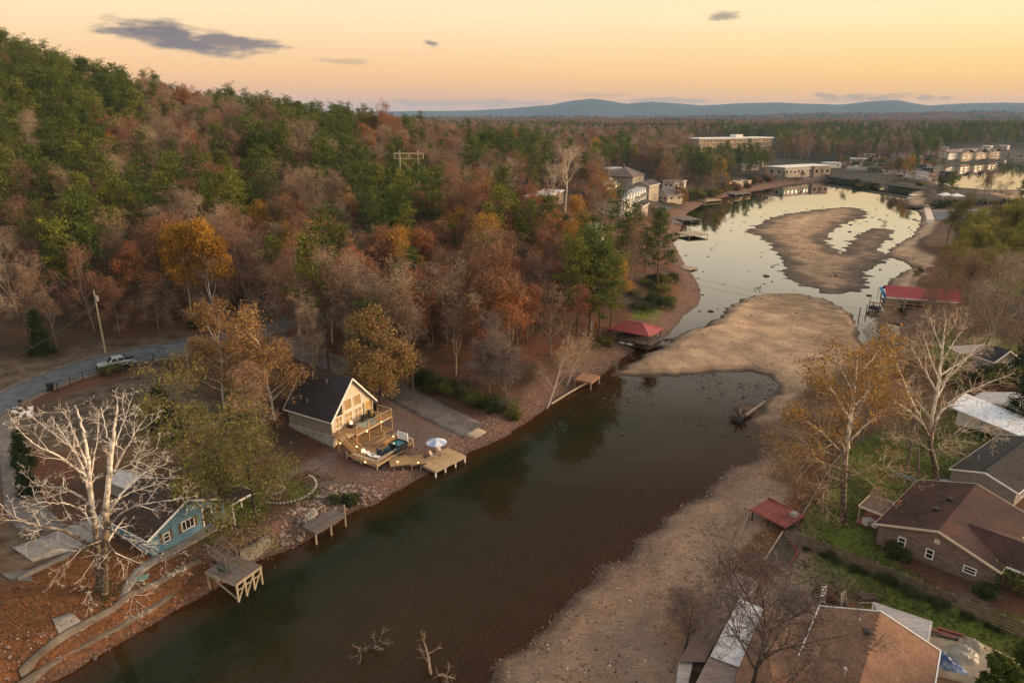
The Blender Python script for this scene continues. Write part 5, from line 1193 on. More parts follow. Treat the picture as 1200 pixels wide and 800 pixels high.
for y in (-.3,.3): mb = MB(); mb.tube((-.4,y-.05,.14),(-.4,y+.05,.14), .14, .14, 10); mb.build('wheel', TYRE, TBN)
MBX = thing('mailbox', 'small dark mailbox on a post at the road edge', 'mailbox', ground(25,478), .4)
mb = MB(); mb.bar((0,0,-.2),(0,0,1.0), .1, .1); mb.build('post', WOODD, MBX); mb = MB(); mb.box(-.28,.28,-.13,.13,1.0,1.2); mb.dome((0,0,1.2), .28, .13, .1); mb.build('box_body', BLACK, MBX)
def fence_line(name, label, pxs, gap, hgt, m, mesh=None):
    e = thing(name, label, 'fence'); P = [Vector(ground(*p)) for p in pxs]; pts = []
    for a, b_ in zip(P[:-1], P[1:]):
        n = max(1, int((b_-a).length/gap)); pts += [a+(b_-a)*i/n for i in range(n)]
    pts.append(P[-1]); pts = [Vector((p.x, p.y, float(G(p.x, p.y)))) for p in pts]
    for p in pts: mb = MB(); mb.tube(p-Vector((0,0,.2)), p+Vector((0,0,hgt)), .075, .075, 6); mb.build('post', m, e)
    for a, b_ in zip(pts[:-1], pts[1:]):
        mb = MB(); mb.tube(a+Vector((0,0,hgt-.04)), b_+Vector((0,0,hgt-.04)), .045, .045, 5); mb.tube(a+Vector((0,0,.08)), b_+Vector((0,0,.08)), .02, .02, 4); mb.build('rail', m, e)
        mb = MB(); L = (b_-a).length; k_ = int(L/.3); U = Vector((0,0,hgt-.12)); up_ = Vector((0,0,.08))
        for i in range(k_+1):
            f_ = i/k_; mb.tube(a+(b_-a)*f_+up_, a+(b_-a)*f_+U, .010, .010, 3, False)
        for j in range(1, 6): z = Vector((0,0,.08+(hgt-.2)*j/6)); mb.tube(a+z, b_+z, .010, .010, 3, False)
        stuffpart(mb.build('wire_mesh', m, e))
    return e
fence_line('chain_link_fence', 'black chain link fence along the inside of the road bend', [(68,459),(98,446),(148,434),(180,423)], 2.4, 1.5, BLACK)
fence_line('chain_link_fence', 'black chain link fence running downhill from the road bend', [(180,423.5),(206,437),(224,447)], 2.4, 1.5, BLACK)
def pole(name, label, base, top_px, H, m=WOODP, cross=False):
    b0 = ground(*base); e = thing(name, label, 'utility pole', b0); mb = MB(); mb.tube((0,0,-.5),(0,0,H), .17, .11, 8); mb.build('shaft', m, e); return e
P1 = pole('utility_pole', 'tall wooden utility pole with a grey transformer beside the pickup', (124,414), None, 11.0)
mb = MB(); mb.tube((.32,0,9.2),(.32,0,10.1), .24, .24, 10); mb.build('transformer', GALV, P1); mb = MB(); mb.bar((0,0,10.6),(.35,0,10.7), .06, .06); mb.tube((0,0,11),(0,0,11.3), .04, .04); mb.build('insulator', GALV, P1)
P2 = pole('utility_pole', 'shorter pale utility pole in the yard by the brown trees', (223,446), None, 6.3)
def wire(name, label, a, b_, sag, r=.02, n=18):
    mb = MB(); pts = [Vector(a)+(Vector(b_)-Vector(a))*(i/n)-Vector((0,0,sag*4*(i/n)*(1-i/n))) for i in range(n+1)]
    for p, q_ in zip(pts[:-1], pts[1:]): mb.tube(p, q_, r, r, 4, False)
    return tag(mb.build(name, BLACKW), label, 'wire')
BLACKW = mat('wire_grey', (.10,.09,.08))
t1 = P1.location+Vector((0,0,10.9)); t1b = P1.location+Vector((0,0,8.6))
wire('power_line', 'upper power line from the tall pole off to the left', t1, gp(-30,415,9.5), 1.0, .022)
wire('power_line', 'thick lower cable from the tall pole off to the left', t1b, gp(-30,440,7.6), .8, .035)
wire('power_line', 'cable from the tall pole right into the dark woods', t1b, Vector(ground(330,372))+Vector((0,0,9)), .9, .03)
wire('power_line', 'top wire from the tall pole right into the woods', t1, Vector(ground(330,366))+Vector((0,0,11)), .9, .018)
for i, (x, y) in enumerate(((20,485),(24,487),(28,484),(38,473),(52,464),(30,490))):
    pass
RB = MB(); rr3 = random.Random(8)
for i in range(26):
    g_ = ground(14+rr3.random()*24, 478+rr3.random()*12); RB.lump(g_+Vector((0,0,.12)), rr3.uniform(.12,.36), rr3, n=6, m=3)
tag(RB.build('rubble', WHITE), kind='stuff')
RB = MB()
for i in range(18):
    g_ = ground(153+rr3.random()*22, 450+rr3.random()*12); RB.lump(g_+Vector((0,0,.05)), rr3.uniform(.08,.22), rr3, n=5, m=3)
tag(RB.build('scattered_rubble', CONC), kind='stuff')
# ================================================================== RIGHT BANK
# brown brick house
b0, b1 = Vector(gp(1026,636.5,3.0)), Vector(gp(1163,692.5,3.0))
H3 = thing('brick_house', 'low brown brick house with broad red brown shingle roof and side porch', 'house', b0, heading(b0, b1)-pi/2)
# local: +y along the near gable wall, -x ... the house runs back along -x? keep +x = outward of the near gable
Wb = (b1-b0).length; ze, zr, Lb = 2.35, 4.0, 12.5
gable_shell(H3, -Lb, 0, 0, Wb, -.5, ze, zr, BRICKM, SHINGR, oh=.35, ohx=.3, th=.14, fascia=CREAM)
H3.rotation_euler.z = heading(b0, b1)-pi/2
window(H3, (0, 2.3, 1.35), .72, 1.05, (1,0,0), mull=(1,2)); window(H3, (0, 4.85, 1.25), .72, 1.05, (1,0,0), mull=(1,2)); window(H3, (0, 8.3, 1.2), 1.1, .75, (1,0,0), mull=(1,2))
for x, y in ((-4.6, 3.7), (-7.6, 4.1)):
    mb = MB(); z = ze+(zr-ze)*y/(Wb/2); mb.box(x-.3,x+.3,y-.25,y+.25,z-.1,z+.42); mb.build('roof_vent', BLACK, H3)
mb = MB(); mb.box(-.05,.04,5.0,5.5,2.6,3.1); mb.build('gable_vent', CREAM, H3)
mb = MB(); mb.box(-6.2,-2.4,-2.9,-.36,2.05,2.17); PRF = mb.build('porch_roof', mat('porch_brown', (.12,.085,.07)), H3)
mb = MB(); mb.box(-2.4,-2.33,-2.95,-.36,2.0,2.22); mb.box(-6.2,-2.4,-2.97,-2.9,2.0,2.22); mb.build('porch_fascia', CREAM, H3)
for x in (-2.5, -6.0): mb = MB(); mb.bar((x,-2.8,-.6),(x,-2.8,2.05), .12, .12); mb.build('porch_post', WOODP, H3)
mb = MB(); mb.box(-6.2,-2.4,-2.9,-.05,-.5,.12); mb.build('porch_floor', REDP, H3)
mb = MB(); mb.box(-7, -1.4, Wb+.02, Wb+6, -.5, 2.3); mb.build('wing_wall', BRICKM, H3)
for xa, xb_ in ((-1.0, -4.2), (-7.4, -4.2)):
    r = MB(); r.slab([(xa, Wb-3.5, 2.42), (xa, Wb+6.4, 2.42), (xb_, Wb+6.4, 3.75), (xb_, Wb-3.5, 3.75)], .12); r.build('wing_roof', SHINGR, H3)
mb = MB(); mb.bar((-1.0, Wb+.4, 2.36),(-1.0, Wb+6.4, 2.36), .08, .2); mb.build('gutter', WHITE, H3)
mb = MB(); mb.pipe([(-.3, Wb+.1, 2.2), (-.1, Wb+.15, 1.6), (-.1, Wb+.15, -.3)], .06); mb.build('downpipe', mat('green_downpipe', (.06,.14,.11)), H3)
rp = random.Random(3); PO = MB()
JM = [mat('porch_white', (.6,.58,.55)), mat('porch_grey', (.2,.2,.2)), mat('porch_tan', (.3,.2,.12))]
for i, (nm, lb, cat, dx, dy, sz) in enumerate((('storage_crate', 'pale crate piled at the front of the brick house porch', 'crate', -3.0, -1.9, .5), ('storage_crate', 'dark grey crate against wall of the brick house porch', 'crate', -3.6, -.7, .45), ('white_bag', 'white sack heaped on the brick house porch floor', 'bag', -2.8, -1.1, .4))):
    c_ = H3.matrix_basis @ Vector((dx, dy, .12)); e = thing(nm, lb, cat, c_, rp.random())
    if cat == 'bag': mb = MB(); mb.lump((0,0,.3), .45, rp, n=9, m=6); mb.build('sack_body', JM[0], e); mb = MB(); mb.lump((0,.1,.72), .14, rp); mb.build('sack_neck', JM[0], e)
    else:
        mb = MB(); mb.box(-sz,sz,-sz*.7,sz*.7,0,sz); mb.build('crate_box', JM[i], e); mb = MB(); mb.box(-sz-.04,sz+.04,-sz*.7-.04,sz*.7+.04,sz,sz+.08); mb.build('lid', JM[i], e)
# grey house with the black roof
b0, b1 = Vector(gp(1111.4,569,3.1)), Vector(gp(1186,597,3.1))
H4 = thing('grey_house', 'plain grey sided house with black shingle roof behind the brick house', 'house', b0, heading(b0, b1)-pi/2); W4 = (b1-b0).length
gable_shell(H4, -15, 0, 0, W4, -.5, 2.2, 3.2, GREYW, SHINGB, oh=.25, ohx=.2, th=.12)
window(H4, (-2.2, W4, 1.3), .8, 1.0, (0,1,0)); mb = MB(); mb.box(-4.6,-3.6,W4-.02,W4+.05,.05,2.0); mb.build('door', WHITE, H4)
mb = MB(); mb.bar((-.2, W4/2, 3.36),(-14.8, W4/2, 3.36), .3, .05); mb.build('ridge_cap', BLACK, H4)
for y, x in ((1.2,-4.0),(2.0,-6)): mb = MB(); mb.tube((x,y,2.7),(x,y,3.2), .07); mb.build('vent_pipe', GALV, H4)
BT = thing('covered_boat', 'small boat under a pale blue cover beside the grey house', 'boat', ground(1124,573), heading(b0, b1)+.1)
mb = MB(); mb.prism([(-.7,.35),(-.55,.0),(.55,.0),(.7,.35)], -1.9, 1.5); mb.build('hull', mat('boat_blue', (.20,.29,.34)), BT); mb = MB(); mb.dome((-.2,0,.36), 2.0, .75, .3, 12, 3); mb.build('cover', mat('boat_cover', (.30,.38,.44)), BT)
KA = thing('canoe', 'upturned green canoe lying under trees by the brick house', 'canoe', ground(1070,563), heading(gp(1050,555,3), gp(1088,570,3)))
mb = MB(); pr = [(-2.5,.02),(-1.7,.30),(-.6,.42),(.6,.42),(1.7,.30),(2.5,.02)]
vs = [];
for x, w_ in pr: vs += [(x,-w_,.05),(x,-w_*.6,.30),(x,0,.36 if w_ > .1 else .2),(x,w_*.6,.30),(x,w_,.05)]
mb._add(vs, [(i*5+j, i*5+j+1, (i+1)*5+j+1, (i+1)*5+j) for i in range(5) for j in range(4)]); mb.build('hull', mat('canoe_green', (.10,.17,.17)), KA, smooth=True); mb = MB(); mb.bar((-2.45,0,.33),(2.45,0,.40), .05, .04); mb.build('keel', mat('canoe_keel', (.2,.26,.25)), KA)
# white house at the right edge
b0 = Vector(gp(1206,523,3.2)); H5 = thing('white_house', 'white house with pale leaf strewn metal roof at the right edge', 'house', b0, R(-52))
WROOF = mat('blue_white_roof', (.62,.66,.70), (.40,.36,.33), scale=.9, rough=.4, detail=8, lo=.5, hi=.72)
mb = MB(); mb.box(-9,0,0,9,-.5,2.5); mb.build('wall', WHITE, H5)
window(H5, (0, 1.7, 1.5), 1.5, 1.0, (1,0,0), frame=BLACK)
mb = MB(); mb.slab([(.2,-3.6,2.45),(.2,2.6,2.75),(-9.3,2.6,4.0),(-9.3,-3.6,3.7)], .14); mb.build('porch_roof', WROOF, H5)
mb = MB(); mb.slab([(.3,2.7,2.5),(.3,9.4,2.5),(-4.5,9.4,4.0),(-4.5,2.7,4.0)], .14); mb.slab([(-9.3,2.7,2.5),(-9.3,9.4,2.5),(-4.55,9.4,4.0),(-4.55,2.7,4.0)], .14); mb.build('roof', mat('grey_white_roof', (.50,.49,.49), (.36,.33,.31), scale=1), H5)
for x in (-.3, -5): mb = MB(); mb.bar((x,-3.3,-.5),(x,-3.3,2.6), .14, .14); mb.build('porch_post', mat('teal_post', (.10,.20,.19)), H5)
mb = MB(); mb.tube((-2.2,-2.4,2.9),(-2.2,-2.4,3.7), .18, .14, 8); mb.build('chimney', WHITE, H5)
# cabin with double window near the right edge
b0 = Vector(ground(1176,437)); H6 = thing('garden_cabin', 'grey wooden cabin with dark roof and paired white windows among trees', 'cabin', b0, R(-75))
gable_shell(H6, -4, 0, -2.6, 2.6, -.4, 2.3, 3.9, GREYW, SHINGB, oh=.3, ohx=.3, th=.12)
for y in (-.55, .75): window(H6, (0, y, 1.5), .9, .95, (1,0,0))
LT = thing('lean_to', 'low lean-to with a pale roof among shrubs on the right bank', 'shelter', ground(1138,421), R(-80))
mb = MB(); mb.slab([(-1.6,-4.2,2.2),(-1.6,4.2,2.2),(1.6,4.2,1.9),(1.6,-4.2,1.9)], .08); mb.build('roof', GALV, LT)
for x in (-1.4,1.4):
    for y in (-4,0,4): mb = MB(); mb.bar((x,y,-.3),(x,y,1.85), .12, .12); mb.build('post', WOODD, LT)
# retaining edge and ruined wall seen past the sycamores
SF = thing('timber_edging', 'long low timber edging along the back of the green yard', 'edging')
E_ = [Vector(ground(*p)) for p in ((1105,423),(1130,432),(1160,443),(1200,452))]
for a, b_ in zip(E_[:-1], E_[1:]): mb = MB(); mb.bar(a+Vector((0,0,.2)), b_+Vector((0,0,.2)), .3, .5); mb.build('timber', WOODD, SF)

WOODF = mat('fence_board', (.165,.115,.085), (.085,.060,.046), scale=1.2, bump=.2, island=.4)
# plank fence across the yard
FN = thing('plank_fence', 'weathered fence of horizontal planks running diagonally across the lawn', 'fence')
A_, B_ = Vector(gp(921,630,2.55)), Vector(gp(1215,757,2.9)); A_.z = 0; B_.z = 0
nP = 17; rf = random.Random(12)
for i in range(nP+1):
    p = A_+(B_-A_)*i/nP; z = float(G(p.x, p.y)); mb = MB(); mb.bar((p.x,p.y,z-.3),(p.x,p.y,z+1.5), .14, .14); mb.build('post', WOOD, FN)
    if i == nP: break
    q_ = A_+(B_-A_)*(i+1)/nP; z2 = float(G(q_.x, q_.y))
    for k_ in range(5):
        if rf.random() < .05: continue
        h_ = .14+k_*.31; e1, e2 = rf.uniform(-.02,.02), rf.uniform(-.02,.02); o_ = Vector((.09,.1,0))*(-.8)
        mb = MB(); mb.bar((p.x+o_.x,p.y+o_.y,z+h_+e1),(q_.x+o_.x,q_.y+o_.y,z2+h_+e2), .04, .19); mb.build('plank', WOODF, FN)
# near red roofed boathouse, raised bed, ruined dock
c4 = [gp(894,582,2.55), gp(931,592,2.75), gp(921,616,2.75), gp(880,598,2.55)]
BH = thing('boat_shelter', 'old boat shelter with red plank roof at edge of gravel bar', 'boathouse', c4[3], heading(c4[3], c4[2])); BH.location.z = 0
q_ = [local(BH, c) for c in c4]; Lx = q_[2].x; Wy = q_[0].y
planks(BH, -.2, Lx+.1, -.1, Wy+.1, 2.6, REDP, .42, 'y', th=.07, name='roof_plank', seed=2)
for y in (-.12, Wy+.12): mb = MB(); mb.bar((-.25,y,2.66),(Lx*.62,y,2.66), .12, .16); mb.build('eave_board', REDP, BH)
for x in (.2, Lx*.5, Lx-.2):
    for y in (.1, Wy-.1): mb = MB(); mb.bar((x,y,.0),(x,y,2.52), .14, .14); mb.build('post', WOODD, BH)
mb = MB(); mb.box(Lx-.12, Lx, 0, Wy, .5, 2.5); mb.box(0,Lx,Wy-.1,Wy,1.0,2.5); mb.build('back_wall', WOODD, BH)
mb = MB(); mb.box(Lx-.9,Lx-.3,Wy*.62,Wy*.82,2.62,3.1); mb.build('roof_box', STONEF, BH)
RBD = thing('raised_bed', 'timber framed raised garden bed of dark soil below the fence', 'garden bed', gp(895,660,1.9), 0)
cr = [gp(895,660,1.9), gp(920,672,1.9), gp(934,650,1.9), gp(917,626,1.9)]
for a, b_ in zip(cr, cr[1:]+cr[:1]): mb = MB(); mb.bar(Vector(a)-RBD.location+Vector((0,0,.0)), Vector(b_)-RBD.location, .14, .9); mb.build('timber', WOODP if a is cr[3] else REDP, RBD)
mb = MB(); mb.slab([Vector(c)-RBD.location+Vector((0,0,.3)) for c in cr], 1.2); mb.build('soil', mat('dark_soil', (.045,.036,.026), (.085,.065,.042), scale=2.2, bump=.8), RBD)
strip('bank_slab', [(902,674),(925,682),(955,691)], [(906,684),(925,692),(950,698)], mat('stained_slab', (.27,.20,.15), (.16,.115,.085), scale=.9), .25, 16, 4, edge=.5)
EDW = thing('yard_edging', 'low concrete edging between gravel flat and the green lawn', 'edging')
ep = [Vector(ground(*p)) for p in ((932,617),(945,596),(960,570),(975,545),(990,528))]
for a, b_ in zip(ep[:-1], ep[1:]): mb = MB(); mb.bar(a+Vector((0,0,.0)), b_+Vector((0,0,.0)), .14, .4); mb.build('edge_block', CONCD, EDW)
# driftwood log with root plate beside it
LG = thing('fallen_log', 'pale fallen trunk with torn root plate beside the red boat shelter', 'log')
a, b_ = Vector(gp(853,664,.9)), Vector(gp(877,604,1.3)); mb = MB(); n_ = 7
for i in range(n_): p = a+(b_-a)*i/n_; q2 = a+(b_-a)*(i+1)/n_; mb.tube(p, q2, .30-.02*i, .28-.02*i, 8)
mb.build('trunk', mat('driftwood', (.34,.25,.19), (.24,.17,.125), scale=1.5, stretch=(1,1,1)), LG, smooth=True)
rr4 = random.Random(4)
def roots(parent, c, seed, n, L, bias=(0,0,0)):
    """a torn root plate: many forking, tapering roots from one crown"""
    sk = Skel(seed)
    for i_ in range(n):
        d_ = _norm((sk.r.gauss(bias[0],1), sk.r.gauss(bias[1],.9), sk.r.gauss(bias[2],.6))); sk.grow(tuple(c), d_, L*sk.r.uniform(.5,1.1), .13, 0, [dict(step=.22, wob=.22, taper=.3, kids=4, **{'from': .25}, ratio=.5, ang=(25,60), rr=.6), dict(step=.18, wob=.25, taper=.3, kids=2, ratio=.5, rr=.6), dict(step=.15, wob=.3, taper=.4)])
    v, q_ = tubes(sk.seg, .05); o = link(bpy.data.objects.new('root_plate', mesh_np('root_plate', v, quads=q_, mats=[BARKD]))); o.parent = parent; o['kind'] = 'stuff'
roots(LG, a+Vector((-.3,-.4,.1)), 41, 22, 1.7, (-.3,-.4,0)); mb = MB(); mb.lump(a+Vector((-.3,-.4,0)), .6, rr4, (1.2,1,.9)); mb.build('root_soil', BARKD, LG)
S2 = thing('beached_stump', 'uprooted stump with a bare pale trunk stranded at the sandbar edge', 'stump')
a, b_ = Vector(gp(866,492,.35)), Vector(gp(897,470,.7)); mb = MB(); mb.tube(a, b_, .32, .16, 8); mb.tube(a+Vector((.3,.2,0)), Vector(gp(868,478,.9)), .14, .07, 6); mb.build('trunk', bpy.data.materials['driftwood'], S2, smooth=True)
roots(S2, a, 43, 26, 1.9, (-.5,-.2,.2)); mb = MB(); mb.lump(a, .6, rr4); mb.build('root_soil', BARKD, S2)

# ------------------------------------------------------------------ the tan roofed house at the bottom edge
def sheet(parent, name, pts, m, th=.1, rib=0, rdir=None):
    mb = MB(); mb.slab(pts, th); o = mb.build(name, m, parent)
    if rib:
        P_ = [Vector(p) for p in pts]; r = MB()
        for i in range(1, rib): f_ = i/rib; r.bar(P_[0].lerp(P_[1], f_)+Vector((0,0,.02)), P_[3].lerp(P_[2], f_)+Vector((0,0,.02)), .07, .07)
        stuffpart(r.build('roof_rib', m, o))
    return o
H7 = thing('tan_house', 'house with broad tan shingle roof cut by the bottom edge', 'house', (0,0,0))
zr7, ze7 = 6.3, 4.7
rt, rb7 = gp(1032,716,zr7), gp(1003,815,zr7); le, lb7 = gp(967,712,ze7), gp(930,860,ze7); re_, rb8 = gp(1090,783,ze7), gp(1105,900,ze7)
rt = Vector(rt); rb7 = Vector(rb7); ax7 = (rb7-rt).normalized(); rt2 = rt+ax7*16
cr7 = Vector((ax7.y, -ax7.x, 0));  cr7 = cr7 if cr7.x > 0 else -cr7
rw = (Vector(re_)-rt).dot(cr7); lw7 = (Vector(le)-rt).dot(cr7); rw = max(rw, 4.5); lw7 = min(lw7, -4.5)
SHINGT = shingle('tan_shingles', (.275,.150,.090), (.165,.090,.058), -math.atan2(ax7.y, ax7.x), .3, .4)
def R7(a, c, z): p = rt+ax7*a+cr7*c; return (p.x, p.y, z)
sheet(H7, 'roof', [R7(0,0,zr7), R7(16,0,zr7), R7(16,rw,ze7), R7(0,rw,ze7)], SHINGT, .16)
sheet(H7, 'roof', [R7(0,-.01,zr7), R7(16,-.01,zr7), R7(16,lw7,ze7), R7(0,lw7,ze7)], SHINGT, .16)
mb = MB(); mb.slab([R7(.4,lw7+.4,4.5), R7(15.8,lw7+.4,4.5), R7(15.8,rw-.4,4.5), R7(.4,rw-.4,4.5)], 4.0); mb.build('wall', CREAM, H7)
mb = MB(); mb._add([R7(.4,lw7+.4,4.5),R7(.4,rw-.4,4.5),R7(.4,0,zr7-.2),R7(.6,lw7+.4,4.5),R7(.6,rw-.4,4.5),R7(.6,0,zr7-.2)], [(0,1,2),(5,4,3),(0,3,4,1),(1,4,5,2),(2,5,3,0)]); mb.build('gable_wall', CREAM, H7)
mb = MB()
for c_ in (lw7, rw): mb.bar(R7(0,c_,ze7-.06), R7(0,0,zr7-.06), .1, .22)
mb.bar(R7(0,rw+.04,ze7-.05), R7(16,rw+.04,ze7-.05), .1, .2); mb.bar(R7(0,lw7-.04,ze7-.05), R7(16,lw7-.04,ze7-.05), .1, .2); mb.build('fascia', WHITE, H7)
for i in range(9): mb = MB(); a = .3+i*.62; mb.slab([R7(a,-.18,zr7+.02),R7(a,0,zr7+.07),R7(a,.18,zr7+.02),R7(a+.52,.18,zr7+.03),R7(a+.52,0,zr7+.08),R7(a+.52,-.18,zr7+.03)], .03); mb.build('ridge_tile', SHINGT, H7)
k7 = (zr7-ze7)/abs(lw7)
for nm, px, py, r_, h_, m_ in (('roof_vent',1015,742,.22,.3,BLACK),('vent_pipe',1001,729,.06,.5,GALV),('vent_pipe',1007,730,.06,.4,GALV),('vent_pipe',989,792,.10,.7,GALV)):
    p = Vector(gp(px,py,5.5)); c_ = (p-rt).dot(cr7); z = zr7-k7*abs(c_); p = Vector(gp(px,py,z)); mb = MB(); mb.tube((p.x,p.y,z-.1),(p.x,p.y,z+h_), r_, r_*.9, 8); mb.tube((p.x,p.y,z+h_),(p.x,p.y,z+h_+.08), r_*1.5, r_*1.3, 8); mb.build(nm, m_, H7)
# lower hipped wing towards the river
zw, zv = 5.2, 3.9
wv = [gp(895,713,zv), gp(960,733,zv), gp(994,776,zw), gp(905,795,zw), gp(862,790,zv), gp(862,840,zv), gp(960,830,zv)]
sheet(H7, 'wing_roof', [wv[0], wv[1], wv[2], wv[3]], SHINGT, .14); sheet(H7, 'wing_roof', [wv[0], wv[3], wv[4]], SHINGT, .14); sheet(H7, 'wing_roof', [wv[3], wv[2], wv[6], wv[5]], SHINGT, .14); sheet(H7, 'wing_roof', [wv[3], wv[5], wv[4]], SHINGT, .14)
mb = MB(); mb.slab([gp(900,722,zv-.2), gp(956,740,zv-.2), gp(965,820,zv-.2), gp(872,815,zv-.2)], 3.2); mb.build('wing_wall', CREAM, H7)
mb = MB(); mb.bar(gp(962,733,zv+.1), gp(993,773,zw+.05), .4, .07); mb.build('valley', mat('valley_litter', (.09,.055,.035)), H7)
BR = thing('long_boathouse', 'long low boathouse with pale corrugated metal roof running to the water', 'boathouse')
z9 = 3.5
sheet(BR, 'roof_sheet', [gp(861,670,z9), gp(891,681,z9), gp(874,704,z9), gp(845,692,z9)], RUSTM, .06, 14)
sheet(BR, 'roof_sheet', [gp(844.5,692.5,z9-.05), gp(865,700,z9-.05), gp(826,775,z9-.05), gp(795,774,z9-.05)], mat('dull_brown_roof', (.20,.145,.12), (.135,.095,.08), scale=.9, rough=.6, detail=8), .06, 10)
sheet(BR, 'roof_sheet', [gp(866,701,z9+.2), gp(895,713,z9+.2), gp(868,782,z9+.2), gp(832,768,z9+.2)], SHINYM, .06, 14)
sheet(BR, 'roof_sheet', [gp(831,769,z9+.05), gp(866,783,z9+.05), gp(855,840,z9+.05), gp(800,830,z9+.05)], RUSTM, .06, 12)
sheet(BR, 'roof_sheet', [gp(795,775,z9-.3), gp(812,776,z9-.3), gp(800,830,z9-.3), gp(790,825,z9-.3)], GALV, .06, 8)
for px, py in ((860,671),(889,682),(846,693),(797,776),(826,775),(868,782),(803,828)): p = gp(px,py,z9-.2); mb = MB(); mb.bar((p[0],p[1],-.3),(p[0],p[1],z9-.12 if px > 800 else z9-.4), .16, .16); mb.build('post', WOODD, BR)
mb = MB(); mb.slab([gp(850,695,z9-.5),gp(888,708,z9-.5),gp(862,790,z9-.5),gp(800,785,z9-.5)], 1.2); mb.build('side_wall', WOODD, BR)
PC = thing('patio_cover', 'ribbed white metal patio cover beside the tan roof', 'patio roof')
z8 = 4.4; sheet(PC, 'roof_sheet', [gp(1022,704.5,z8+.2), gp(1093,728,z8), gp(1088,757,z8), gp(1031,722,z8+.3)], GALV, .06, 26)
for px, py in ((1024,706),(1091,730),(1087,754)): p = gp(px,py,z8); mb = MB(); mb.bar((p[0],p[1],2.4),(p[0],p[1],z8-.06), .12, .12); mb.build('post', WHITE, PC)
strip('patio', [(1085,735),(1130,745),(1200,778)], [(1085,790),(1130,800),(1200,830)], CONCM if 'CONCM' in globals() else mat('patio_concrete', (.36,.29,.20), (.25,.20,.14), scale=.8, bump=.2), .08, 14, 6)
def heap(name, label, cat, base, w, d_, h_, m, seed, rz=0.0):
    """a crumpled sheet thrown over things: one continuous draped mesh"""
    rn = np.random.default_rng(seed); n = 22; u = np.linspace(-1, 1, n); Xg, Yg = np.meshgrid(u, u, indexing='ij'); rad = np.sqrt(Xg**2+Yg**2)
    z = h_*np.clip(1-rad**2.2, 0, 1)*(.9+.2*rn.random((n, n)))*(1+.3*np.sin(5*Xg+3*Yg+seed)); V = np.stack([Xg*w*(1+.12*np.sin(4*Yg+seed)), Yg*d_*(1+.12*np.cos(5*Xg)), z+.04], -1)
    ii = np.arange(n*n).reshape(n, n); q_ = np.stack([ii[:-1,:-1], ii[1:,:-1], ii[1:,1:], ii[:-1,1:]], -1).reshape(-1, 4)
    e = tag(link(bpy.data.objects.new(name, mesh_np(name, V.reshape(-1, 3), quads=q_, mats=[m]))), label, cat); e.location = base; e.rotation_euler.z = rz; return e
heap('tarp', 'crumpled blue tarp spilling from under the tan roof corner', 'tarp', ground(1106,776), 1.7, .8, .6, mat('tarp_blue', (.04,.075,.19), (.35,.42,.55), scale=1.1, rough=.4, lo=.5, hi=.75), 2, -.9)
heap('tarp', 'grey plastic sheet heaped over a pile on the patio', 'tarp', ground(1129,768), 1.4, 1.1, .6, mat('tarp_grey', (.33,.30,.24), (.22,.20,.16), scale=1.5, rough=.4), 5, .4)
heap('tarp', 'smaller grey plastic sheet over a round pile at the lawn side', 'tarp', ground(1140,757), .8, .75, .6, bpy.data.materials['tarp_grey'], 9, .1)
WP = thing('wood_pile', 'small heap of dark boards and logs behind the tan roof', 'wood pile', ground(1014,705))
for i in range(9): mb = MB(); mb.tube((-.9+rr4.random()*.3,(i % 3)*.28-.3,.15+(i//3)*.24),(.8+rr4.random()*.3,(i % 3)*.28-.3,.15+(i//3)*.24), .12, .11, 7); mb.build('log', WOODD if i else WOODP, WP)
for i, (px, py, lb) in enumerate(((1100,743,'loose plank lying on the patio by the wood scraps, nearer the cover'), (1112,742,'loose plank lying on the patio by the wood scraps, nearer the lawn'), (1105,747,'short dark plank lying across the patio edge'))):
    e = thing('loose_plank', lb, 'plank', Vector(ground(px,py))+Vector((0,0,.2)), -.65+.12*i); mb = MB(); mb.box(-1.2+.3*i,1.1,-.12,.12,-.04,.06); mb.build('board', WOODD if i == 2 else REDP, e); mb = MB(); mb.box(-.9,-.7,-.2,.2,-.1,-.04); mb.build('batten', WOODD, e)
GT = thing('leaning_ladder', 'short white stepladder standing in weeds by the lawn slab', 'ladder', ground(964,707))
for x in (-.22,.22): mb = MB(); mb.bar((x,0,0),(x,.25,1.9), .06, .06); mb.build('rail', WHITE, GT)
for i in range(6): mb = MB(); mb.bar((-.22,.04*i+.03,.25+.28*i),(.22,.04*i+.03,.25+.28*i), .16, .05); mb.build('rung', WHITE, GT)
GP = thing('garden_gate', 'narrow dark metal gate leaning in the wire fence', 'gate', ground(989,712), .6)
mb = MB(); mb.bar((-.4,0,0),(-.4,.3,1.5), .05, .05); mb.bar((.4,0,0),(.4,.3,1.5), .05, .05); mb.bar((-.4,.3,1.5),(.4,.3,1.5), .05, .05); mb.bar((-.4,0,.1),(.4,0,.1), .05, .05); mb.build('gate_frame', GALV, GP)
mb = MB(); mb.slab([(-.38,.02,.12),(.38,.02,.12),(.38,.29,1.48),(-.38,.29,1.48)], .03); mb.build('gate_panel', CONCD, GP)

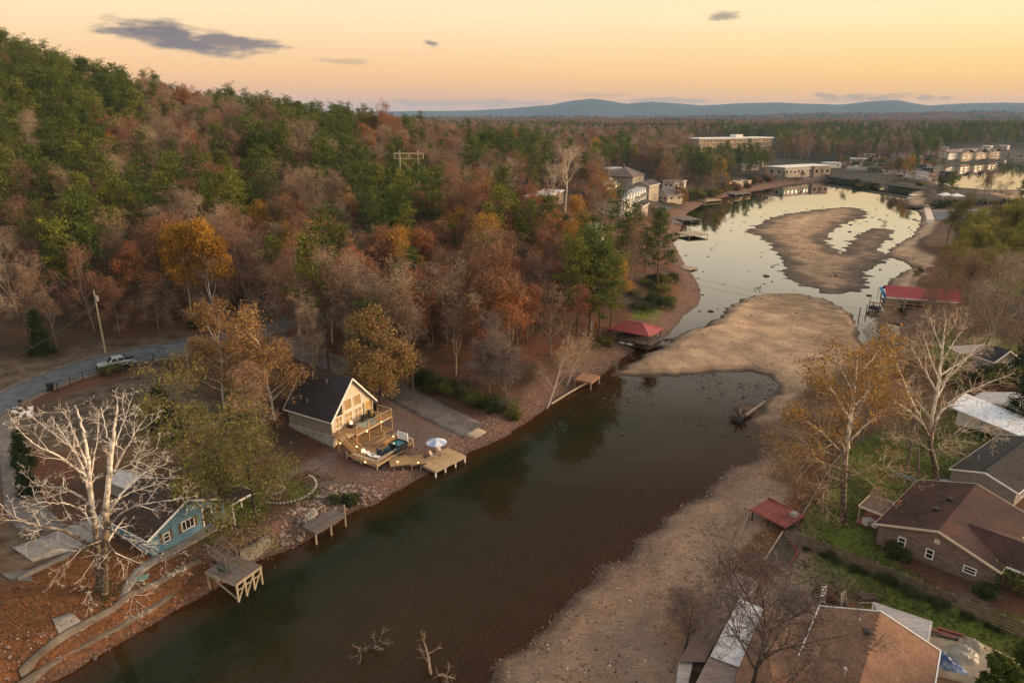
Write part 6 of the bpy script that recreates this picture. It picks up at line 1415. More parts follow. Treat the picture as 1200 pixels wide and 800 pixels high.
# ------------------------------------------------------------------ docks and boathouses along the water
c4 = [(673,444), (693,448), (696,441), (674,434.5)]
dock('dock', 'small tan dock under the leaning pale tree, mid river', c4, 1.5, 2, False, mat('tan_boards', (.36,.19,.10), (.27,.14,.075), scale=1, island=.3))
PIPE = tag(MB().pipe([gp(646,473,.25), gp(662,463,.3), gp(680,452.5,.5), gp(697,443.5,.8)], .17, 8).build('drift_log', WOODP), 'long straight pale log lying along the left waterline', 'log')
c0 = Vector(gp(748,402,0)); BHS = thing('boathouse', 'open boathouse with a hipped red metal roof over stacked decks', 'boathouse', c0, heading(gp(722,400,1), gp(762,408,1)))
BHS.location = Vector(gp(744,404,0)); hx, hy = 4.6, 3.3; zb, zt = 3.5, 5.0
A4 = [(-hx,-hy,zb),(hx,-hy,zb),(hx,hy,zb),(-hx,hy,zb)]; r1, r2 = (-1.5,0,zt), (1.5,0,zt)
for pts in ([A4[0],A4[1],r2,r1], [A4[2],A4[3],r1,r2], [A4[1],A4[2],r2], [A4[3],A4[0],r1]): sheet(BHS, 'roof', pts, REDM, .1)
mb = MB()
for a, b_ in ((A4[0],r1),(A4[1],r2),(A4[2],r2),(A4[3],r1),(r1,r2)): mb.bar(Vector(a)+Vector((0,0,.05)), Vector(b_)+Vector((0,0,.05)), .2, .08)
mb.build('ridge_cap', mat('pink_ridge', (.55,.20,.18)), BHS)
mb = MB()
for x in np.arange(-hx+.5, hx, .6):
    for s_ in (-1,1):
        top = min(max(x,-1.5),1.5) if abs(x) < 1.5 else x; f_ = 1.0 if abs(x) <= 1.5 else (hx-abs(x))/(hx-1.5)
        mb.bar((x,s_*hy,zb+.03),(x,s_*hy*(1-f_),zb+(zt-zb)*f_+.03), .05, .05)
stuffpart(mb.build('roof_seam', REDM, BHS))
for x in (-4.2,-1.4,1.4,4.2):
    for y in (-3,3): mb = MB(); mb.bar((x,y,-1),(x,y,zb-.1), .18, .18); mb.build('post', WOODD, BHS)
planks(BHS, -7.2, 5.0, -3.3, 3.3, 1.75, WOOD, .44, 'x', seed=21)
mb = MB(); mb.box(-7.2,5,-3.4,-3.2,1.4,1.72); mb.box(-4.4,4.6,-3.2,3.2,.7,.85); mb.build('lower_deck', WOODD, BHS)
mb = MB(); mb.bar((-4.2,-3.25,2.7),(4.2,-3.25,2.7), .08, .1); mb.build('rail', WOODD, BHS); mb = MB(); mb.bar((4.4,-3.25,2.7),(4.4,3.2,2.7), .08, .1); mb.build('rail', WOODD, BHS)
mb = MB(); mb.box(-3.5,1.5,1.2,2.6,1.8,2.9); mb.build('cabinet', WOODD, BHS)
for i, (x, lb) in enumerate(((-1.4, 'white jet ski under the hipped boathouse, shore end'), (.3, 'white jet ski under the hipped boathouse, water end'))):
    p = BHS.matrix_basis @ Vector((x,-3.0,.86)); e = thing('jet_ski', lb, 'jet ski', p, BHS.rotation_euler.z)
    mb = MB(); mb.prism([(-.75,.1),(-.6,.45),(.3,.5),(.85,.35),(.6,.02),(-.6,0)], -.32, .32, 'y'); mb.build('hull', WHITE, e, bevel=.05); mb = MB(); mb.box(-.5,.1,-.16,.16,.5,.65); mb.build('seat', BLACK, e); mb = MB(); mb.bar((.25,-.3,.8),(.25,.3,.8), .05, .05); mb.bar((.25,0,.45),(.25,0,.8), .08, .08); mb.build('handlebar', BLACK, e)
SG = thing('notice_board', 'white notice board with an orange disc on a post in the woods', 'sign', ground(694,395), -.4)
mb = MB(); mb.bar((0,0,-.3),(0,0,3.2), .12, .12); mb.build('post', WOODD, SG); mb = MB(); mb.box(-.35,.25,-.06,.0,1.6,3.2); mb.build('sign_panel', WHITE, SG); mb = MB(); mb.tube((.55,-.05,2.4),(.55,.03,2.4), .7, .7, 16); mb.build('sign_disc', ORANGE_P if 'ORANGE_P' in globals() else mat('orange_paint', (.45,.17,.05)), SG)
# right bank: long red roofed boathouse
a, b_ = Vector(gp(1040,347,3.2)), Vector(gp(1104,352,3.2)); RB2 = thing('red_boathouse', 'long bright red roofed boathouse with lit end room by the right shore', 'boathouse', (a.x,a.y,0), heading(a, b_)); Lr = (b_-a).length+4.5
pk = local(RB2, gp(1041,336,5.2)); wy = max(4.5, pk.y)
sheet(RB2, 'roof', [(-.3,-.5,3.1),(Lr,-.5,3.1),(Lr,wy,5.0),(-.3,wy,5.0)], REDMB, .12); sheet(RB2, 'roof', [(-.3,2*wy+.5,3.1),(Lr,2*wy+.5,3.1),(Lr,wy+.01,5.0),(-.3,wy+.01,5.0)], REDMB, .12)
mb = MB()
for i in range(30): x = -.2+i*(Lr+.2)/29; mb.bar((x,-.5,3.13),(x,wy,5.03), .06, .06)
stuffpart(mb.build('roof_seam', REDMB, RB2))
mb = MB(); mb.bar((-.35,-.52,3.02),(Lr,-.52,3.02), .1, .22); mb.build('fascia', WHITE, RB2)
for x in np.linspace(0, Lr*.5, 5):
    for y in (0, 2*wy): mb = MB(); mb.bar((x,y,-1),(x,y,3.0), .2, .2); mb.build('post', WOODW, RB2)
for z in (.9, 1.7, 2.5): mb = MB(); mb.bar((0,-.1,z),(Lr*.5,-.1,z), .1, .22); mb.build('beam', WOODW, RB2)
mb = MB(); mb.box(0,Lr*.5,0,2*wy,.5,.65); mb.build('slip_floor', WOODD, RB2)
mb = MB(); mb.box(Lr*.55,Lr-.3,.1,2*wy-.2,.3,3.0); mb.build('wall', mat('boathouse_wall', (.24,.21,.18)), RB2)
for x in (Lr*.60, Lr*.70, Lr*.78): window(RB2, (x,.1,1.8), 1.9, 1.7, (0,-1,0), pane=mat('pale_pane', (.35,.40,.42), rough=.1))
window(RB2, (Lr-1.6,.1,1.9), 1.7, 1.5, (0,-1,0), frame=WOODW, pane=LITW)
PR = thing('boat_dock', 'tan boat dock with posts in front of the red boathouse', 'dock', gp(1019.5,354,1.2), heading(gp(1019.5,354,1.2), gp(1041,356.5,1.2)))
planks(PR, 0, 5.6, -.9, .9, 0, WOODW, .4, 'x', seed=31)
for x in (0, 2.8, 5.4): mb = MB(); mb.bar((x,-.95,-2.2),(x,-.95,1.0), .16, .16); mb.build('post', WOODD, PR)
mb = MB(); mb.tube((3.2,.2,.1),(3.2,.2,.4), .1); mb.build('cleat', BLACK, PR)
LIFT = thing('boat_lift', 'dark sunken boat lift frame in the water by tan dock', 'boat lift', gp(1015,367,.0), heading(gp(1015,367,0), gp(1055,375,0)))
mb = MB(); mb.box(0,10,-.35,.35,.05,.35); mb.build('beam', BLACK, LIFT)
mb = MB(); mb.box(5,11,-4.2,-.4,.05,.3); mb.build('float_deck', WOODD, LIFT)
for x, y in ((0,0),(0,3.5),(0,-3.8),(5,3.2)): mb = MB(); mb.bar((x,y,-1.5),(x,y,2.2), .18, .18); mb.build('post', WOODD, LIFT)
mb = MB(); mb.box(-.6,1.6,2.6,4.2,.4,1.3); mb.build('motor_box', BLACK, LIFT)
SL = thing('water_slide', 'bright blue slide leaning at the corner of the red boathouse', 'slide', gp(1030,351,1.3), heading(gp(1028,351,1), gp(1041,356,1)))
mb = MB(); mb.slab([(-.2,-.4,3.2),(-.2,.4,3.2),(3.6,.4,.2),(3.6,-.4,.2)], .12); mb.build('chute', mat('slide_blue', (.05,.30,.50), rough=.4), SL); mb = MB(); mb.bar((-.2,-.4,0),(-.2,-.4,3.1), .1, .1); mb.bar((-.2,.4,0),(-.2,.4,3.1), .1, .1); mb.build('frame', GALV, SL)

# ================================================================== SETTLEMENT AMONG THE TREES
def block(name, label, cat, base, rz, L, W, H, wall, roofm, floors=2, bays=6, flat=True, roofh=2.0, side=True, both=True, wins=(1.0,1.2), pane=GLASS, sink=2.0, group=None):
    """a far building: walls, roof, and rows of built windows on the long face and the end"""
    e = thing(name, label, cat, base, rz, group)
    if flat:
        mb = MB(); mb.box(0,L,0,W,-sink,H); mb.build('wall', wall, e); mb = MB(); mb.box(-.4,L+.4,-.4,W+.4,H,H+.5); mb.build('roof', roofm, e)
    else: gable_shell(e, 0, L, 0, W, -sink, H, H+roofh, wall, roofm, oh=.5, ohx=.5, th=.2)
    fh = H/floors; proto = None
    for f_ in range(floors):
        for i in range(bays):
            x = L*(i+.5)/bays; z = fh*(f_+.55)
            window(e, (x,0,z), wins[0], wins[1], (0,-1,0), pane=pane, fw=.12)
        if side:
            for y in (W*.3, W*.7): window(e, (0,y,fh*(f_+.55)), wins[0], wins[1], (-1,0,0), pane=pane, fw=.12)
    return e
def face(p0, p1): return heading(p0, p1)
WHITEB = mat('white_stucco', (.70,.68,.64), (.60,.58,.54)); TANB = mat('tan_stucco', (.36,.27,.19), (.30,.22,.16), scale=.4); BEIGE = mat('beige_stucco', (.36,.31,.25), (.30,.26,.21), scale=.4)
# white gabled lodge
p = ground(728,258); q_ = ground(765,239); LO = thing('white_lodge', 'white three storey lodge with dark roof and a row of gabled balconies', 'lodge', p, face(p, q_))
Ld = min(34, float((Vector(q_)-p).length)); gable_shell(LO, 0, Ld, 0, 12, -3, 8.2, 11.4, WHITEB, SHINGB, oh=.6, ohx=.6, th=.2)
for i in range(7):
    x = 2.2+i*(Ld-4)/6
    mb = MB(); mb.prism([(x-1.5,8.0),(x+1.5,8.0),(x,10.3)], -1.9, 2.2, 'y'); mb.build('dormer', WHITEB, LO)
    mb = MB(); mb.bar((x+1.9,-1.8,-3),(x+1.9,-1.8,8.4), .35, .35); mb.build('column', WHITEB, LO)
    for z in (.1, 2.8, 5.5):
        mb = MB(); mb.box(x-1.9,x+1.7,-2.0,-.02,z-.15,z+.05); b2 = mb.build('balcony', WHITEB, LO); mb = MB(); mb.bar((x-1.9,-1.95,z+1),(x+1.7,-1.95,z+1), .1, .12); mb.bar((x-1.9,-1.95,z+.55),(x+1.7,-1.95,z+.55), .06, .08); mb.build('railing', WHITEB, b2)
        window(LO, (x,0,z+1.25), 2.4, 2.0, (0,-1,0))
for y in (3.5, 8): window(LO, (0,y,4.2), 1.0, 1.4, (-1,0,0)); window(LO, (0,y,1.2), 1.0, 1.4, (-1,0,0))
# house with lamps under its eaves
p = ground(708,233); q_ = ground(748,227); LH = block('lamp_lit_house', 'grey roofed house with a row of lamps glowing under its eave', 'house', p, face(p, q_), 24, 9, 4.6, CREAM, mat('grey_roof', (.20,.20,.21)), 1, 6, False, 2.6, pane=GLASSW)
for i in range(7): mb = MB(); mb.lump((1.8+i*3.4,-.12,4.0), .16, rr4, (1,1,1), 6, 4); mb.build('eave_lamp', LAMP, LH)
p = ground(741,219); q_ = ground(770,216); HH = thing('hip_roof_house', 'beige house with steep hipped brown roof behind the lodge', 'house', p, face(p, q_))
mb = MB(); mb.box(0,22,0,16,-3,5.5); mb.build('wall', BEIGE, HH)
for pts in ([(-.8,-.8,5.4),(22.8,-.8,5.4),(13,8,10),(9,8,10)], [(22.8,16.8,5.4),(-.8,16.8,5.4),(9,8,10),(13,8,10)], [(22.8,-.8,5.4),(22.8,16.8,5.4),(13,8,10)], [(-.8,16.8,5.4),(-.8,-.8,5.4),(9,8,10)]): sheet(HH, 'roof', pts, mat('hip_roof_brown', (.17,.125,.11)), .2)
mb = MB(); mb.box(9.6,10.8,8.5,9.6,8.5,11.4); mb.build('chimney', BRICKM, HH)
for x in (3, 8, 13, 18): window(HH, (x,0,3.4), 1.2, 1.5, (0,-1,0), fw=.12)
p = ground(760,234); block('balcony_house', 'beige flat fronted house with stacked white balconies near the shore', 'house', p, face(p, ground(785,232)), 13, 9, 6.8, BEIGE, mat('dark_flat_roof', (.07,.06,.06)), 2, 3, False, 1.8)
p = ground(694,287); q_ = ground(709,286); WG = block('white_cottage', 'small white gabled cottage with wide window among bare trees', 'house', p, face(p, q_)+.3, 7.5, 7, 3.4, WHITEB, mat('pale_grey_roof', (.30,.28,.26)), 1, 1, False, 2.4, wins=(2.6, 1.5))
p = ground(640,245); block('flat_roof_hall', 'long tan hall with a white edged flat roof in the woods', 'building', p, face(ground(640,247), ground(664,236)), 27, 8, 4.0, TANB, WHITEB, 1, 7, True)
BWL = thing('brick_wall', 'long reddish brick garden wall beside a paved court in the woods', 'wall', ground(587,242)); q_ = local(BWL, ground(606,233))
REDB = mat('red_brick_wall', (.26,.115,.08), (.19,.085,.06), scale=1.2); mb = MB(); mb.bar((0,0,1.2),(q_.x,q_.y,1.2+q_.z), .4, 4.5); mb.build('wall_panel', REDB, BWL); mb = MB(); mb.bar((0,0,3.5),(q_.x,q_.y,3.5+q_.z), .6, .2); mb.build('coping', CONC, BWL)
strip('court', [(585,262),(608,248),(640,238)], [(604,268),(626,255),(652,246)], mat('court_brick', (.24,.13,.10)), .2, 20, 5)
p = ground(650,345); block('hidden_white_house', 'white house half hidden behind the tall riverside pines', 'house', p, .25, 10, 8, 5.5, WHITEB, mat('pale_roof2', (.33,.31,.29)), 2, 3, False, 2.0)
p = ground(478,330); block('woodland_shed', 'low shed with a pale flat roof deep in the hillside woods', 'shed', p, .5, 7, 4, 2.6, WOODD, STONEF, 1, 2, True)
for i, (px, py, L, W, lb) in enumerate(((632,252,4.6,1.9,'white car parked by the brick court'), (655,262,5,2,'white covered vehicle parked below the flat roofed hall'))):
    e = thing('parked_car', lb, 'car', Vector(ground(px,py))+Vector((0,0,.1)), .5+i)
    mb = MB(); mb.prism([(-2.2,.35),(-2.2,.85),(-1.6,.95),(1.2,.95),(2.2,.8),(2.2,.35)], -.9, .9, 'y'); mb.build('body', WHITE, e, bevel=.05); mb = MB(); frust(mb,-1.7,1.0,-1.2,.4,.85,.7,.95,1.5); mb.build('cab', GLASS if i == 0 else WHITE, e)
    for x in (-1.4,1.4):
        for y in (-.8,.8): mb = MB(); mb.tube((x,y-.12,.33),(x,y+.12,.33), .33, .33, 10); mb.build('wheel', TYRE, e)
def pylon(name, label, base, H, w, rz):
    e = thing(name, label, 'power pole', base, rz)
    for x in (-w/2*.6, w/2*.6): mb = MB(); mb.tube((x,0,-1),(x,0,H), .28, .2, 8); mb.build('shaft', WOODP, e)
    mb = MB(); mb.bar((-w/2,0,H-.8),(w/2,0,H-.8), .3, .45); mb.build('crossarm', WOODP, e); mb = MB(); mb.bar((-w/2,0,H-2.2),(w/2,0,H-2.2), .2, .3); mb.build('crossarm', WOODP, e)
    mb = MB(); mb.bar((-w/2*.6,0,H-7),(w/2*.6,0,H-2.5), .18, .2); mb.bar((w/2*.6,0,H-7),(-w/2*.6,0,H-2.5), .18, .2); mb.build('brace', WOODP, e)
    for x in (-w/2+.2,0,w/2-.2): mb = MB(); mb.tube((x,0,H-2.0),(x,0,H-.9), .12, .12, 6); mb.build('insulator', GALV, e)
    return e
def pylon_spot(px, top_py, H, y0, y1):
    """a place on the slope in line with a bearing, where a pole of height H would just reach a level"""
    best = None
    for yv in np.arange(y0, y1, 1.0):
        xv = (px-600)/FOC*(yv*CP+(CAMH-30)*SP); z = float(G(xv, yv)); u_, v_, _ = proj(xv, yv, z+H)
        if best is None or abs(v_-top_py) < best[0]: best = (abs(v_-top_py), Vector((xv, yv, z)))
    return best[1]
c_ = pylon_spot(480, 184, 22.5, 200, 420)
PYA = pylon('power_pylon', 'wooden double pole power pylon rising out of the hillside trees', c_, 22.5, 8.5, .15)
c2_ = pylon_spot(312, 112, 21.5, 240, 430)
PYB = pylon('power_pylon', 'wooden power pylon with crossed braces near the hill crest', c2_, 21.5, 10, -.2)
for k_, x in enumerate((-4, 0, 4)): wire('power_line', 'transmission wire between the two hillside pylons, %s one' % ('near', 'middle', 'far')[k_], PYA.location+Vector((x,0,20.5)), PYB.location+Vector((x,0,19.5)), 4, .03)

# left shore docks further up
for i, (cs, z, lb) in enumerate(([[(763,262),(800,262),(797,255),(770,253)], 1.3, 'grey dock below the dark roofed boathouse on left shore'], [[(800,258),(822,257),(821,252),(802,253)], 1.3, 'thin pier reaching out beside dark roofed boathouse'],
                                 [[(792,272),(808,276),(809,269),(795,266)], 1.2, 'pale dock on dark posts at the river bend'], [[(790,313),(808,316),(806,311),(792,309)], .6, 'low white dock stranded on the mud beach'], [[(826,236),(846,234),(846,230),(828,231)], 1.0, 'pale dock with a white top below the shore trees'],
                                 [[(862,228),(880,226),(880,222),(864,223)], 1.0, 'cream dock in front of the cream lakeside boathouse'])):
    dock('dock', lb, cs, z, 3, False, WOODP if i in (2,3,4) else WOOD)
p = Vector(gp(772,256,1.2)); DB = thing('dark_boathouse', 'boathouse with flat dark roof on posts at river bend', 'boathouse', p, face(p, gp(800,250,1.2)))
mb = MB(); mb.slab([(-1,-3,4.2),(9,-3,4.2),(9,4,4.7),(-1,4,4.7)], .25); mb.build('roof', DARKROOF, DB)
for x in (-.6,3,6,8.6):
    for y in (-2.6,3.6): mb = MB(); mb.bar((x,y,-1.5),(x,y,4.1), .2, .2); mb.build('post', WOODP, DB)
p = ground(862,221); CBH = block('lakeside_boathouse', 'cream lakeside boathouse with open white sided slips', 'boathouse', p, face(p, ground(889,219)), 19, 7, 3.6, CREAM, mat('cream_roof', (.45,.36,.26)), 1, 4, True)
SGN = thing('round_sign', 'orange round sign with a white centre on the far left shore', 'sign', ground(855,221), .1)
mb = MB(); mb.tube((0,0,0),(0,0,2), .2); mb.build('post', WOODD, SGN); mb = MB(); mb.tube((0,-.1,3.4),(0,.1,3.4), 2.0, 2.0, 18); mb.build('disc', bpy.data.materials['orange_paint'], SGN); mb = MB(); mb.tube((.2,-.2,3.4),(.2,-.11,3.4), .75, .75, 12); mb.build('emblem', WHITE, SGN)

# ------------------------------------------------------------------ far shore: bridge, shops, hotel, flats
def hgt(b, py):
    z = np.linspace(b.z, b.z+90, 1800); return float(z[np.argmin(np.abs(proj(b.x, b.y, z)[1]-py))]-b.z)
def far_base(px, py, h=None): return Vector(ground(px, py))
hb = far_base(818,183); he = far_base(903,181); 
HOT = thing('hotel', 'long three storey tan hotel with pale roof rising above far trees', 'hotel', hb, face(hb, he)); Lh = float((he-hb).length); kz = hb.y/FOC
Hh = hgt(hb, 163.5)
mb = MB(); mb.box(0,Lh,0,22,-8,Hh); mb.build('wall', TANB, HOT); mb = MB(); mb.box(-1,Lh+1,-1,23,Hh,Hh+1.2); mb.build('roof', WHITEB, HOT); mb = MB(); mb.box(Lh*.52,Lh*.62,4,12,Hh+1.2,Hh+4); mb.build('stair_tower', WHITEB, HOT)
for f_ in range(4):
    mb = MB(); mb.box(0,Lh,-.9,-.02,Hh*(f_+.02)/4,Hh*(f_+.08)/4); mb.build('balcony', CREAM, HOT)
    for i in range(22): window(HOT, (Lh*(i+.5)/22,0,Hh*(f_+.5)/4), 2.2, 2.2, (0,-1,0), pane=GLASSW if (i*7+f_*3) % 9 == 0 else GLASS, fw=.25, frame=CREAM)
cb_ = far_base(919,208); ce = far_base(955,207); SH1 = block('shop_block', 'long low tan shop building by the lake road', 'shop', cb_, face(cb_, ce), float((ce-cb_).length), 16, hgt(cb_, 197), BEIGE, WHITEB, 1, 8, True, wins=(3.0,2.6))
cb2 = far_base(953,208); ce2 = far_base(972,207); block('shop_block', 'taller brown shop building with a lit sign at its right end', 'shop', cb2, face(cb2, ce2), float((ce2-cb2).length), 18, hgt(cb2, 195), TANB, WHITEB, 1, 3, True, wins=(3.0,3.0))
fb = far_base(1113,188); fe = far_base(1171,187); CO = thing('lake_flats', 'cream lakeside flats with three gabled fronts and stacked balconies', 'apartment building', fb, face(fb, fe)); Lf = float((fe-fb).length); Hf = hgt(fb, 179)
mb = MB(); mb.box(0,Lf,2,20,-3,Hf); mb.build('wall', WHITEB, CO)
sheet(CO, 'roof', [(-1,1,Hf),(Lf+1,1,Hf),(Lf+1,11,Hf*1.35),(-1,11,Hf*1.35)], mat('flats_roof', (.20,.15,.13)), .3); sheet(CO, 'roof', [(-1,21,Hf),(Lf+1,21,Hf),(Lf+1,11.02,Hf*1.35),(-1,11.02,Hf*1.35)], bpy.data.materials['flats_roof'], .3)
for i in range(3):
    x0_ = Lf*(.18+.28*i); wg = Lf*.19; mb = MB(); mb.prism([(x0_,-3),(x0_+wg,-3),(x0_+wg,Hf),(x0_+wg/2,Hf*1.32),(x0_,Hf)], -1.5, 4, 'y'); gbl = mb.build('gable_front', CREAM, CO)
    mb = MB(); mb.bar((x0_-.8,-1.6,Hf-.5),(x0_+wg/2,-1.6,Hf*1.36), 6, .4); mb.bar((x0_+wg+.8,-1.6,Hf-.5),(x0_+wg/2,-1.6,Hf*1.36), 6, .4); mb.build('gable_roof', bpy.data.materials['flats_roof'], gbl)
    for f_ in range(3):
        for j in range(2): window(CO, (x0_+wg*(.28+.44*j),-1.5,Hf*(f_+.5)/3), wg*.3, 2.6, (0,-1,0), fw=.2, frame=CREAM)
        mb = MB(); mb.box(x0_,x0_+wg,-3,-1.55,Hf*f_/3,Hf*f_/3+.9); mb.build('balcony', CREAM, CO)
for f_ in range(3): window(CO, (Lf*.09,2,Hf*(f_+.5)/3), 2.0, 2.2, (0,-1,0), fw=.2, frame=CREAM)
GROOF = mat('grey_brown_roof', (.22,.19,.17)); WROOF2 = mat('white_flat_roof', (.62,.62,.62))
for i, (px, py, w_, d_, h_, wl_, rf_, fl, lb, nm) in enumerate((
    (1080,182,22,14,6,CREAM,GROOF,False,'cream house with grey gable roof on the far wooded rise','far_house'), (1044,187,16,10,3.5,BEIGE,GROOF,False,'low house with brown roof left of the cream hill house','far_house'),
    (996,191,20,12,3.6,BEIGE,WROOF2,True,'low building with a bright white flat roof by the car park','far_building'), (804,189,14,10,5,BEIGE,REDMB,False,'small building with a red roof above the left shore trees','far_building'),
    (806,196,18,9,3.5,BEIGE,WROOF2,True,'long low building with a white roof below the red roof','far_building'), (836,194,16,9,3.5,BEIGE,WROOF2,True,'white roofed building left of the lakeside trees','far_building'), (893,196,12,8,3.5,BEIGE,WROOF2,True,'small white roofed building behind the tan shops','far_building'),
    (840,206,12,8,3.2,BEIGE,WROOF2,True,'white roofed cottage on the near left shore slope','far_building'), (1012,186,18,10,4,CREAM,WROOF2,True,'cream building with a white roof behind the car park trees','far_building'), (1030,181,14,9,5,BEIGE,GROOF,False,'grey roofed house up the slope from the car park','far_house'), (1060,192,16,9,4,CREAM,GROOF,False,'cream house with a brown gable near the marina','far_house'),
    (968,197,14,9,4,WHITEB,WROOF2,True,'small white building between the shops and the car park','far_building'), (1205,186,14,9,5,CREAM,GROOF,False,'cream house at the right edge above the lake','far_house'), (1160,176,18,9,4,CREAM,WROOF2,True,'long pale building in the trees above the lakeside flats','far_building'),
    (782,238,10,8,4,CREAM,GROOF,False,'cream cottage just right of the balcony house','far_house'), (716,243,11,8,4,TANB,GROOF,False,'tan cottage with a grey roof left of the white lodge','far_house'), (752,252,12,8,4,BEIGE,SHINGB,False,'beige house with black roof below the white lodge','far_house'), (790,222,12,8,4,WHITEB,WROOF2,True,'white flat roofed house above the far left shore','far_building'),
    (787,207,14,9,5,CREAM,GROOF,False,'cream gabled house on the slope above the balcony house','far_house'), (870,200,14,9,4,CREAM,WROOF2,True,'pale building with white roof above the cream boathouse','far_building'), (1180,176,14,10,5,CREAM,WROOF2,True,'pale house far off at the right edge above the lake','far_building'), (1188,189,16,8,3,BEIGE,GROOF,True,'low grey roofed pavilion at right of the lakeside flats','far_building'),
    (775,196,16,10,5,BEIGE,GROOF,False,'grey brown gabled house among trees right of the hipped roof','far_house'), (712,206,18,10,4,BEIGE,WROOF2,True,'white roofed building above the lamp lit house','far_building'))):
    p = far_base(px, py); block(nm, lb, 'house' if nm == 'far_house' else 'building', p, face(p, far_base(px+8, py)), w_, d_, h_, wl_, rf_, 2 if h_ > 4.5 else 1, max(2, int(w_/5)), fl, 3.0, wins=(1.8,1.4), sink=4)
# bridge and its causeway
ba, bb = Vector(gp(978,207,3.4)), Vector(gp(1092,222,3.4)); BG = thing('road_bridge', 'low concrete road bridge crossing the far end of the water', 'bridge', ba, face(ba, bb)); Lg = float((bb-ba).length)
mb = MB(); mb.box(-40,Lg+10,-.2,10,-.8,.0); mb.build('deck', CONC, BG)
for y in (-.2, 9.8): mb = MB(); mb.box(-40,Lg+10,y,y+.3,0,1.0); mb.build('parapet', mat('parapet', (.22,.19,.16)) if y < 0 else bpy.data.materials['parapet'], BG)
for f_ in (.28, .36, .55): mb = MB(); mb.box(Lg*f_,Lg*f_+4.5,1,9,-6,-1.2); mb.build('pier', CONC, BG)
mb = MB(); mb.box(-45,Lg*.22,.5,9.5,-7,-1.25); mb.box(Lg*.6,Lg+12,.5,9.5,-7,-1.25); mb.build('abutment', mat('causeway_green', (.035,.045,.02), (.06,.055,.03), scale=.3, bump=1), BG)
CARM = [mat('car_white', (.75,.75,.75), rough=.25), mat('car_silver', (.35,.36,.37), rough=.25), mat('car_dark', (.03,.03,.035), rough=.25), mat('car_red', (.30,.03,.03), rough=.25)]
def make_car(m):
    e = thing('parked_car', 'x', 'car', (0,0,0))
    mb = MB(); mb.prism([(-2.2,.35),(-2.25,.85),(-1.6,.98),(1.1,.98),(2.2,.8),(2.25,.35)], -.9, .9, 'y'); mb.build('body', m, e, bevel=.06); mb = MB(); frust(mb,-1.8,1.0,-1.3,.35,.84,.68,.98,1.5); mb.build('windows', GLASS, e)
    mb = MB(); mb.box(-1.2,.3,-.66,.66,1.5,1.55); mb.build('car_roof', m, e)
    for x in (-1.4,1.4):
        for y in (-.8,.8): mb = MB(); mb.tube((x,y-.13,.33),(x,y+.13,.33), .33, .33, 10); mb.build('wheel', TYRE, e)
    return e
CARS = [make_car(m) for m in CARM]; rc = random.Random(6); used = [False]*4
spots = [(1003,196),(1012,198),(1020,200),(1031,202),(1038,205),(1047,206),(1055,207),(1062,208),(1042,200),(1052,201),(1061,203),(1070,205),(1078,207),(1030,195),(1015,193),(1074,202),(1066,199),(1084,211)]
CN = ['white', 'silver', 'dark', 'red']
for i, (px, py) in enumerate(spots):
    k_ = [0,1,0,2,0,1,2,0,3,0,1,2,0,1,2,0,0,1][i]; e = CARS[k_] if not used[k_] else copy_tree(CARS[k_]); used[k_] = True
    e.location = ground(px, py)+Vector((0,0,.12)); e.rotation_euler.z = rc.uniform(-.5,.5)
    tag(e, '%s car parked in the far lot beyond the bridge' % CN[k_], 'car', '%s cars in the far lot' % CN[k_])
for i, (px, py, w_, lb) in enumerate(((1093,203,18,'dark roofed marina shed at the lake edge, longest of the marina'), (1085,199,12,'dark roofed marina shed behind the longest one'), (1100,207,10,'small dark boat shelter nearest the causeway'))):
    p = far_base(px,py); p.z = max(p.z,.5); block('marina_shed', lb, 'boat shed', p, face(p, far_base(px+6,py+1)), w_, 8, 3.5, WOODD, mat('marina_roof', (.06,.075,.09)) if i == 0 else bpy.data.materials['marina_roof'], 1, 3, True)
strip('car_park', [(990,200),(1040,203),(1092,214)], [(985,189),(1045,192),(1088,199)], mat('far_asphalt', (.16,.14,.13)), .15, 24, 6)
strip('lake_road', [(972,210),(985,206)], [(930,211),(955,203)], bpy.data.materials['far_asphalt'], .15, 8, 4)
# low white wall, car park and tents on the right
WW_ = thing('white_wall', 'low white wall at the edge of the lakeside car park', 'wall'); a, b_ = Vector(ground(1086,247)), Vector(ground(1090,262)); mb = MB(); mb.bar(a+Vector((0,0,.7)), b_+Vector((0,0,.7)), 2.4, 1.6); mb.build('wall_panel', WHITE, WW_); mb = MB(); mb.bar(a+Vector((0,0,1.55)), b_+Vector((0,0,1.55)), 2.7, .15); mb.build('coping', CREAM, WW_)
strip('side_car_park', [(1092,248),(1150,246),(1190,248)], [(1096,259),(1150,258),(1185,258)], mat('blue_asphalt', (.14,.15,.17), (.10,.105,.115), scale=.3), .12, 16, 6)
for i, (px, py, lb) in enumerate(((1107,234,'white canopy tent behind the hedge, left of the pair'), (1120,235,'white canopy tent behind the hedge, right of the pair'))):
    e = thing('canopy_tent', lb, 'tent', ground(px,py)); W4_ = 3.0
    for sx in (-1,1):
        for sy in (-1,1): mb = MB(); mb.bar((sx*W4_,sy*W4_,0),(sx*W4_,sy*W4_,2.4), .12, .12); mb.build('pole', WHITE, e)
    for k_ in range(4): a_, b2 = k_*pi/2+pi/4, (k_+1)*pi/2+pi/4; r_ = W4_*1.5; sheet(e, 'canopy', [(r_*cos(a_),r_*sin(a_),2.4),(r_*cos(b2),r_*sin(b2),2.4),(0,0,3.8)], WHITE, .05)
dock('dock', 'dark dock with a white topped boat at the right shore bend', [(1062,240),(1074,243),(1076,233),(1066,231)], 1.0, 3, False, WOODD)
WBO = thing('moored_boat', 'small boat with a white canopy at the right bend dock', 'boat', gp(1070,233,.2), .2)
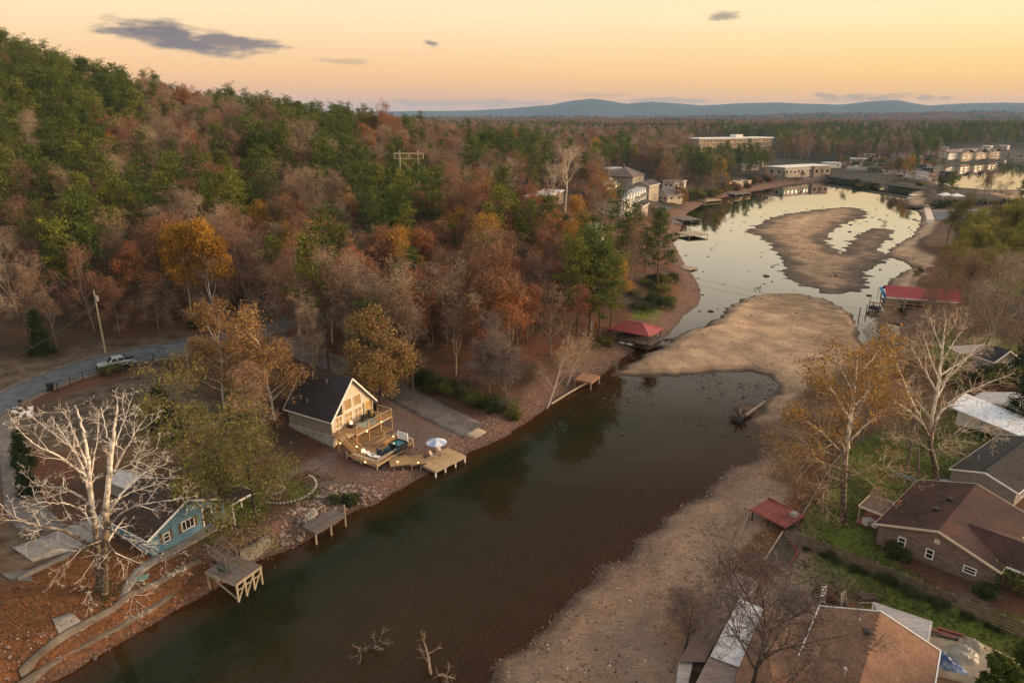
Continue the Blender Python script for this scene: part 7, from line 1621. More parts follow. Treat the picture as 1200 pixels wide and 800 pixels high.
mb = MB(); mb.prism([(-1.3,.7),(-1.0,0),(1.0,0),(1.3,.7)], -3.5, 3.2); mb.build('hull', WHITE, WBO); mb = MB(); mb.box(-2.5,2,-1.3,1.3,2.2,2.35); mb.build('canopy', WHITE, WBO)
for x in (-2.3,1.8):
    for y in (-1.2,1.2): mb = MB(); mb.bar((x,y,.6),(x,y,2.2), .08, .08); mb.build('canopy_post', GALV, WBO)
# ================================================================== TREES THAT STAND OUT, SHRUBS, SMALL THINGS
SYB = bpy.data.materials.new('sycamore_bark_mottled'); SYB.use_nodes = True
def _syb():
    t = SYB.node_tree; b = t.nodes['Principled BSDF']; b.inputs['Roughness'].default_value = .8; b.inputs['Specular IOR Level'].default_value = .2
    tcn = N(t, 'ShaderNodeTexCoord'); sp_ = N(t, 'ShaderNodeSeparateXYZ'); t.links.new(tcn.outputs['Object'], sp_.inputs[0])
    nz = N(t, 'ShaderNodeTexNoise'); nz.inputs['Scale'].default_value = 1.6; nz.inputs['Detail'].default_value = 5; t.links.new(tcn.outputs['Object'], nz.inputs['Vector'])
    k_ = mth(t, 'ADD', mth(t, 'MULTIPLY', sp_.outputs[2], .105), mth(t, 'MULTIPLY_ADD', nz.outputs[0], 1.5, -.95))
    c = ramp(t, [(.35, (.075,.055,.042)), (.60, (.20,.155,.115)), (.85, (.50,.46,.385)), (1.0, (.70,.66,.58))], k_).outputs[0]
    n3 = N(t, 'ShaderNodeTexNoise'); n3.inputs['Scale'].default_value = 3.2; n3.inputs['Detail'].default_value = 6; t.links.new(tcn.outputs['Object'], n3.inputs['Vector'])
    c = mixc(t, ramp(t, [(.50, 0), (.60, .75)], n3.outputs[0]).outputs[0], c, (.24,.20,.15))
    t.links.new(c, b.inputs['Base Color']); bp = N(t, 'ShaderNodeBump'); bp.inputs['Strength'].default_value = .3; t.links.new(nz.outputs[0], bp.inputs['Height']); t.links.new(bp.outputs[0], b.inputs['Normal'])
_syb()
SYT = mat('sycamore_twigs', (.56,.45,.32), (.40,.30,.20), scale=.3, island=.4)
SYM = mat('sycamore_limbs', (.70,.65,.57), (.50,.44,.36), scale=1.2)
def hero(name, T, px, py, label, s=1.0, rz=0.0, cat='tree', group=None, z=None):
    g_ = ground(px, py); return plant_tree(T, name, (g_.x, g_.y, g_.z if z is None else z), label, cat, group, s, rz)
def SYC(H, k1=9, k2=8, k3=6, lean=(0,0,1), ang=(38,72), f=.24):
    return [dict(step=1.0, wob=.045, up=.14, taper=.34, kids=k1, **{'from': f}, ratio=.66, ang=ang, rr=.44, tip=.55, cont=3),
            dict(step=.7, wob=.13, up=.035, taper=.24, kids=k2, **{'from': .22}, ratio=.46, ang=(28, 60), rr=.5),
            dict(step=.6, wob=.17, up=.02, taper=.35, kids=k3, **{'from': .2}, ratio=.5, ang=(28, 60), rr=.55),
            dict(step=.45, wob=.22, up=.0, taper=.5, kids=0, tiplev=4)]
def traced_tree(name, label, base, stems, limbs, seed, bark, twig, leaf=(), KD=1.0):
    """a tree grown along given stems and limbs (photo places on its own upright plane, each with a depth), then branched on from them"""
    g0 = np.array(tuple(ground(*base))); sk = Skel(seed); rn = sk.r
    def P3(px, py, dy):
        d = ray(px, py); t = (g0[1]+dy)/d[1]; return np.array((0, 0, CAMH))+d*t-g0
    KID = [dict(step=.6, wob=.14, up=.03, taper=.25, kids=4, **{'from': .15}, ratio=.55, ang=(25, 58), rr=.5), dict(step=.5, wob=.17, up=.02, taper=.3, kids=3.6, **{'from': .15}, ratio=.55, ang=(25, 58), rr=.55), dict(step=.4, wob=.2, up=.0, taper=.5, kids=0, tiplev=3)]
    def path(pts, r0, r1, lev, dens, Lk):
        pts = smooth_line(np.array(pts), 5); n = len(pts)-1; L = np.linalg.norm(np.diff(pts, axis=0), axis=1).sum(); nk = int(L*dens); at_ = sorted(rn.uniform(.18, 1) for _ in range(nk)); ki = 0; az = rn.uniform(0, 6)
        for i_ in range(n):
            p, q_ = pts[i_]+np.array([rn.gauss(0,.05) for _ in range(3)])*(i_ > 0), pts[i_+1]; ra, rb = r0+(r1-r0)*i_/n, r0+(r1-r0)*(i_+1)/n
            pts[i_] = p; sk.seg.append((*p, *q_, ra, rb, lev))
            while ki < nk and at_[ki] <= (i_+1)/n:
                f = at_[ki]; ki += 1; az += 2.4+rn.uniform(-.6,.6); d = _norm(tuple(q_-p)); dd = _turn(d, R(rn.uniform(25, 58)), az)
                sk.seg_kid = 1; m = len(sk.seg); sk.grow(tuple(q_), dd, Lk*(1.15-.7*f)*rn.uniform(.6, 1.25), max(.018, rb*.5), 0, KID)
                for z_ in range(m, len(sk.seg)): sk.seg[z_] = (*sk.seg[z_][:8], sk.seg[z_][8]+2)
    for pts, r0, r1 in stems: path([P3(*p) for p in pts], r0, r1, 0, .35, 2.4)
    for pts, r0 in limbs: path([P3(*p) for p in pts], r0, .022, 1, 1.15*KD, 2.4)
    sk.seg = [(*g[:6], max(g[6], .010), max(g[7], .0075), g[8]) for g in sk.seg]
    rng_ = np.random.default_rng(seed); lp = []
    for (lf, pr, spd, sz_l, kp, zmin) in leaf:
        tp = [p_ for p_ in sk.tip if p_[2] > zmin]; v_, q_ = leaves(tp, pr, spd, sz_l, rng_, keep=kp, flat=.85); lp.append((v_, q_, lf))
    T = build_tree(name, sk, 1, bark, twig, lp); return plant_tree(T, name, tuple(g0), label)
traced_tree('white_sycamore', 'large bare white sycamore with twin stems and spreading limbs in front of blue house', (122,695),
    [([(122,701,0),(123,650,0),(124,600,0),(129,545,.2),(134,505,.4),(138,470,.5)], .40, .05), ([(116,699,.5),(114,640,.6),(108,590,.8),(103,535,1.0),(96,500,1.2),(88,474,1.4)], .30, .045)],
    [([(108,600,.8),(98,550,1.5),(78,515,2.2),(60,488,3)], .13), ([(104,550,1),(90,515,.2),(74,478,-.5)], .11), ([(105,560,1),(70,535,-.6),(40,520,-1.5),(20,500,-2)], .12), ([(107,590,.8),(75,572,1.8),(50,570,2.8),(28,556,3.5)], .12),
     ([(110,640,.4),(75,622,-1),(40,615,-1.6),(14,603,-2),(-2,588,-2.2)], .17), ([(124,605,0),(145,575,1.2),(165,556,2),(196,543,3)], .12), ([(124,618,0),(150,596,-.8),(185,588,-1.5),(218,583,-2)], .13), ([(129,560,.2),(146,528,-.8),(160,505,-1.3),(172,486,-1.8)], .11),
     ([(123,632,0),(100,640,-1.6),(78,655,-2.4),(62,684,-2.8)], .10), ([(123,640,0),(112,652,-2),(106,672,-2.8),(103,702,-3)], .085), ([(123,632,0),(138,652,-1.6),(152,682,-2.2),(163,714,-2.4)], .10), ([(124,618,0),(150,632,-2.4),(182,648,-3),(206,668,-3.2)], .095),
     ([(131,530,.3),(124,500,1),(118,476,1.6)], .08), ([(132,525,.3),(145,495,1.4),(152,472,2)], .08), ([(106,560,.8),(114,515,2),(116,482,2.6)], .08), ([(112,625,.5),(84,610,2.6),(58,612,4),(38,628,4.6)], .10), ([(125,590,.1),(158,575,2.8),(190,566,4.2)], .09), ([(128,555,.2),(160,540,-2),(186,524,-3)], .08), ([(109,600,.7),(76,590,-2.4),(44,588,-3.6)], .09), ([(103,540,1),(60,505,.4),(34,486,.2)], .075)], 311, SYB, SYM)
traced_tree('pale_sycamore', 'bare pale sycamore with crooked limbs behind the brick house', (1098,574),
    [([(1099,580,0),(1096,548,0),(1090,520,.2),(1092,490,.4),(1099,455,.5),(1103,420,.6),(1106,392,.6),(1108,374,.5)], .34, .03)],
    [([(1090,514,.2),(1075,490,-.8),(1055,474,-1.4),(1034,462,-2)], .17), ([(1091,508,.2),(1103,482,1),(1124,464,1.6),(1150,452,2.2),(1180,441,3)], .19), ([(1098,458,.5),(1082,432,1.4),(1068,406,2)], .11), ([(1103,425,.6),(1117,402,-.6),(1130,382,-1.2)], .09), ([(1099,452,.5),(1124,430,-1),(1146,404,-2)], .11),
     ([(1100,445,.5),(1088,412,-1),(1082,390,-1.6)], .09), ([(1092,520,.2),(1122,508,-1.6),(1148,500,-2.4),(1166,514,-2.8)], .11), ([(1091,535,.1),(1110,520,1.8),(1134,516,2.6)], .09), ([(1092,495,.4),(1070,462,2.2),(1052,432,3.4)], .10), ([(1096,470,.5),(1112,440,2.4),(1124,415,3.6)], .10), ([(1094,530,.1),(1070,515,-2.2),(1048,512,-3)], .08), ([(1104,410,.6),(1095,388,1.6),(1090,372,2)], .07), ([(1105,400,.6),(1116,384,-1),(1122,370,-1.6)], .07), ([(1086,505,-.4),(1062,455,-2.6),(1050,420,-3.4)], .09), ([(1101,440,.5),(1135,418,2.6),(1160,402,3.4)], .09)], 321, SYB, SYT, KD=2.4)
traced_tree('yellowing_sycamore', 'sycamore with sparse yellow leaves beside brick house porch', (988,612),
    [([(988,618,0),(989,565,0),(992,525,.1),(998,480,.3),(1002,445,.4),(1005,416,.4)], .34, .04)],
    [([(991,535,.1),(965,508,1.2),(942,492,2),(920,482,2.6)], .11), ([(993,518,.1),(1022,492,-1),(1050,470,-1.6)], .12), ([(996,492,.2),(976,458,-1),(960,438,-1.8)], .11), ([(998,480,.3),(1020,455,1.2),(1040,428,2)], .11), ([(990,550,0),(955,540,-1.4),(915,538,-2.4)], .10), ([(990,560,0),(1028,546,1.4),(1058,552,2.2),(1080,572,2.6)], .10),
     ([(989,566,0),(974,560,-1.4),(967,582,-2),(971,602,-2.2)], .09), ([(1000,460,.3),(984,430,1.4),(976,412,2)], .09), ([(1003,440,.4),(1024,418,-1),(1036,402,-1.8)], .09), ([(992,540,.1),(948,522,2.6),(902,516,4)], .10), ([(990,570,0),(955,575,1.6),(925,588,2.6)], .08), ([(991,552,0),(1015,560,-2.4),(1040,585,-3.2)], .08), ([(996,500,.2),(1012,470,-2.2),(1020,440,-3.2)], .10)], 331, SYB, SYT,
    leaf=[(TAN, 3, .5, .12, .6, 6.0), (OLIVE, 2, .5, .12, .5, 7.0), (YELL, 6, .42, .14, .30, 10.0), (RUSTD, 3, .5, .13, .5, 2.0)], KD=1.7)
YS = hardwood(118, 15, bark=BARK, twig=TWIGP, twigs=6, leaf=GOLD, per=7, keep=.75, size=.15, up=.08, extra=[(RUSTD, 4, .4, .15, .7)])
hero('golden_tree', YS, 962, 560, 'golden leaved small tree left of the yellowing sycamore', .62, 2.0); hero('golden_tree', YS, 1010, 520, 'yellow topped tree behind the yellowing sycamore', .9, 3.9)
hero('bare_tree', BARES[0], 1062, 553, 'dark trunked bare tree between the two pale sycamores', 1.05, 1.0); hero('bare_tree', BARES[2], 1076, 556, 'leaning dark trunked bare tree left of the crooked pale sycamore', 1.0, 2.0)
rs5 = random.Random(55)
RL = ['rusty leafed tree on the slope between lane and river', 'dull brown tree on the slope between lane and river', 'mixed rust brown tree on the slope between lane and river', 'orange and rust tree on the slope between lane and river']
for i in range(30):
    x, y = rs5.uniform(488, 728), rs5.uniform(318, 440)
    if y > 452-max(0, (x-600))*.35 or (x < 520 and y > 425): continue
    k_ = rs5.choice((0, 0, 1, 2, 2, 3)); T_ = RUSTS[k_] if i % 3 else BARES[4]; lab_ = RL[k_] if i % 3 else 'bare tree with rusty leaves on the slope between lane and river'
    hero('rusty_tree', T_, x, y, lab_, rs5.uniform(.7, .95), rs5.uniform(0, 6), 'autumn tree', 'rusty trees above the river slope')
GB = hardwood(121, 11, bark=BARKD, twig=mat('grey_twigs', (.13,.10,.085), (.085,.065,.055), scale=.4, island=.5), twigs=8, twigsize=.7, params=[dict(step=.7, wob=.05, up=.1, taper=.5, kids=10, **{'from': .12}, ratio=.95, ang=(28, 62), rr=.6, tip=.7, cont=3),
      dict(step=.8, wob=.09, up=.06, taper=.3, kids=8, **{'from': .2}, ratio=.55, ang=(18, 42), rr=.55), dict(step=.6, wob=.12, up=.05, taper=.35, kids=5, **{'from': .15}, ratio=.55, ang=(18, 40), rr=.5), dict(step=.5, wob=.15, up=.03, taper=.5, kids=0, tiplev=4)], tr=.2, minr=.012)
g_ = gp(872,828,1.8); plant_tree(GB, 'bare_tree', tuple(g_), 'dark bare tree with fanning twigs over the bottom boathouse roof', 'tree', None, 1.0, .5)
hero('bare_tree', GB, 800, 770, 'low dark bare tree in the brush left of the bottom boathouse', .5, 1.5)
RB1 = hardwood(125, 12, bark=BARK, twig=mat('ash_twigs', (.20,.155,.135), (.14,.105,.09), scale=.4, island=.5), twigs=12, twigsize=.7, params=BROAD(12, 1.0, .05, .16))
hero('round_bare_tree', RB1, 574, 463, 'rounded ash grey bare tree on the near edge of the woods', .98, .2); hero('round_bare_tree', RB1, 593, 466, 'rounded ash grey bare tree just right of its twin', .86, 2.6)
GA = hardwood(131, 14, bark=BARKD, twig=TWIG, twigs=2, leaf=TAN, per=26, spread=.55, size=.19, params=BROAD(14, 1.0), extra=[(OLIVE, 12, .5, .17, .85)])
hero('golden_brown_tree', GA, 446, 480, 'dense golden brown leafed tree beside the cream gabled house', 1.0, .6)
TA = hardwood(135, 14, bark=BARKW, twig=TWIGP, twigs=3, leaf=TAN, per=13, spread=.5, size=.17, params=BROAD(14, 1.0, f=.16), extra=[(GOLD, 4, .5, .16, .6), (RUST, 4, .5, .16, .6)])
hero('tan_tree', TA, 263, 478, 'tan leafed tree with pale limbs left of the gabled house', 1.05, .3); hero('tan_tree', TA, 322, 492, 'tall tan leafed tree touching the dark metal roof', 1.12, 2.0)
TB2 = hardwood(136, 12, bark=BARK, twig=TWIGP, twigs=7, leaf=RUST, per=5, size=.15, keep=.9); hero('reddish_tree', TB2, 303, 522, 'thin reddish brown tree in front of the tan leafed pair', .95, .9)
OW = hardwood(141, 13, bark=BARKD, twig=TWIG, twigs=3, leaf=OLIVE, per=8, spread=.6, size=.14, params=BROAD(13, 1.0, -.03, .12), extra=[(OLIVEG, 4, .5, .15, .8)])
hero('olive_green_tree', OW, 258, 632, 'feathery olive green tree by the corner of the blue house', 1.1, 0); hero('olive_green_tree', OW, 303, 616, 'feathery olive green tree on a dark stem near fire ring', 1.05, 1.9); hero('olive_green_tree', OW, 222, 560, 'feathery olive green tree behind the blue house roof', 1.1, 4.0)
YG = hardwood(145, 17, bark=BARKW, twig=TWIGP, twigs=2, leaf=GOLD, per=28, spread=.6, size=.2, k=1.2, params=HARD(17, 1.2, .12, (20, 42)))
hero('yellow_gold_tree', YG, 253, 378, 'tall pale trunked tree with domed yellow gold crown at the wood edge', 1.0, .4); hero('yellow_gold_tree', YG, 225, 372, 'pale trunked tree with thinner gold crown left of the domed one', .92, 1.7)
BY = hardwood(146, 14, leaf=YELL, per=18, twigs=2, spread=.55, size=.19); hero('bright_yellow_tree', BY, 362, 338, 'bright yellow tree high among bare trees above the lane', .95, 0); hero('bright_yellow_tree', BY, 345, 345, 'smaller yellow tree beside the bright yellow one', .75, 2)
RW = hardwood(151, 17, bark=BARKW, twig=mat('copper_twigs', (.27,.135,.080), (.19,.09,.055), scale=.4, island=.5), twigs=8, leaf=RUST, per=4, size=.15, params=SYC(17, 11, 7, 5, f=.22, ang=(45, 85)), tr=.3, keep=.8, minr=.02)
hero('copper_tree', RW, 352, 392, 'tall copper brown tree with pale level limbs by the lane', 1.0, 0); 
RW2 = hardwood(152, 14, bark=BARKW, twig=bpy.data.materials['copper_twigs'], twigs=6, leaf=RUST, per=6, size=.16, params=SYC(14, 7, 7, 5, f=.35, ang=(25, 55)), tr=.2, minr=.02)
hero('copper_tree', RW2, 413, 400, 'rusty tree with white upright limbs right of the lane', 1.0, 1); hero('copper_tree', RW2, 424, 388, 'rusty tree with white limbs behind its upright neighbour', 1.0, 3); hero('copper_tree', RW2, 390, 402, 'dark stemmed rusty tree left of the white limbed pair', .85, 5)
PBIG = [pine(161, 20, .36, NEEDLE2, 1.15, 20), pine(162, 19, .30, NEEDLE, 1.2, 20), pine(163, 21, .42, NEEDLE, 1.1, 20)]
for i, (x, y, k_, s_, lb) in enumerate(((676,404,0,.98,'tall pine at left of the riverside pine group'), (690,396,2,1.0,'tallest pine in the middle of riverside pine group'), (702,400,1,.95,'bushy pine at right of the riverside pine group'), (714,392,0,.78,'shorter pine at the edge over the red boathouse'),
                                        (571,378,1,.82,'lone dark pine among bare trees above the round grey tree'), (770,338,1,.98,'dark spreading pine alone on the point by river bend'), (92,368,0,.8,'bright green pine low on the left hillside'), (690,362,2,.9,'pine behind the riverside pine group'))): hero('tall_pine', PBIG[k_], x, y, lb, s_, i*1.3)
OB = hardwood(165, 12, leaf=ORANGE, per=26, twigs=1, spread=.6, size=.2, params=BROAD(12), extra=[(RUST, 6, .5, .18, .8)]); hero('orange_tree', OB, 637, 305, 'rounded bright orange tree in middle of the woods', 1.15, 0); hero('orange_tree', OB, 925, 172, 'orange tree standing far off beyond hotel', 1.0, 1.0)
OG = hardwood(166, 15, leaf=GOLD, per=15, twigs=3, spread=.55, size=.18, extra=[(TAN, 8, .5, .17, .8)]); hero('amber_tree', OG, 552, 352, 'broad amber topped tree behind the lone dark pine', 1.1, 0); hero('amber_tree', OG, 588, 345, 'paler amber topped tree right of the lone dark pine', 1.05, 2); hero('amber_tree', OG, 724, 365, 'slender amber tree between the pines and grassy slope', .75, 4); hero('amber_tree', OG, 676, 300, 'upright amber tree next to the white cottage', 1.0, 1)
PB = hardwood(171, 11, bark=BARKW, twig=TWIGP, twigs=5, twigsize=.5, lean=(.55,-.1,1), params=SYC(11, 8, 6, 4, f=.3, ang=(25, 60)), tr=.16, minr=.018, leaf=GOLD, per=2, keep=.15)
hero('leaning_pale_tree', PB, 640, 478, 'pale slender tree leaning right over the left waterline', .95, .2); hero('leaning_pale_tree', PB, 663, 452, 'pale slender tree with few gold leaves above small tan dock', .8, -.3)
WX = hardwood(172, 22, bark=BARKW, twig=SYT, twigs=4, params=SYC(22, 8, 7, 5, f=.4, ang=(25, 55)), tr=.4, minr=.04); hero('white_topped_tree', WX, 662, 248, 'tall white limbed bare tree towering over tan flat roofed hall', 1.0, .2); hero('white_topped_tree', WX, 648, 247, 'white limbed bare tree left of the towering one', .72, 2.0)
CE1, CE2 = cedar(175, 7.5), cedar(176, 6)
for i, (x, y, T, s_, lb) in enumerate(((50,417,CE1,1.0,'dark green conical cedar beside road under the power line'), (194,505,CE1,.85,'dark rounded cedar in the bare yard'), (208,515,CE2,.9,'dark cedar right of the yard cedar'), (186,492,CE2,.7,'small dark cedar uphill of the yard cedar'), (28,545,CE2,.75,'dark evergreen beside the driveway, nearer the road'), (34,580,CE2,.7,'dark evergreen beside driveway, nearer the sycamore'),
                                       (1192,505,CE1,1.15,'dark evergreen in front of the white house roof'), (1196,452,CE1,1.2,'tall dark evergreen beside the grey garden cabin'))): hero('cedar', T, x, y, lb, s_, i)
g_ = gp(1160,830,2.7); plant_tree(pine(178, 3.8, .1, NEEDLE, 1.5, 26), 'small_pine', tuple(g_), 'young dark pine at the bottom right corner by the patio', 'tree', None, 1.0, .3)
g_ = gp(1200,812,2.7); plant_tree(pine(179, 4.4, .1, NEEDLE, 1.5, 26), 'small_pine', tuple(g_), 'young dark pine cut by the right edge beside the fence', 'tree', None, 1.0, 1.3)
# right bank: olive trees and bare trees round the red boathouse
for i, (x, y, k_, s_, lb) in enumerate(((1098,338,0,.95,'green gold tree at left end of the right bank grove'), (1122,335,2,1.0,'green gold tree behind the red boathouse roof'), (1148,330,0,1.1,'broad green gold tree in the middle of right grove'), (1172,318,1,1.1,'olive tree behind the broad green gold tree'), (1196,330,0,1.1,'green gold tree at right edge of the right bank grove'), (1120,300,1,.95,'olive tree nearest the side car park'), (1160,292,2,1.0,'green gold tree at the back of the right bank grove'),
                                        (1075,340,1,.55,'small olive tree on mud edge behind the red roof'), (1106,352,0,1.05,'green gold tree rising over the right half of the red roof'), (1134,358,2,1.1,'yellow flecked green tree right of the red boathouse'), (1164,352,0,1.1,'green gold tree in front of the broad one'), (1192,360,2,1.1,'yellow flecked green tree at the right edge of the grove'))): hero('green_gold_tree', OLIVES[k_], x, y, lb, s_*.8, i*.9)
for i, (x, y, k_, s_, lb) in enumerate(((1104,398,3,1.0,'thin brown tree in front of the lit boathouse room'), (1084,392,5,.9,'thin brown tree before the middle of the red roof'), (1127,388,0,1.05,'dark stemmed bare tree right of the lit boathouse room'), (1160,418,1,1.05,'tall bare tree left of the garden cabin'), (1182,412,2,1.15,'tall bare tree behind the garden cabin'), (1198,400,0,1.2,'bare tree at right edge above the garden cabin'), (1140,402,4,.9,'brown twigged bare tree over the lean-to'), (1032,425,5,.75,'tan bare sapling at the end of the water pocket'), (1018,432,1,.6,'small grey sapling on the mud by the water pocket'),
                                        (1172,385,4,1.0,'brown bare tree behind the tall pair on right bank'))): hero('bank_tree', BARES[k_], x, y, lb, s_, i*1.1)
for i, (x, y, T, s_, lb) in enumerate(((1099,240,PBIG[2],.62,'dark pine at left end of the lakeside hedge'), (1113,238,PBIG[0],.75,'taller dark pine behind the car park hedge'), (1195,240,PBIG[1],.6,'dark pine at the right edge above the hedge'), (1130,258,BARES[0],.8,'small bare tree on the island of side car park'), (1158,240,BARES[1],1.0,'bare tree against the bright far lake'), (1150,240,BARES[0],.95,'slim bare tree left of the one against lake'), (1170,240,BARES[2],.9,'bare tree right of the one against the lake'))): hero('lakeside_tree', T, x, y, lb, s_, i)
for i, (x, y, T, s_, lb) in enumerate(((985,198,BARES[0],.6,'bare tree by the white roofed building in town'), (1008,191,BARES[3],.6,'bare tree at back of the car park, left end'), (1026,190,RUSTS[1],.55,'brown tree at the back of the car park'), (1050,190,PINES[3],.55,'pine at the back of the car park'), (1068,195,BARES[4],.6,'bare tree beside the marina sheds'), (1104,200,PINES[0],.55,'pine at the left end of the lakeside flats'),
        (1096,192,GOLDS[2],.6,'tan tree left of the lakeside flats'), (1078,196,RUSTS[0],.6,'rusty tree above the marina sheds'), (962,212,BARES[1],.5,'bare tree before the tan shops'), (940,212,RUSTS[1],.5,'brown tree before the long shop building'), (1128,188,PINES[1],.6,'pine behind the left gable of the flats'), (1152,187,PINES[2],.6,'pine behind the right gable of the flats'), (1180,192,PINES[4],.6,'pine at the right end of the lakeside flats'), (905,216,BARES[5],.6,'pale bare tree between cream boathouse and the shops'), (918,214,PINES[3],.5,'pine before the left end of the shops'))): hero('town_tree', T, x, y, lb, s_, i*.7)
HG = thing('hedge', 'dark clipped hedge along the back of side car park', 'hedge', ground(1092,246)); q_ = ground(1215,240)-HG.location
rng = np.random.default_rng(3); pts = np.stack([np.linspace(0, q_.x, 400)+rng.normal(0,.8,400), np.linspace(0, q_.y, 400)+rng.normal(0,1.2,400), rng.uniform(.3, 4.2, 400)], 1)
v, qd = leaves(pts, 9, .7, .55, rng); o = link(bpy.data.objects.new('foliage', mesh_np('hedge_foliage', v, quads=qd, mats=[SHRUB]))); o.parent = HG
mb = MB()
for i in range(20): p = Vector((q_.x*i/19, q_.y*i/19, -.5)); mb.tube(p, p+Vector((0,0,3)), .12, .08, 5)
stuffpart(mb.build('stem', BARKD, HG))
# shrubs
SH = [bush(181, 1.7, 1.6), bush(182, 1.3, 1.1, SHRUB), bush(183, 1.5, 1.3, OLIVE), bush(184, 1.2, .9, RUSTD)]
def shrubs(pts, label, group, ks=(0,1), s0=1.0, name='shrub'):
    rs_ = random.Random(len(pts)*7+len(label))
    for (x, y) in pts:
        g_ = ground(x, y); s_ = s0*rs_.uniform(.7, 1.25); plant_tree(SH[ks[rs_.randrange(len(ks))]], name, g_, label, 'shrub', group, s_, rs_.uniform(0, 6), s_*rs_.uniform(.8, 1.2), 'stem', 'foliage')
rs2 = random.Random(77)
shrubs([(488+i*4.6+rs2.random()*4, 440+i*1.75+rs2.random()*9) for i in range(26)], 'dark green shrub along the foot of the woods by the lane', 'shrubs below the open woods', (0,1,2), 1.0)
shrubs([(742+rs2.random()*45, 330+rs2.random()*35) for i in range(16)], 'green shrub on the slope above the red hipped boathouse', 'shrubs above the boathouse', (0,2), 1.2)
shrubs([(930+rs2.random()*270, 640+rs2.random()*8+(i/22)*0) if False else (925+(i+.5)*11.5, 636+(i+.5)*4.9) for i in range(22) if (i*7) % 11 > 3], 'dark creeper clump growing along the plank fence', 'creeper on the plank fence', (1,0), .42)
shrubs([(1045,648),(1052,652),(1060,656),(1158,690),(1150,700)], 'dark low shrub against the brick house wall', 'shrubs by the brick house', (1,), .7)
shrubs([(126,438),(130,437)], 'green bush at the fence beside the pickup', 'bushes by the pickup', (2,), .9)
shrubs([(1185,688),(1196,684)], 'yellow green bush under the brick house wing', 'bushes by the wing', (2,), 1.3)
shrubs([(225+rs2.random()*100, 372+rs2.random()*14) for i in range(12)], 'dark shrub in shade at the edge of the hillside woods', 'shrubs at the wood edge', (0,1), 1.0)
shrubs([(640+rs2.random()*120, 255+rs2.random()*60) for i in range(22)], 'rounded shrub between the houses in the woods', 'shrubs among the houses', (0,2,3), 1.7)
shrubs([(1000+rs2.random()*85, 222+rs2.random()*3-4) for i in range(14)], 'green shrub along the bridge causeway', 'shrubs on the causeway', (0,2), 2.0)
shrubs([(806+i*3.1+rs2.random()*6, 240-i*.85+rs2.random()*5-7) for i in range(32)], 'brown or green shrub along the far left shore', 'shrubs along the far left shore', (0,2,3,3), 2.3)
for i, (x, y, T, s_, lb) in enumerate(((800,246,GOLDS[1],.8,'olive gold tree on the left shore above the pale dock'), (815,236,PINES[3],.7,'short pine on the left shore below the hill houses'), (832,226,BARES[4],.8,'rusty bare tree on left shore behind the white topped dock'), (850,219,BARES[2],.7,'grey bare tree by the round orange sign'), (795,240,RUSTS[1],.8,'brown tree beside the dark roofed boathouse'), (785,228,BARES[3],.8,'reddish bare tree below the balcony house'), (820,222,PINES[0],.7,'pine behind the left shore shrubs'), (895,212,BARES[0],.6,'bare tree right of the cream lakeside boathouse'))): hero('shore_tree', T, x, y, lb, s_, i)
shrubs([(985+rs2.random()*115, 188+rs2.random()*14) for i in range(34)], 'brown or green shrub among the lots of the far town', 'shrubs in the far town', (3,3,0,2), 2.6)
shrubs([(690+rs2.random()*28, 395+rs2.random()*14) for i in range(5)], 'yellow green shrub on the litter slope by the notice board', 'shrubs by the notice board', (2,3), .8)
shrubs([(1100+rs2.random()*90, 425+rs2.random()*45) for i in range(16)], 'brown or green shrub in the yard past the sycamores', 'shrubs in the far yard', (3,2,0), 1.0)
shrubs([(960+rs2.random()*45, 690+rs2.random()*20) for i in range(6)], 'weedy clump at the lawn edge behind the tan roof', 'weeds behind the tan roof', (2,3), .6)
shrubs([(395+rs2.random()*22, 585+rs2.random()*14) for i in range(5)], 'dark shrub on the rocky bank beyond narrow dock', 'shrubs on the rocky bank', (1,), .8)
# brushy thickets on the right bank: leafless scrub, one mass nobody could count
BR_S = [hardwood(191+i, 4.2, bark=BARK, twig=(TWIGP, TWIGR, TWIG)[i], twigs=5, twigsize=.6, leaf=(TAN, RUST, RUSTD)[i], per=1, keep=.4, params=[dict(step=.4, wob=.1, up=.05, taper=.5, kids=7, **{'from': .05}, ratio=.9, ang=(25, 65), rr=.7), dict(step=.4, wob=.12, up=.06, taper=.4, kids=5, **{'from': .2}, ratio=.6, ang=(20, 50), rr=.6), dict(step=.35, wob=.15, up=.04, taper=.5, kids=0, tiplev=3)], tr=.04) for i in range(3)]
BR_O = [merged(T, 'brush_source') for T in BR_S]
def brush(name, polys, n, s0, s1, seed, dmin=1.0, zmax=None):
    r = np.random.default_rng(seed); P = [gpoly(p) for p in polys]; out = []
    w = np.array([abs(np.ptp(p[:, 0])*np.ptp(p[:, 1])) for p in P]); w = w/w.sum()
    for p, k_ in zip(P, (w*n).astype(int)):
        lo, hi = p.min(0), p.max(0); q_ = r.uniform(lo, hi, (k_*3, 2)); m = inside(q_[:, 0], q_[:, 1], p) & (GD(q_[:, 0], q_[:, 1], D) > dmin); out.append(q_[m][:k_])
    q_ = np.vstack(out); k_ = len(q_)
    return stuff_trees(name, BR_O, np.stack([q_[:, 0], q_[:, 1], G(q_[:, 0], q_[:, 1])], 1), r.uniform(0, 6.28, k_), r.uniform(s0, s1, k_), r.integers(0, 3, k_))
brush('right_bank_brush', [[(895,585),(905,540),(915,500),(950,455),(1010,430),(1050,440),(1010,500),(965,540),(935,585),(915,582)], [(760,800),(790,740),(840,690),(862,672),(800,770),(790,815)], [(1045,385),(1130,372),(1200,395),(1200,430),(1100,415),(1050,405)]], 300, .35, .9, 5)
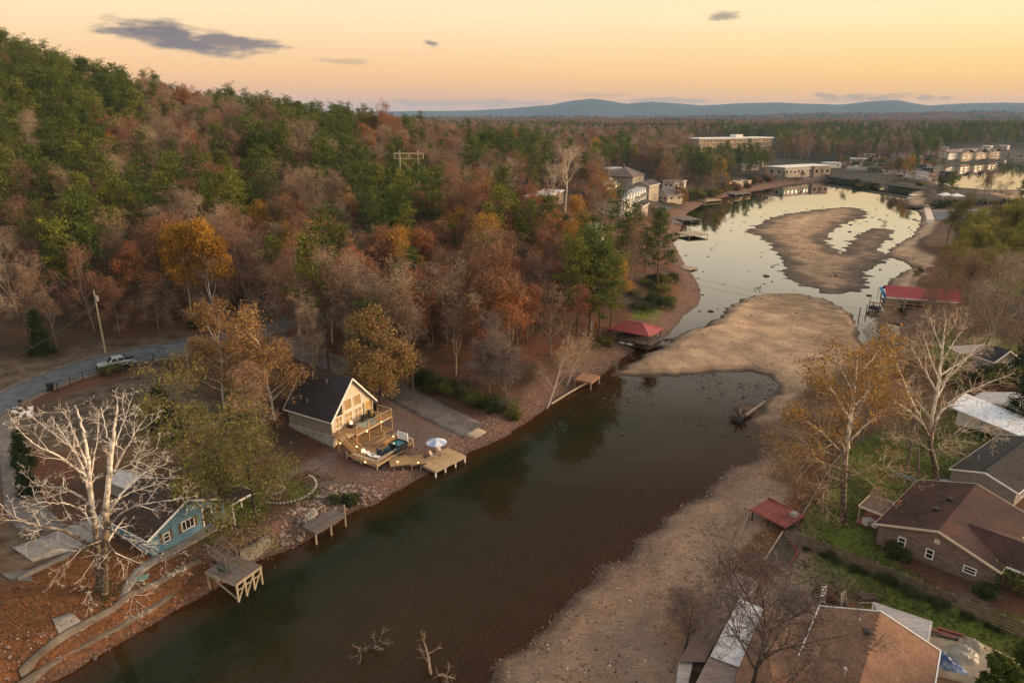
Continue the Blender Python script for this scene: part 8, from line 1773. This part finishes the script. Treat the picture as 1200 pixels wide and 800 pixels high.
brush('woods_undergrowth', [[(460,460),(490,350),(600,300),(720,300),(720,400),(640,460),(560,480)], [(0,400),(60,360),(330,330),(420,360),(330,376),(210,385),(100,398)], [(560,330),(740,240),(800,260),(800,320),(700,350)], [(0,380),(0,150),(300,180),(500,260),(420,370)]], 1100, .35, .85, 6, 4)
# driftwood in the shallows
for i, (x, y, s_, lb, sd) in enumerate(((425,758,1.0,'tangle of dark branches breaking the water near the bottom',201), (511,790,1.25,'forked pale branch standing out of the water at the bottom',204), (620,518,.3,'small snag in the brown water below the woods reflection',207), (833,291,.45,'dark snag standing in bright water left of the sandbar',203), (842,287,.35,'low dark snag right of the standing one in bright water',205), (886,338,.7,'dark branchy snag in bright water above the big sandbar',206), (1037,262,1.0,'dark driftwood heap at the tip of the far sandbar',208), (980,325,.8,'dark driftwood branch lying across the far sandbar',209), (935,283,.5,'small stump on the far sandbar',210), (868,603,.35,'dead branch on the gravel beside the red boat shelter',211), (860,597,.3,'small dead branch left of the red boat shelter',212))):
    sk = Skel(sd); g_ = Vector(gp(x, y, .05)) if y not in (603, 597, 325, 283) else Vector(ground(x, y)); e = thing('driftwood', lb, 'driftwood', g_)
    for j in range(3 if i != 1 else 2):
        a = sk.r.uniform(0, 6.28); sk.grow((sk.r.uniform(-.5,.5), sk.r.uniform(-.5,.5), -.3), _norm((cos(a)*.9, sin(a)*.9, .6 if i != 1 else 1.1)), 2.0*s_*1.3, .09*s_+.02, 0, [dict(step=.35, wob=.2, taper=.4, kids=5, **{'from': .2}, ratio=.55, ang=(25,65), rr=.65), dict(step=.25, wob=.22, taper=.4, kids=4, ratio=.5, rr=.6), dict(step=.2, wob=.25, taper=.5)])
    big = [q_ for q_ in sk.seg if q_[8] == 0]; sm = [q_ for q_ in sk.seg if q_[8] > 0]
    for nm, sg, m_ in (('stem', big, BARKD if i not in (1, 9, 10) else bpy.data.materials['driftwood']), ('branches', sm, mat('pale_branch', (.30,.21,.14)) if i in (0, 1) else (BARKD if i not in (9, 10) else bpy.data.materials['driftwood']))):
        v, q_ = tubes(sg); o = link(bpy.data.objects.new(nm, mesh_np(nm, v, quads=q_, mats=[m_]))); o.parent = e; o['kind'] = 'stuff' if nm == 'branches' else 'thing'
# stones, clods, leaves
def pebbles(name, m, test, box, n, r0, r1, seed, sq=(1,1,.55), zoff=.25, ns=5, ms=3):
    """many small irregular stones as one mass"""
    r = np.random.default_rng(seed); q_ = r.uniform((box[0], box[1]), (box[2], box[3]), (n*12, 2)); dd_ = GD(q_[:, 0], q_[:, 1], D); zz = G(q_[:, 0], q_[:, 1])
    ok_ = test(q_[:, 0], q_[:, 1], dd_, zz); q_ = q_[ok_][:n]; zz = zz[ok_][:n]; k_ = len(q_)
    if k_ == 0: return
    base = MB(); base.lump((0,0,0), 1.0, random.Random(seed), sq, ns, ms); V0 = np.array(base.v); F0 = base.f
    T0 = []
    for f in F0:
        for j in range(1, len(f)-1): T0.append((f[0], f[j], f[j+1]))
    T0 = np.array(T0); s_ = r.uniform(r0, r1, k_)*np.where(r.random(k_) < .12, 1.9, 1); a = r.uniform(0, 6.28, k_); c, s2 = np.cos(a), np.sin(a)
    j_ = V0[None]*(1+r.normal(0, .16, (k_, len(V0), 1))); X_ = (j_[..., 0]*c[:, None]-j_[..., 1]*s2[:, None])*s_[:, None]+q_[:, :1]; Y_ = (j_[..., 0]*s2[:, None]+j_[..., 1]*c[:, None])*s_[:, None]+q_[:, 1:]
    Z_ = j_[..., 2]*s_[:, None]+(np.maximum(zz, -.02)+s_*zoff)[:, None]
    T_ = T0[None]+(np.arange(k_)*len(V0))[:, None, None]
    return tag(link(bpy.data.objects.new(name, mesh_np(name, np.stack([X_, Y_, Z_], -1).reshape(-1, 3), tris=T_.reshape(-1, 3), mats=[m]))), kind='stuff')
STN = mat('bank_stone', (.32,.235,.195), (.13,.085,.066), scale=.6, island=.9); STD = mat('dark_clod', (.045,.030,.022), (.075,.05,.035), scale=.6, island=.5); STP = mat('pebble', (.34,.27,.22), (.17,.125,.10), scale=.6, island=.9)
pebbles('bank_rocks', STN, lambda x, y, d, z: (d > -.3) & (d < 4.5) & (x < .6*(y-88)-2+12) & (x < 25) & (y < 125), (-45, 44, 20, 125), 2600, .04, .13, 1)
pebbles('rocky_revetment', STN, lambda x, y, d, z: (d > .2) & (d < 5), (-26, 62, -15, 76), 700, .07, .24, 2)
pebbles('gravel_pebbles', STP, lambda x, y, d, z: (d > -.4) & (d < 12) & (z < 1.6) & (x > -3), (-5, 44, 42, 96), 3800, .03, .09, 3)
pebbles('sandbar_pebbles', STP, lambda x, y, d, z: (d > -.3) & (d < 30) & (z < 1.7) & (x > 12), (12, 96, 78, 150), 900, .05, .13, 4)
nz_ = lambda x, y: fbm(x, y, 7, 3)
pebbles('shoal_clods', STD, lambda x, y, d, z: (d < -.2) & (d > -13) & (nz_(x, y) > .02) & (y > 92), (14, 92, 62, 128), 800, .05, .22, 5, (1,1,.3), .05)
pebbles('channel_clods', STD, lambda x, y, d, z: (d < -.3) & (d > -9) & (nz_(x, y) > .10), (40, 150, 210, 420), 130, .2, .6, 6, (1,1,.35), .05)
pebbles('mud_clods', STD, lambda x, y, d, z: (d > 0) & (d < 28) & (z < 1.6) & (nz_(x, y) > .12), (30, 110, 200, 330), 1300, .05, .2, 7, (1,1,.45), .1)
def fallen(name, m, mask, n, size, seed, box, up=.03):
    r = np.random.default_rng(seed); q_ = r.uniform((box[0], box[1]), (box[2], box[3]), (n*8, 2)); w_ = GD(q_[:, 0], q_[:, 1], mask)*(GD(q_[:, 0], q_[:, 1], D) > -.5); ok_ = r.random(len(q_)) < w_*(.5+fbm(q_[:, 0], q_[:, 1], 3, 3)*1.2); q_ = q_[ok_][:n]; k_ = len(q_)
    c = np.stack([q_[:, 0], q_[:, 1], np.maximum(G(q_[:, 0], q_[:, 1]), 0)+up+r.uniform(0, .05, k_)], 1); u = r.normal(size=(k_, 3)); u[:, 2] *= .3; u /= np.linalg.norm(u, axis=1)[:, None]; w2 = np.cross(u, np.array([0, 0, 1.])+r.normal(0, .3, (k_, 3))); s_ = size*r.uniform(.6, 1.4, k_)[:, None]
    v = np.stack([c-u*s_, c+w2*s_*.7, c+u*s_, c-w2*s_*.7], 1).reshape(-1, 3); return tag(link(bpy.data.objects.new(name, mesh_np(name, v, quads=np.arange(k_*4).reshape(-1, 4), mats=[m]))), kind='stuff')
fallen('fallen_orange_leaves', leafmat('fallen_orange', (.30,.115,.030), (.16,.062,.022), 1.2, .9), orange, 15000, .085, 1, (-48, 38, 48, 90))
fallen('fallen_leaves', leafmat('fallen_brown', (.20,.085,.045), (.10,.05,.03), 1.2, .9), np.clip((1-grass)*(1-sand)*(d_road > 2.6), 0, 1)*((D > -.3)), 26000, .09, 2, (-60, 44, 48, 150))
fallen('lawn_leaves', leafmat('lawn_leaf', (.22,.14,.05), (.14,.08,.035), 1.2, .9), grass, 5000, .075, 3, (24, 44, 70, 95))
fallen('grass_tufts', leafmat('grass_blade', (.075,.085,.020), (.045,.055,.014), .6, .8), grass, 22000, .11, 4, (-50, 44, 72, 95), .06)
fallen('floating_leaves', leafmat('floating_leaf', (.30,.13,.085), (.17,.08,.055), 1.2, .9), ((D < 0)*sstep(-14, -2, D)*(GX < 26)*(GY > 88)*(dl < dr)).astype(float), 2600, .10, 5, (-8, 84, 26, 126), .02)
def roof_litter(o, pts, n, seed, m, size=.07):
    r = np.random.default_rng(seed); A = np.array([tuple(p) for p in pts]); u, w_ = r.random(n), r.random(n)**1.6; c = (A[0][None]*(1-u)[:, None]+A[1][None]*u[:, None])*(1-w_)[:, None]+(A[3][None]*(1-u)[:, None]+A[2][None]*u[:, None])*w_[:, None]; c[:, 2] += .03
    d = r.normal(size=(n, 3)); d[:, 2] *= .2; d /= np.linalg.norm(d, axis=1)[:, None]; w2 = np.cross(d, np.array([0, 0, 1.])+r.normal(0, .25, (n, 3))); s_ = size*r.uniform(.6, 1.5, n)[:, None]
    v = np.stack([c-d*s_, c+w2*s_*.7, c+d*s_, c-w2*s_*.7], 1).reshape(-1, 3); me = mesh_np('roof_leaves', v, quads=np.arange(n*4).reshape(-1, 4), mats=[m]); k_ = link(bpy.data.objects.new('roof_leaves', me)); k_.parent = o; k_['kind'] = 'stuff'
FB = bpy.data.materials['fallen_brown']; FO = bpy.data.materials['fallen_orange']
roof_litter(H2, [(-8.1,-.3,2.35),(.3,-.3,2.35),(.3,4.2,4.44),(-8.1,4.2,4.44)], 700, 1, FB, .09)
roof_litter(H3, [(-12.6,-.2,2.5),(.2,-.2,2.5),(.2,Wb/2-.1,4.13),(-12.6,Wb/2-.1,4.13)], 260, 2, FB); roof_litter(H4, [(-15,W4+.1,2.35),(.1,W4+.1,2.35),(.1,W4/2+.1,3.32),(-15,W4/2+.1,3.32)], 500, 3, FB)
roof_litter(H7, [R7(.2,lw7,ze7),R7(14,lw7,ze7),R7(14,-.2,zr7),R7(.2,-.2,zr7)], 260, 4, FB, .06); roof_litter(H7, [wv[0],wv[1],wv[2],wv[3]], 420, 5, FB, .06); roof_litter(H5, [(.2,-3.6,2.47),(.2,2.6,2.77),(-9.3,2.6,4.02),(-9.3,-3.6,3.72)], 260, 6, FB, .08)
# lines over the water
wire('power_line', 'upper power line crossing low over the bright water', gp(705,296,13), gp(1215,385,13), 2.5, .022, 24); wire('power_line', 'lower power line crossing low over the bright water', gp(705,302,12), gp(1215,395,12), 2.5, .022, 24)
print('tris', sum(len(p.vertices)-2 for m in bpy.data.meshes if m.users for p in m.polygons))
HAZE=.000055
# ------------------------------------------------------------------ haze: one closed box of pale air round the camera and the whole scene
hm = bpy.data.materials.new('haze'); hm.use_nodes = True; t = hm.node_tree; t.nodes.clear()
pvn = N(t, 'ShaderNodeVolumePrincipled'); pvn.inputs['Color'].default_value = (.40, .66, 1.0, 1); pvn.inputs['Density'].default_value = HAZE
pvn.inputs['Anisotropy'].default_value = 0.0
o = N(t, 'ShaderNodeOutputMaterial'); t.links.new(pvn.outputs[0], o.inputs['Volume'])
z0, z1 = float(GH.min())-6, 330.0
vv = [(x, y, z) for z in (z0, z1) for x, y in ((-17500, -600), (17500, -600), (17500, 17000), (-17500, 17000))]
hme = mesh_np('haze', vv, polys=[(3,2,1,0), (4,5,6,7), (0,1,5,4), (1,2,6,5), (2,3,7,6), (3,0,4,7)], mats=[hm])
tag(link(bpy.data.objects.new('haze', hme)), kind='stuff')
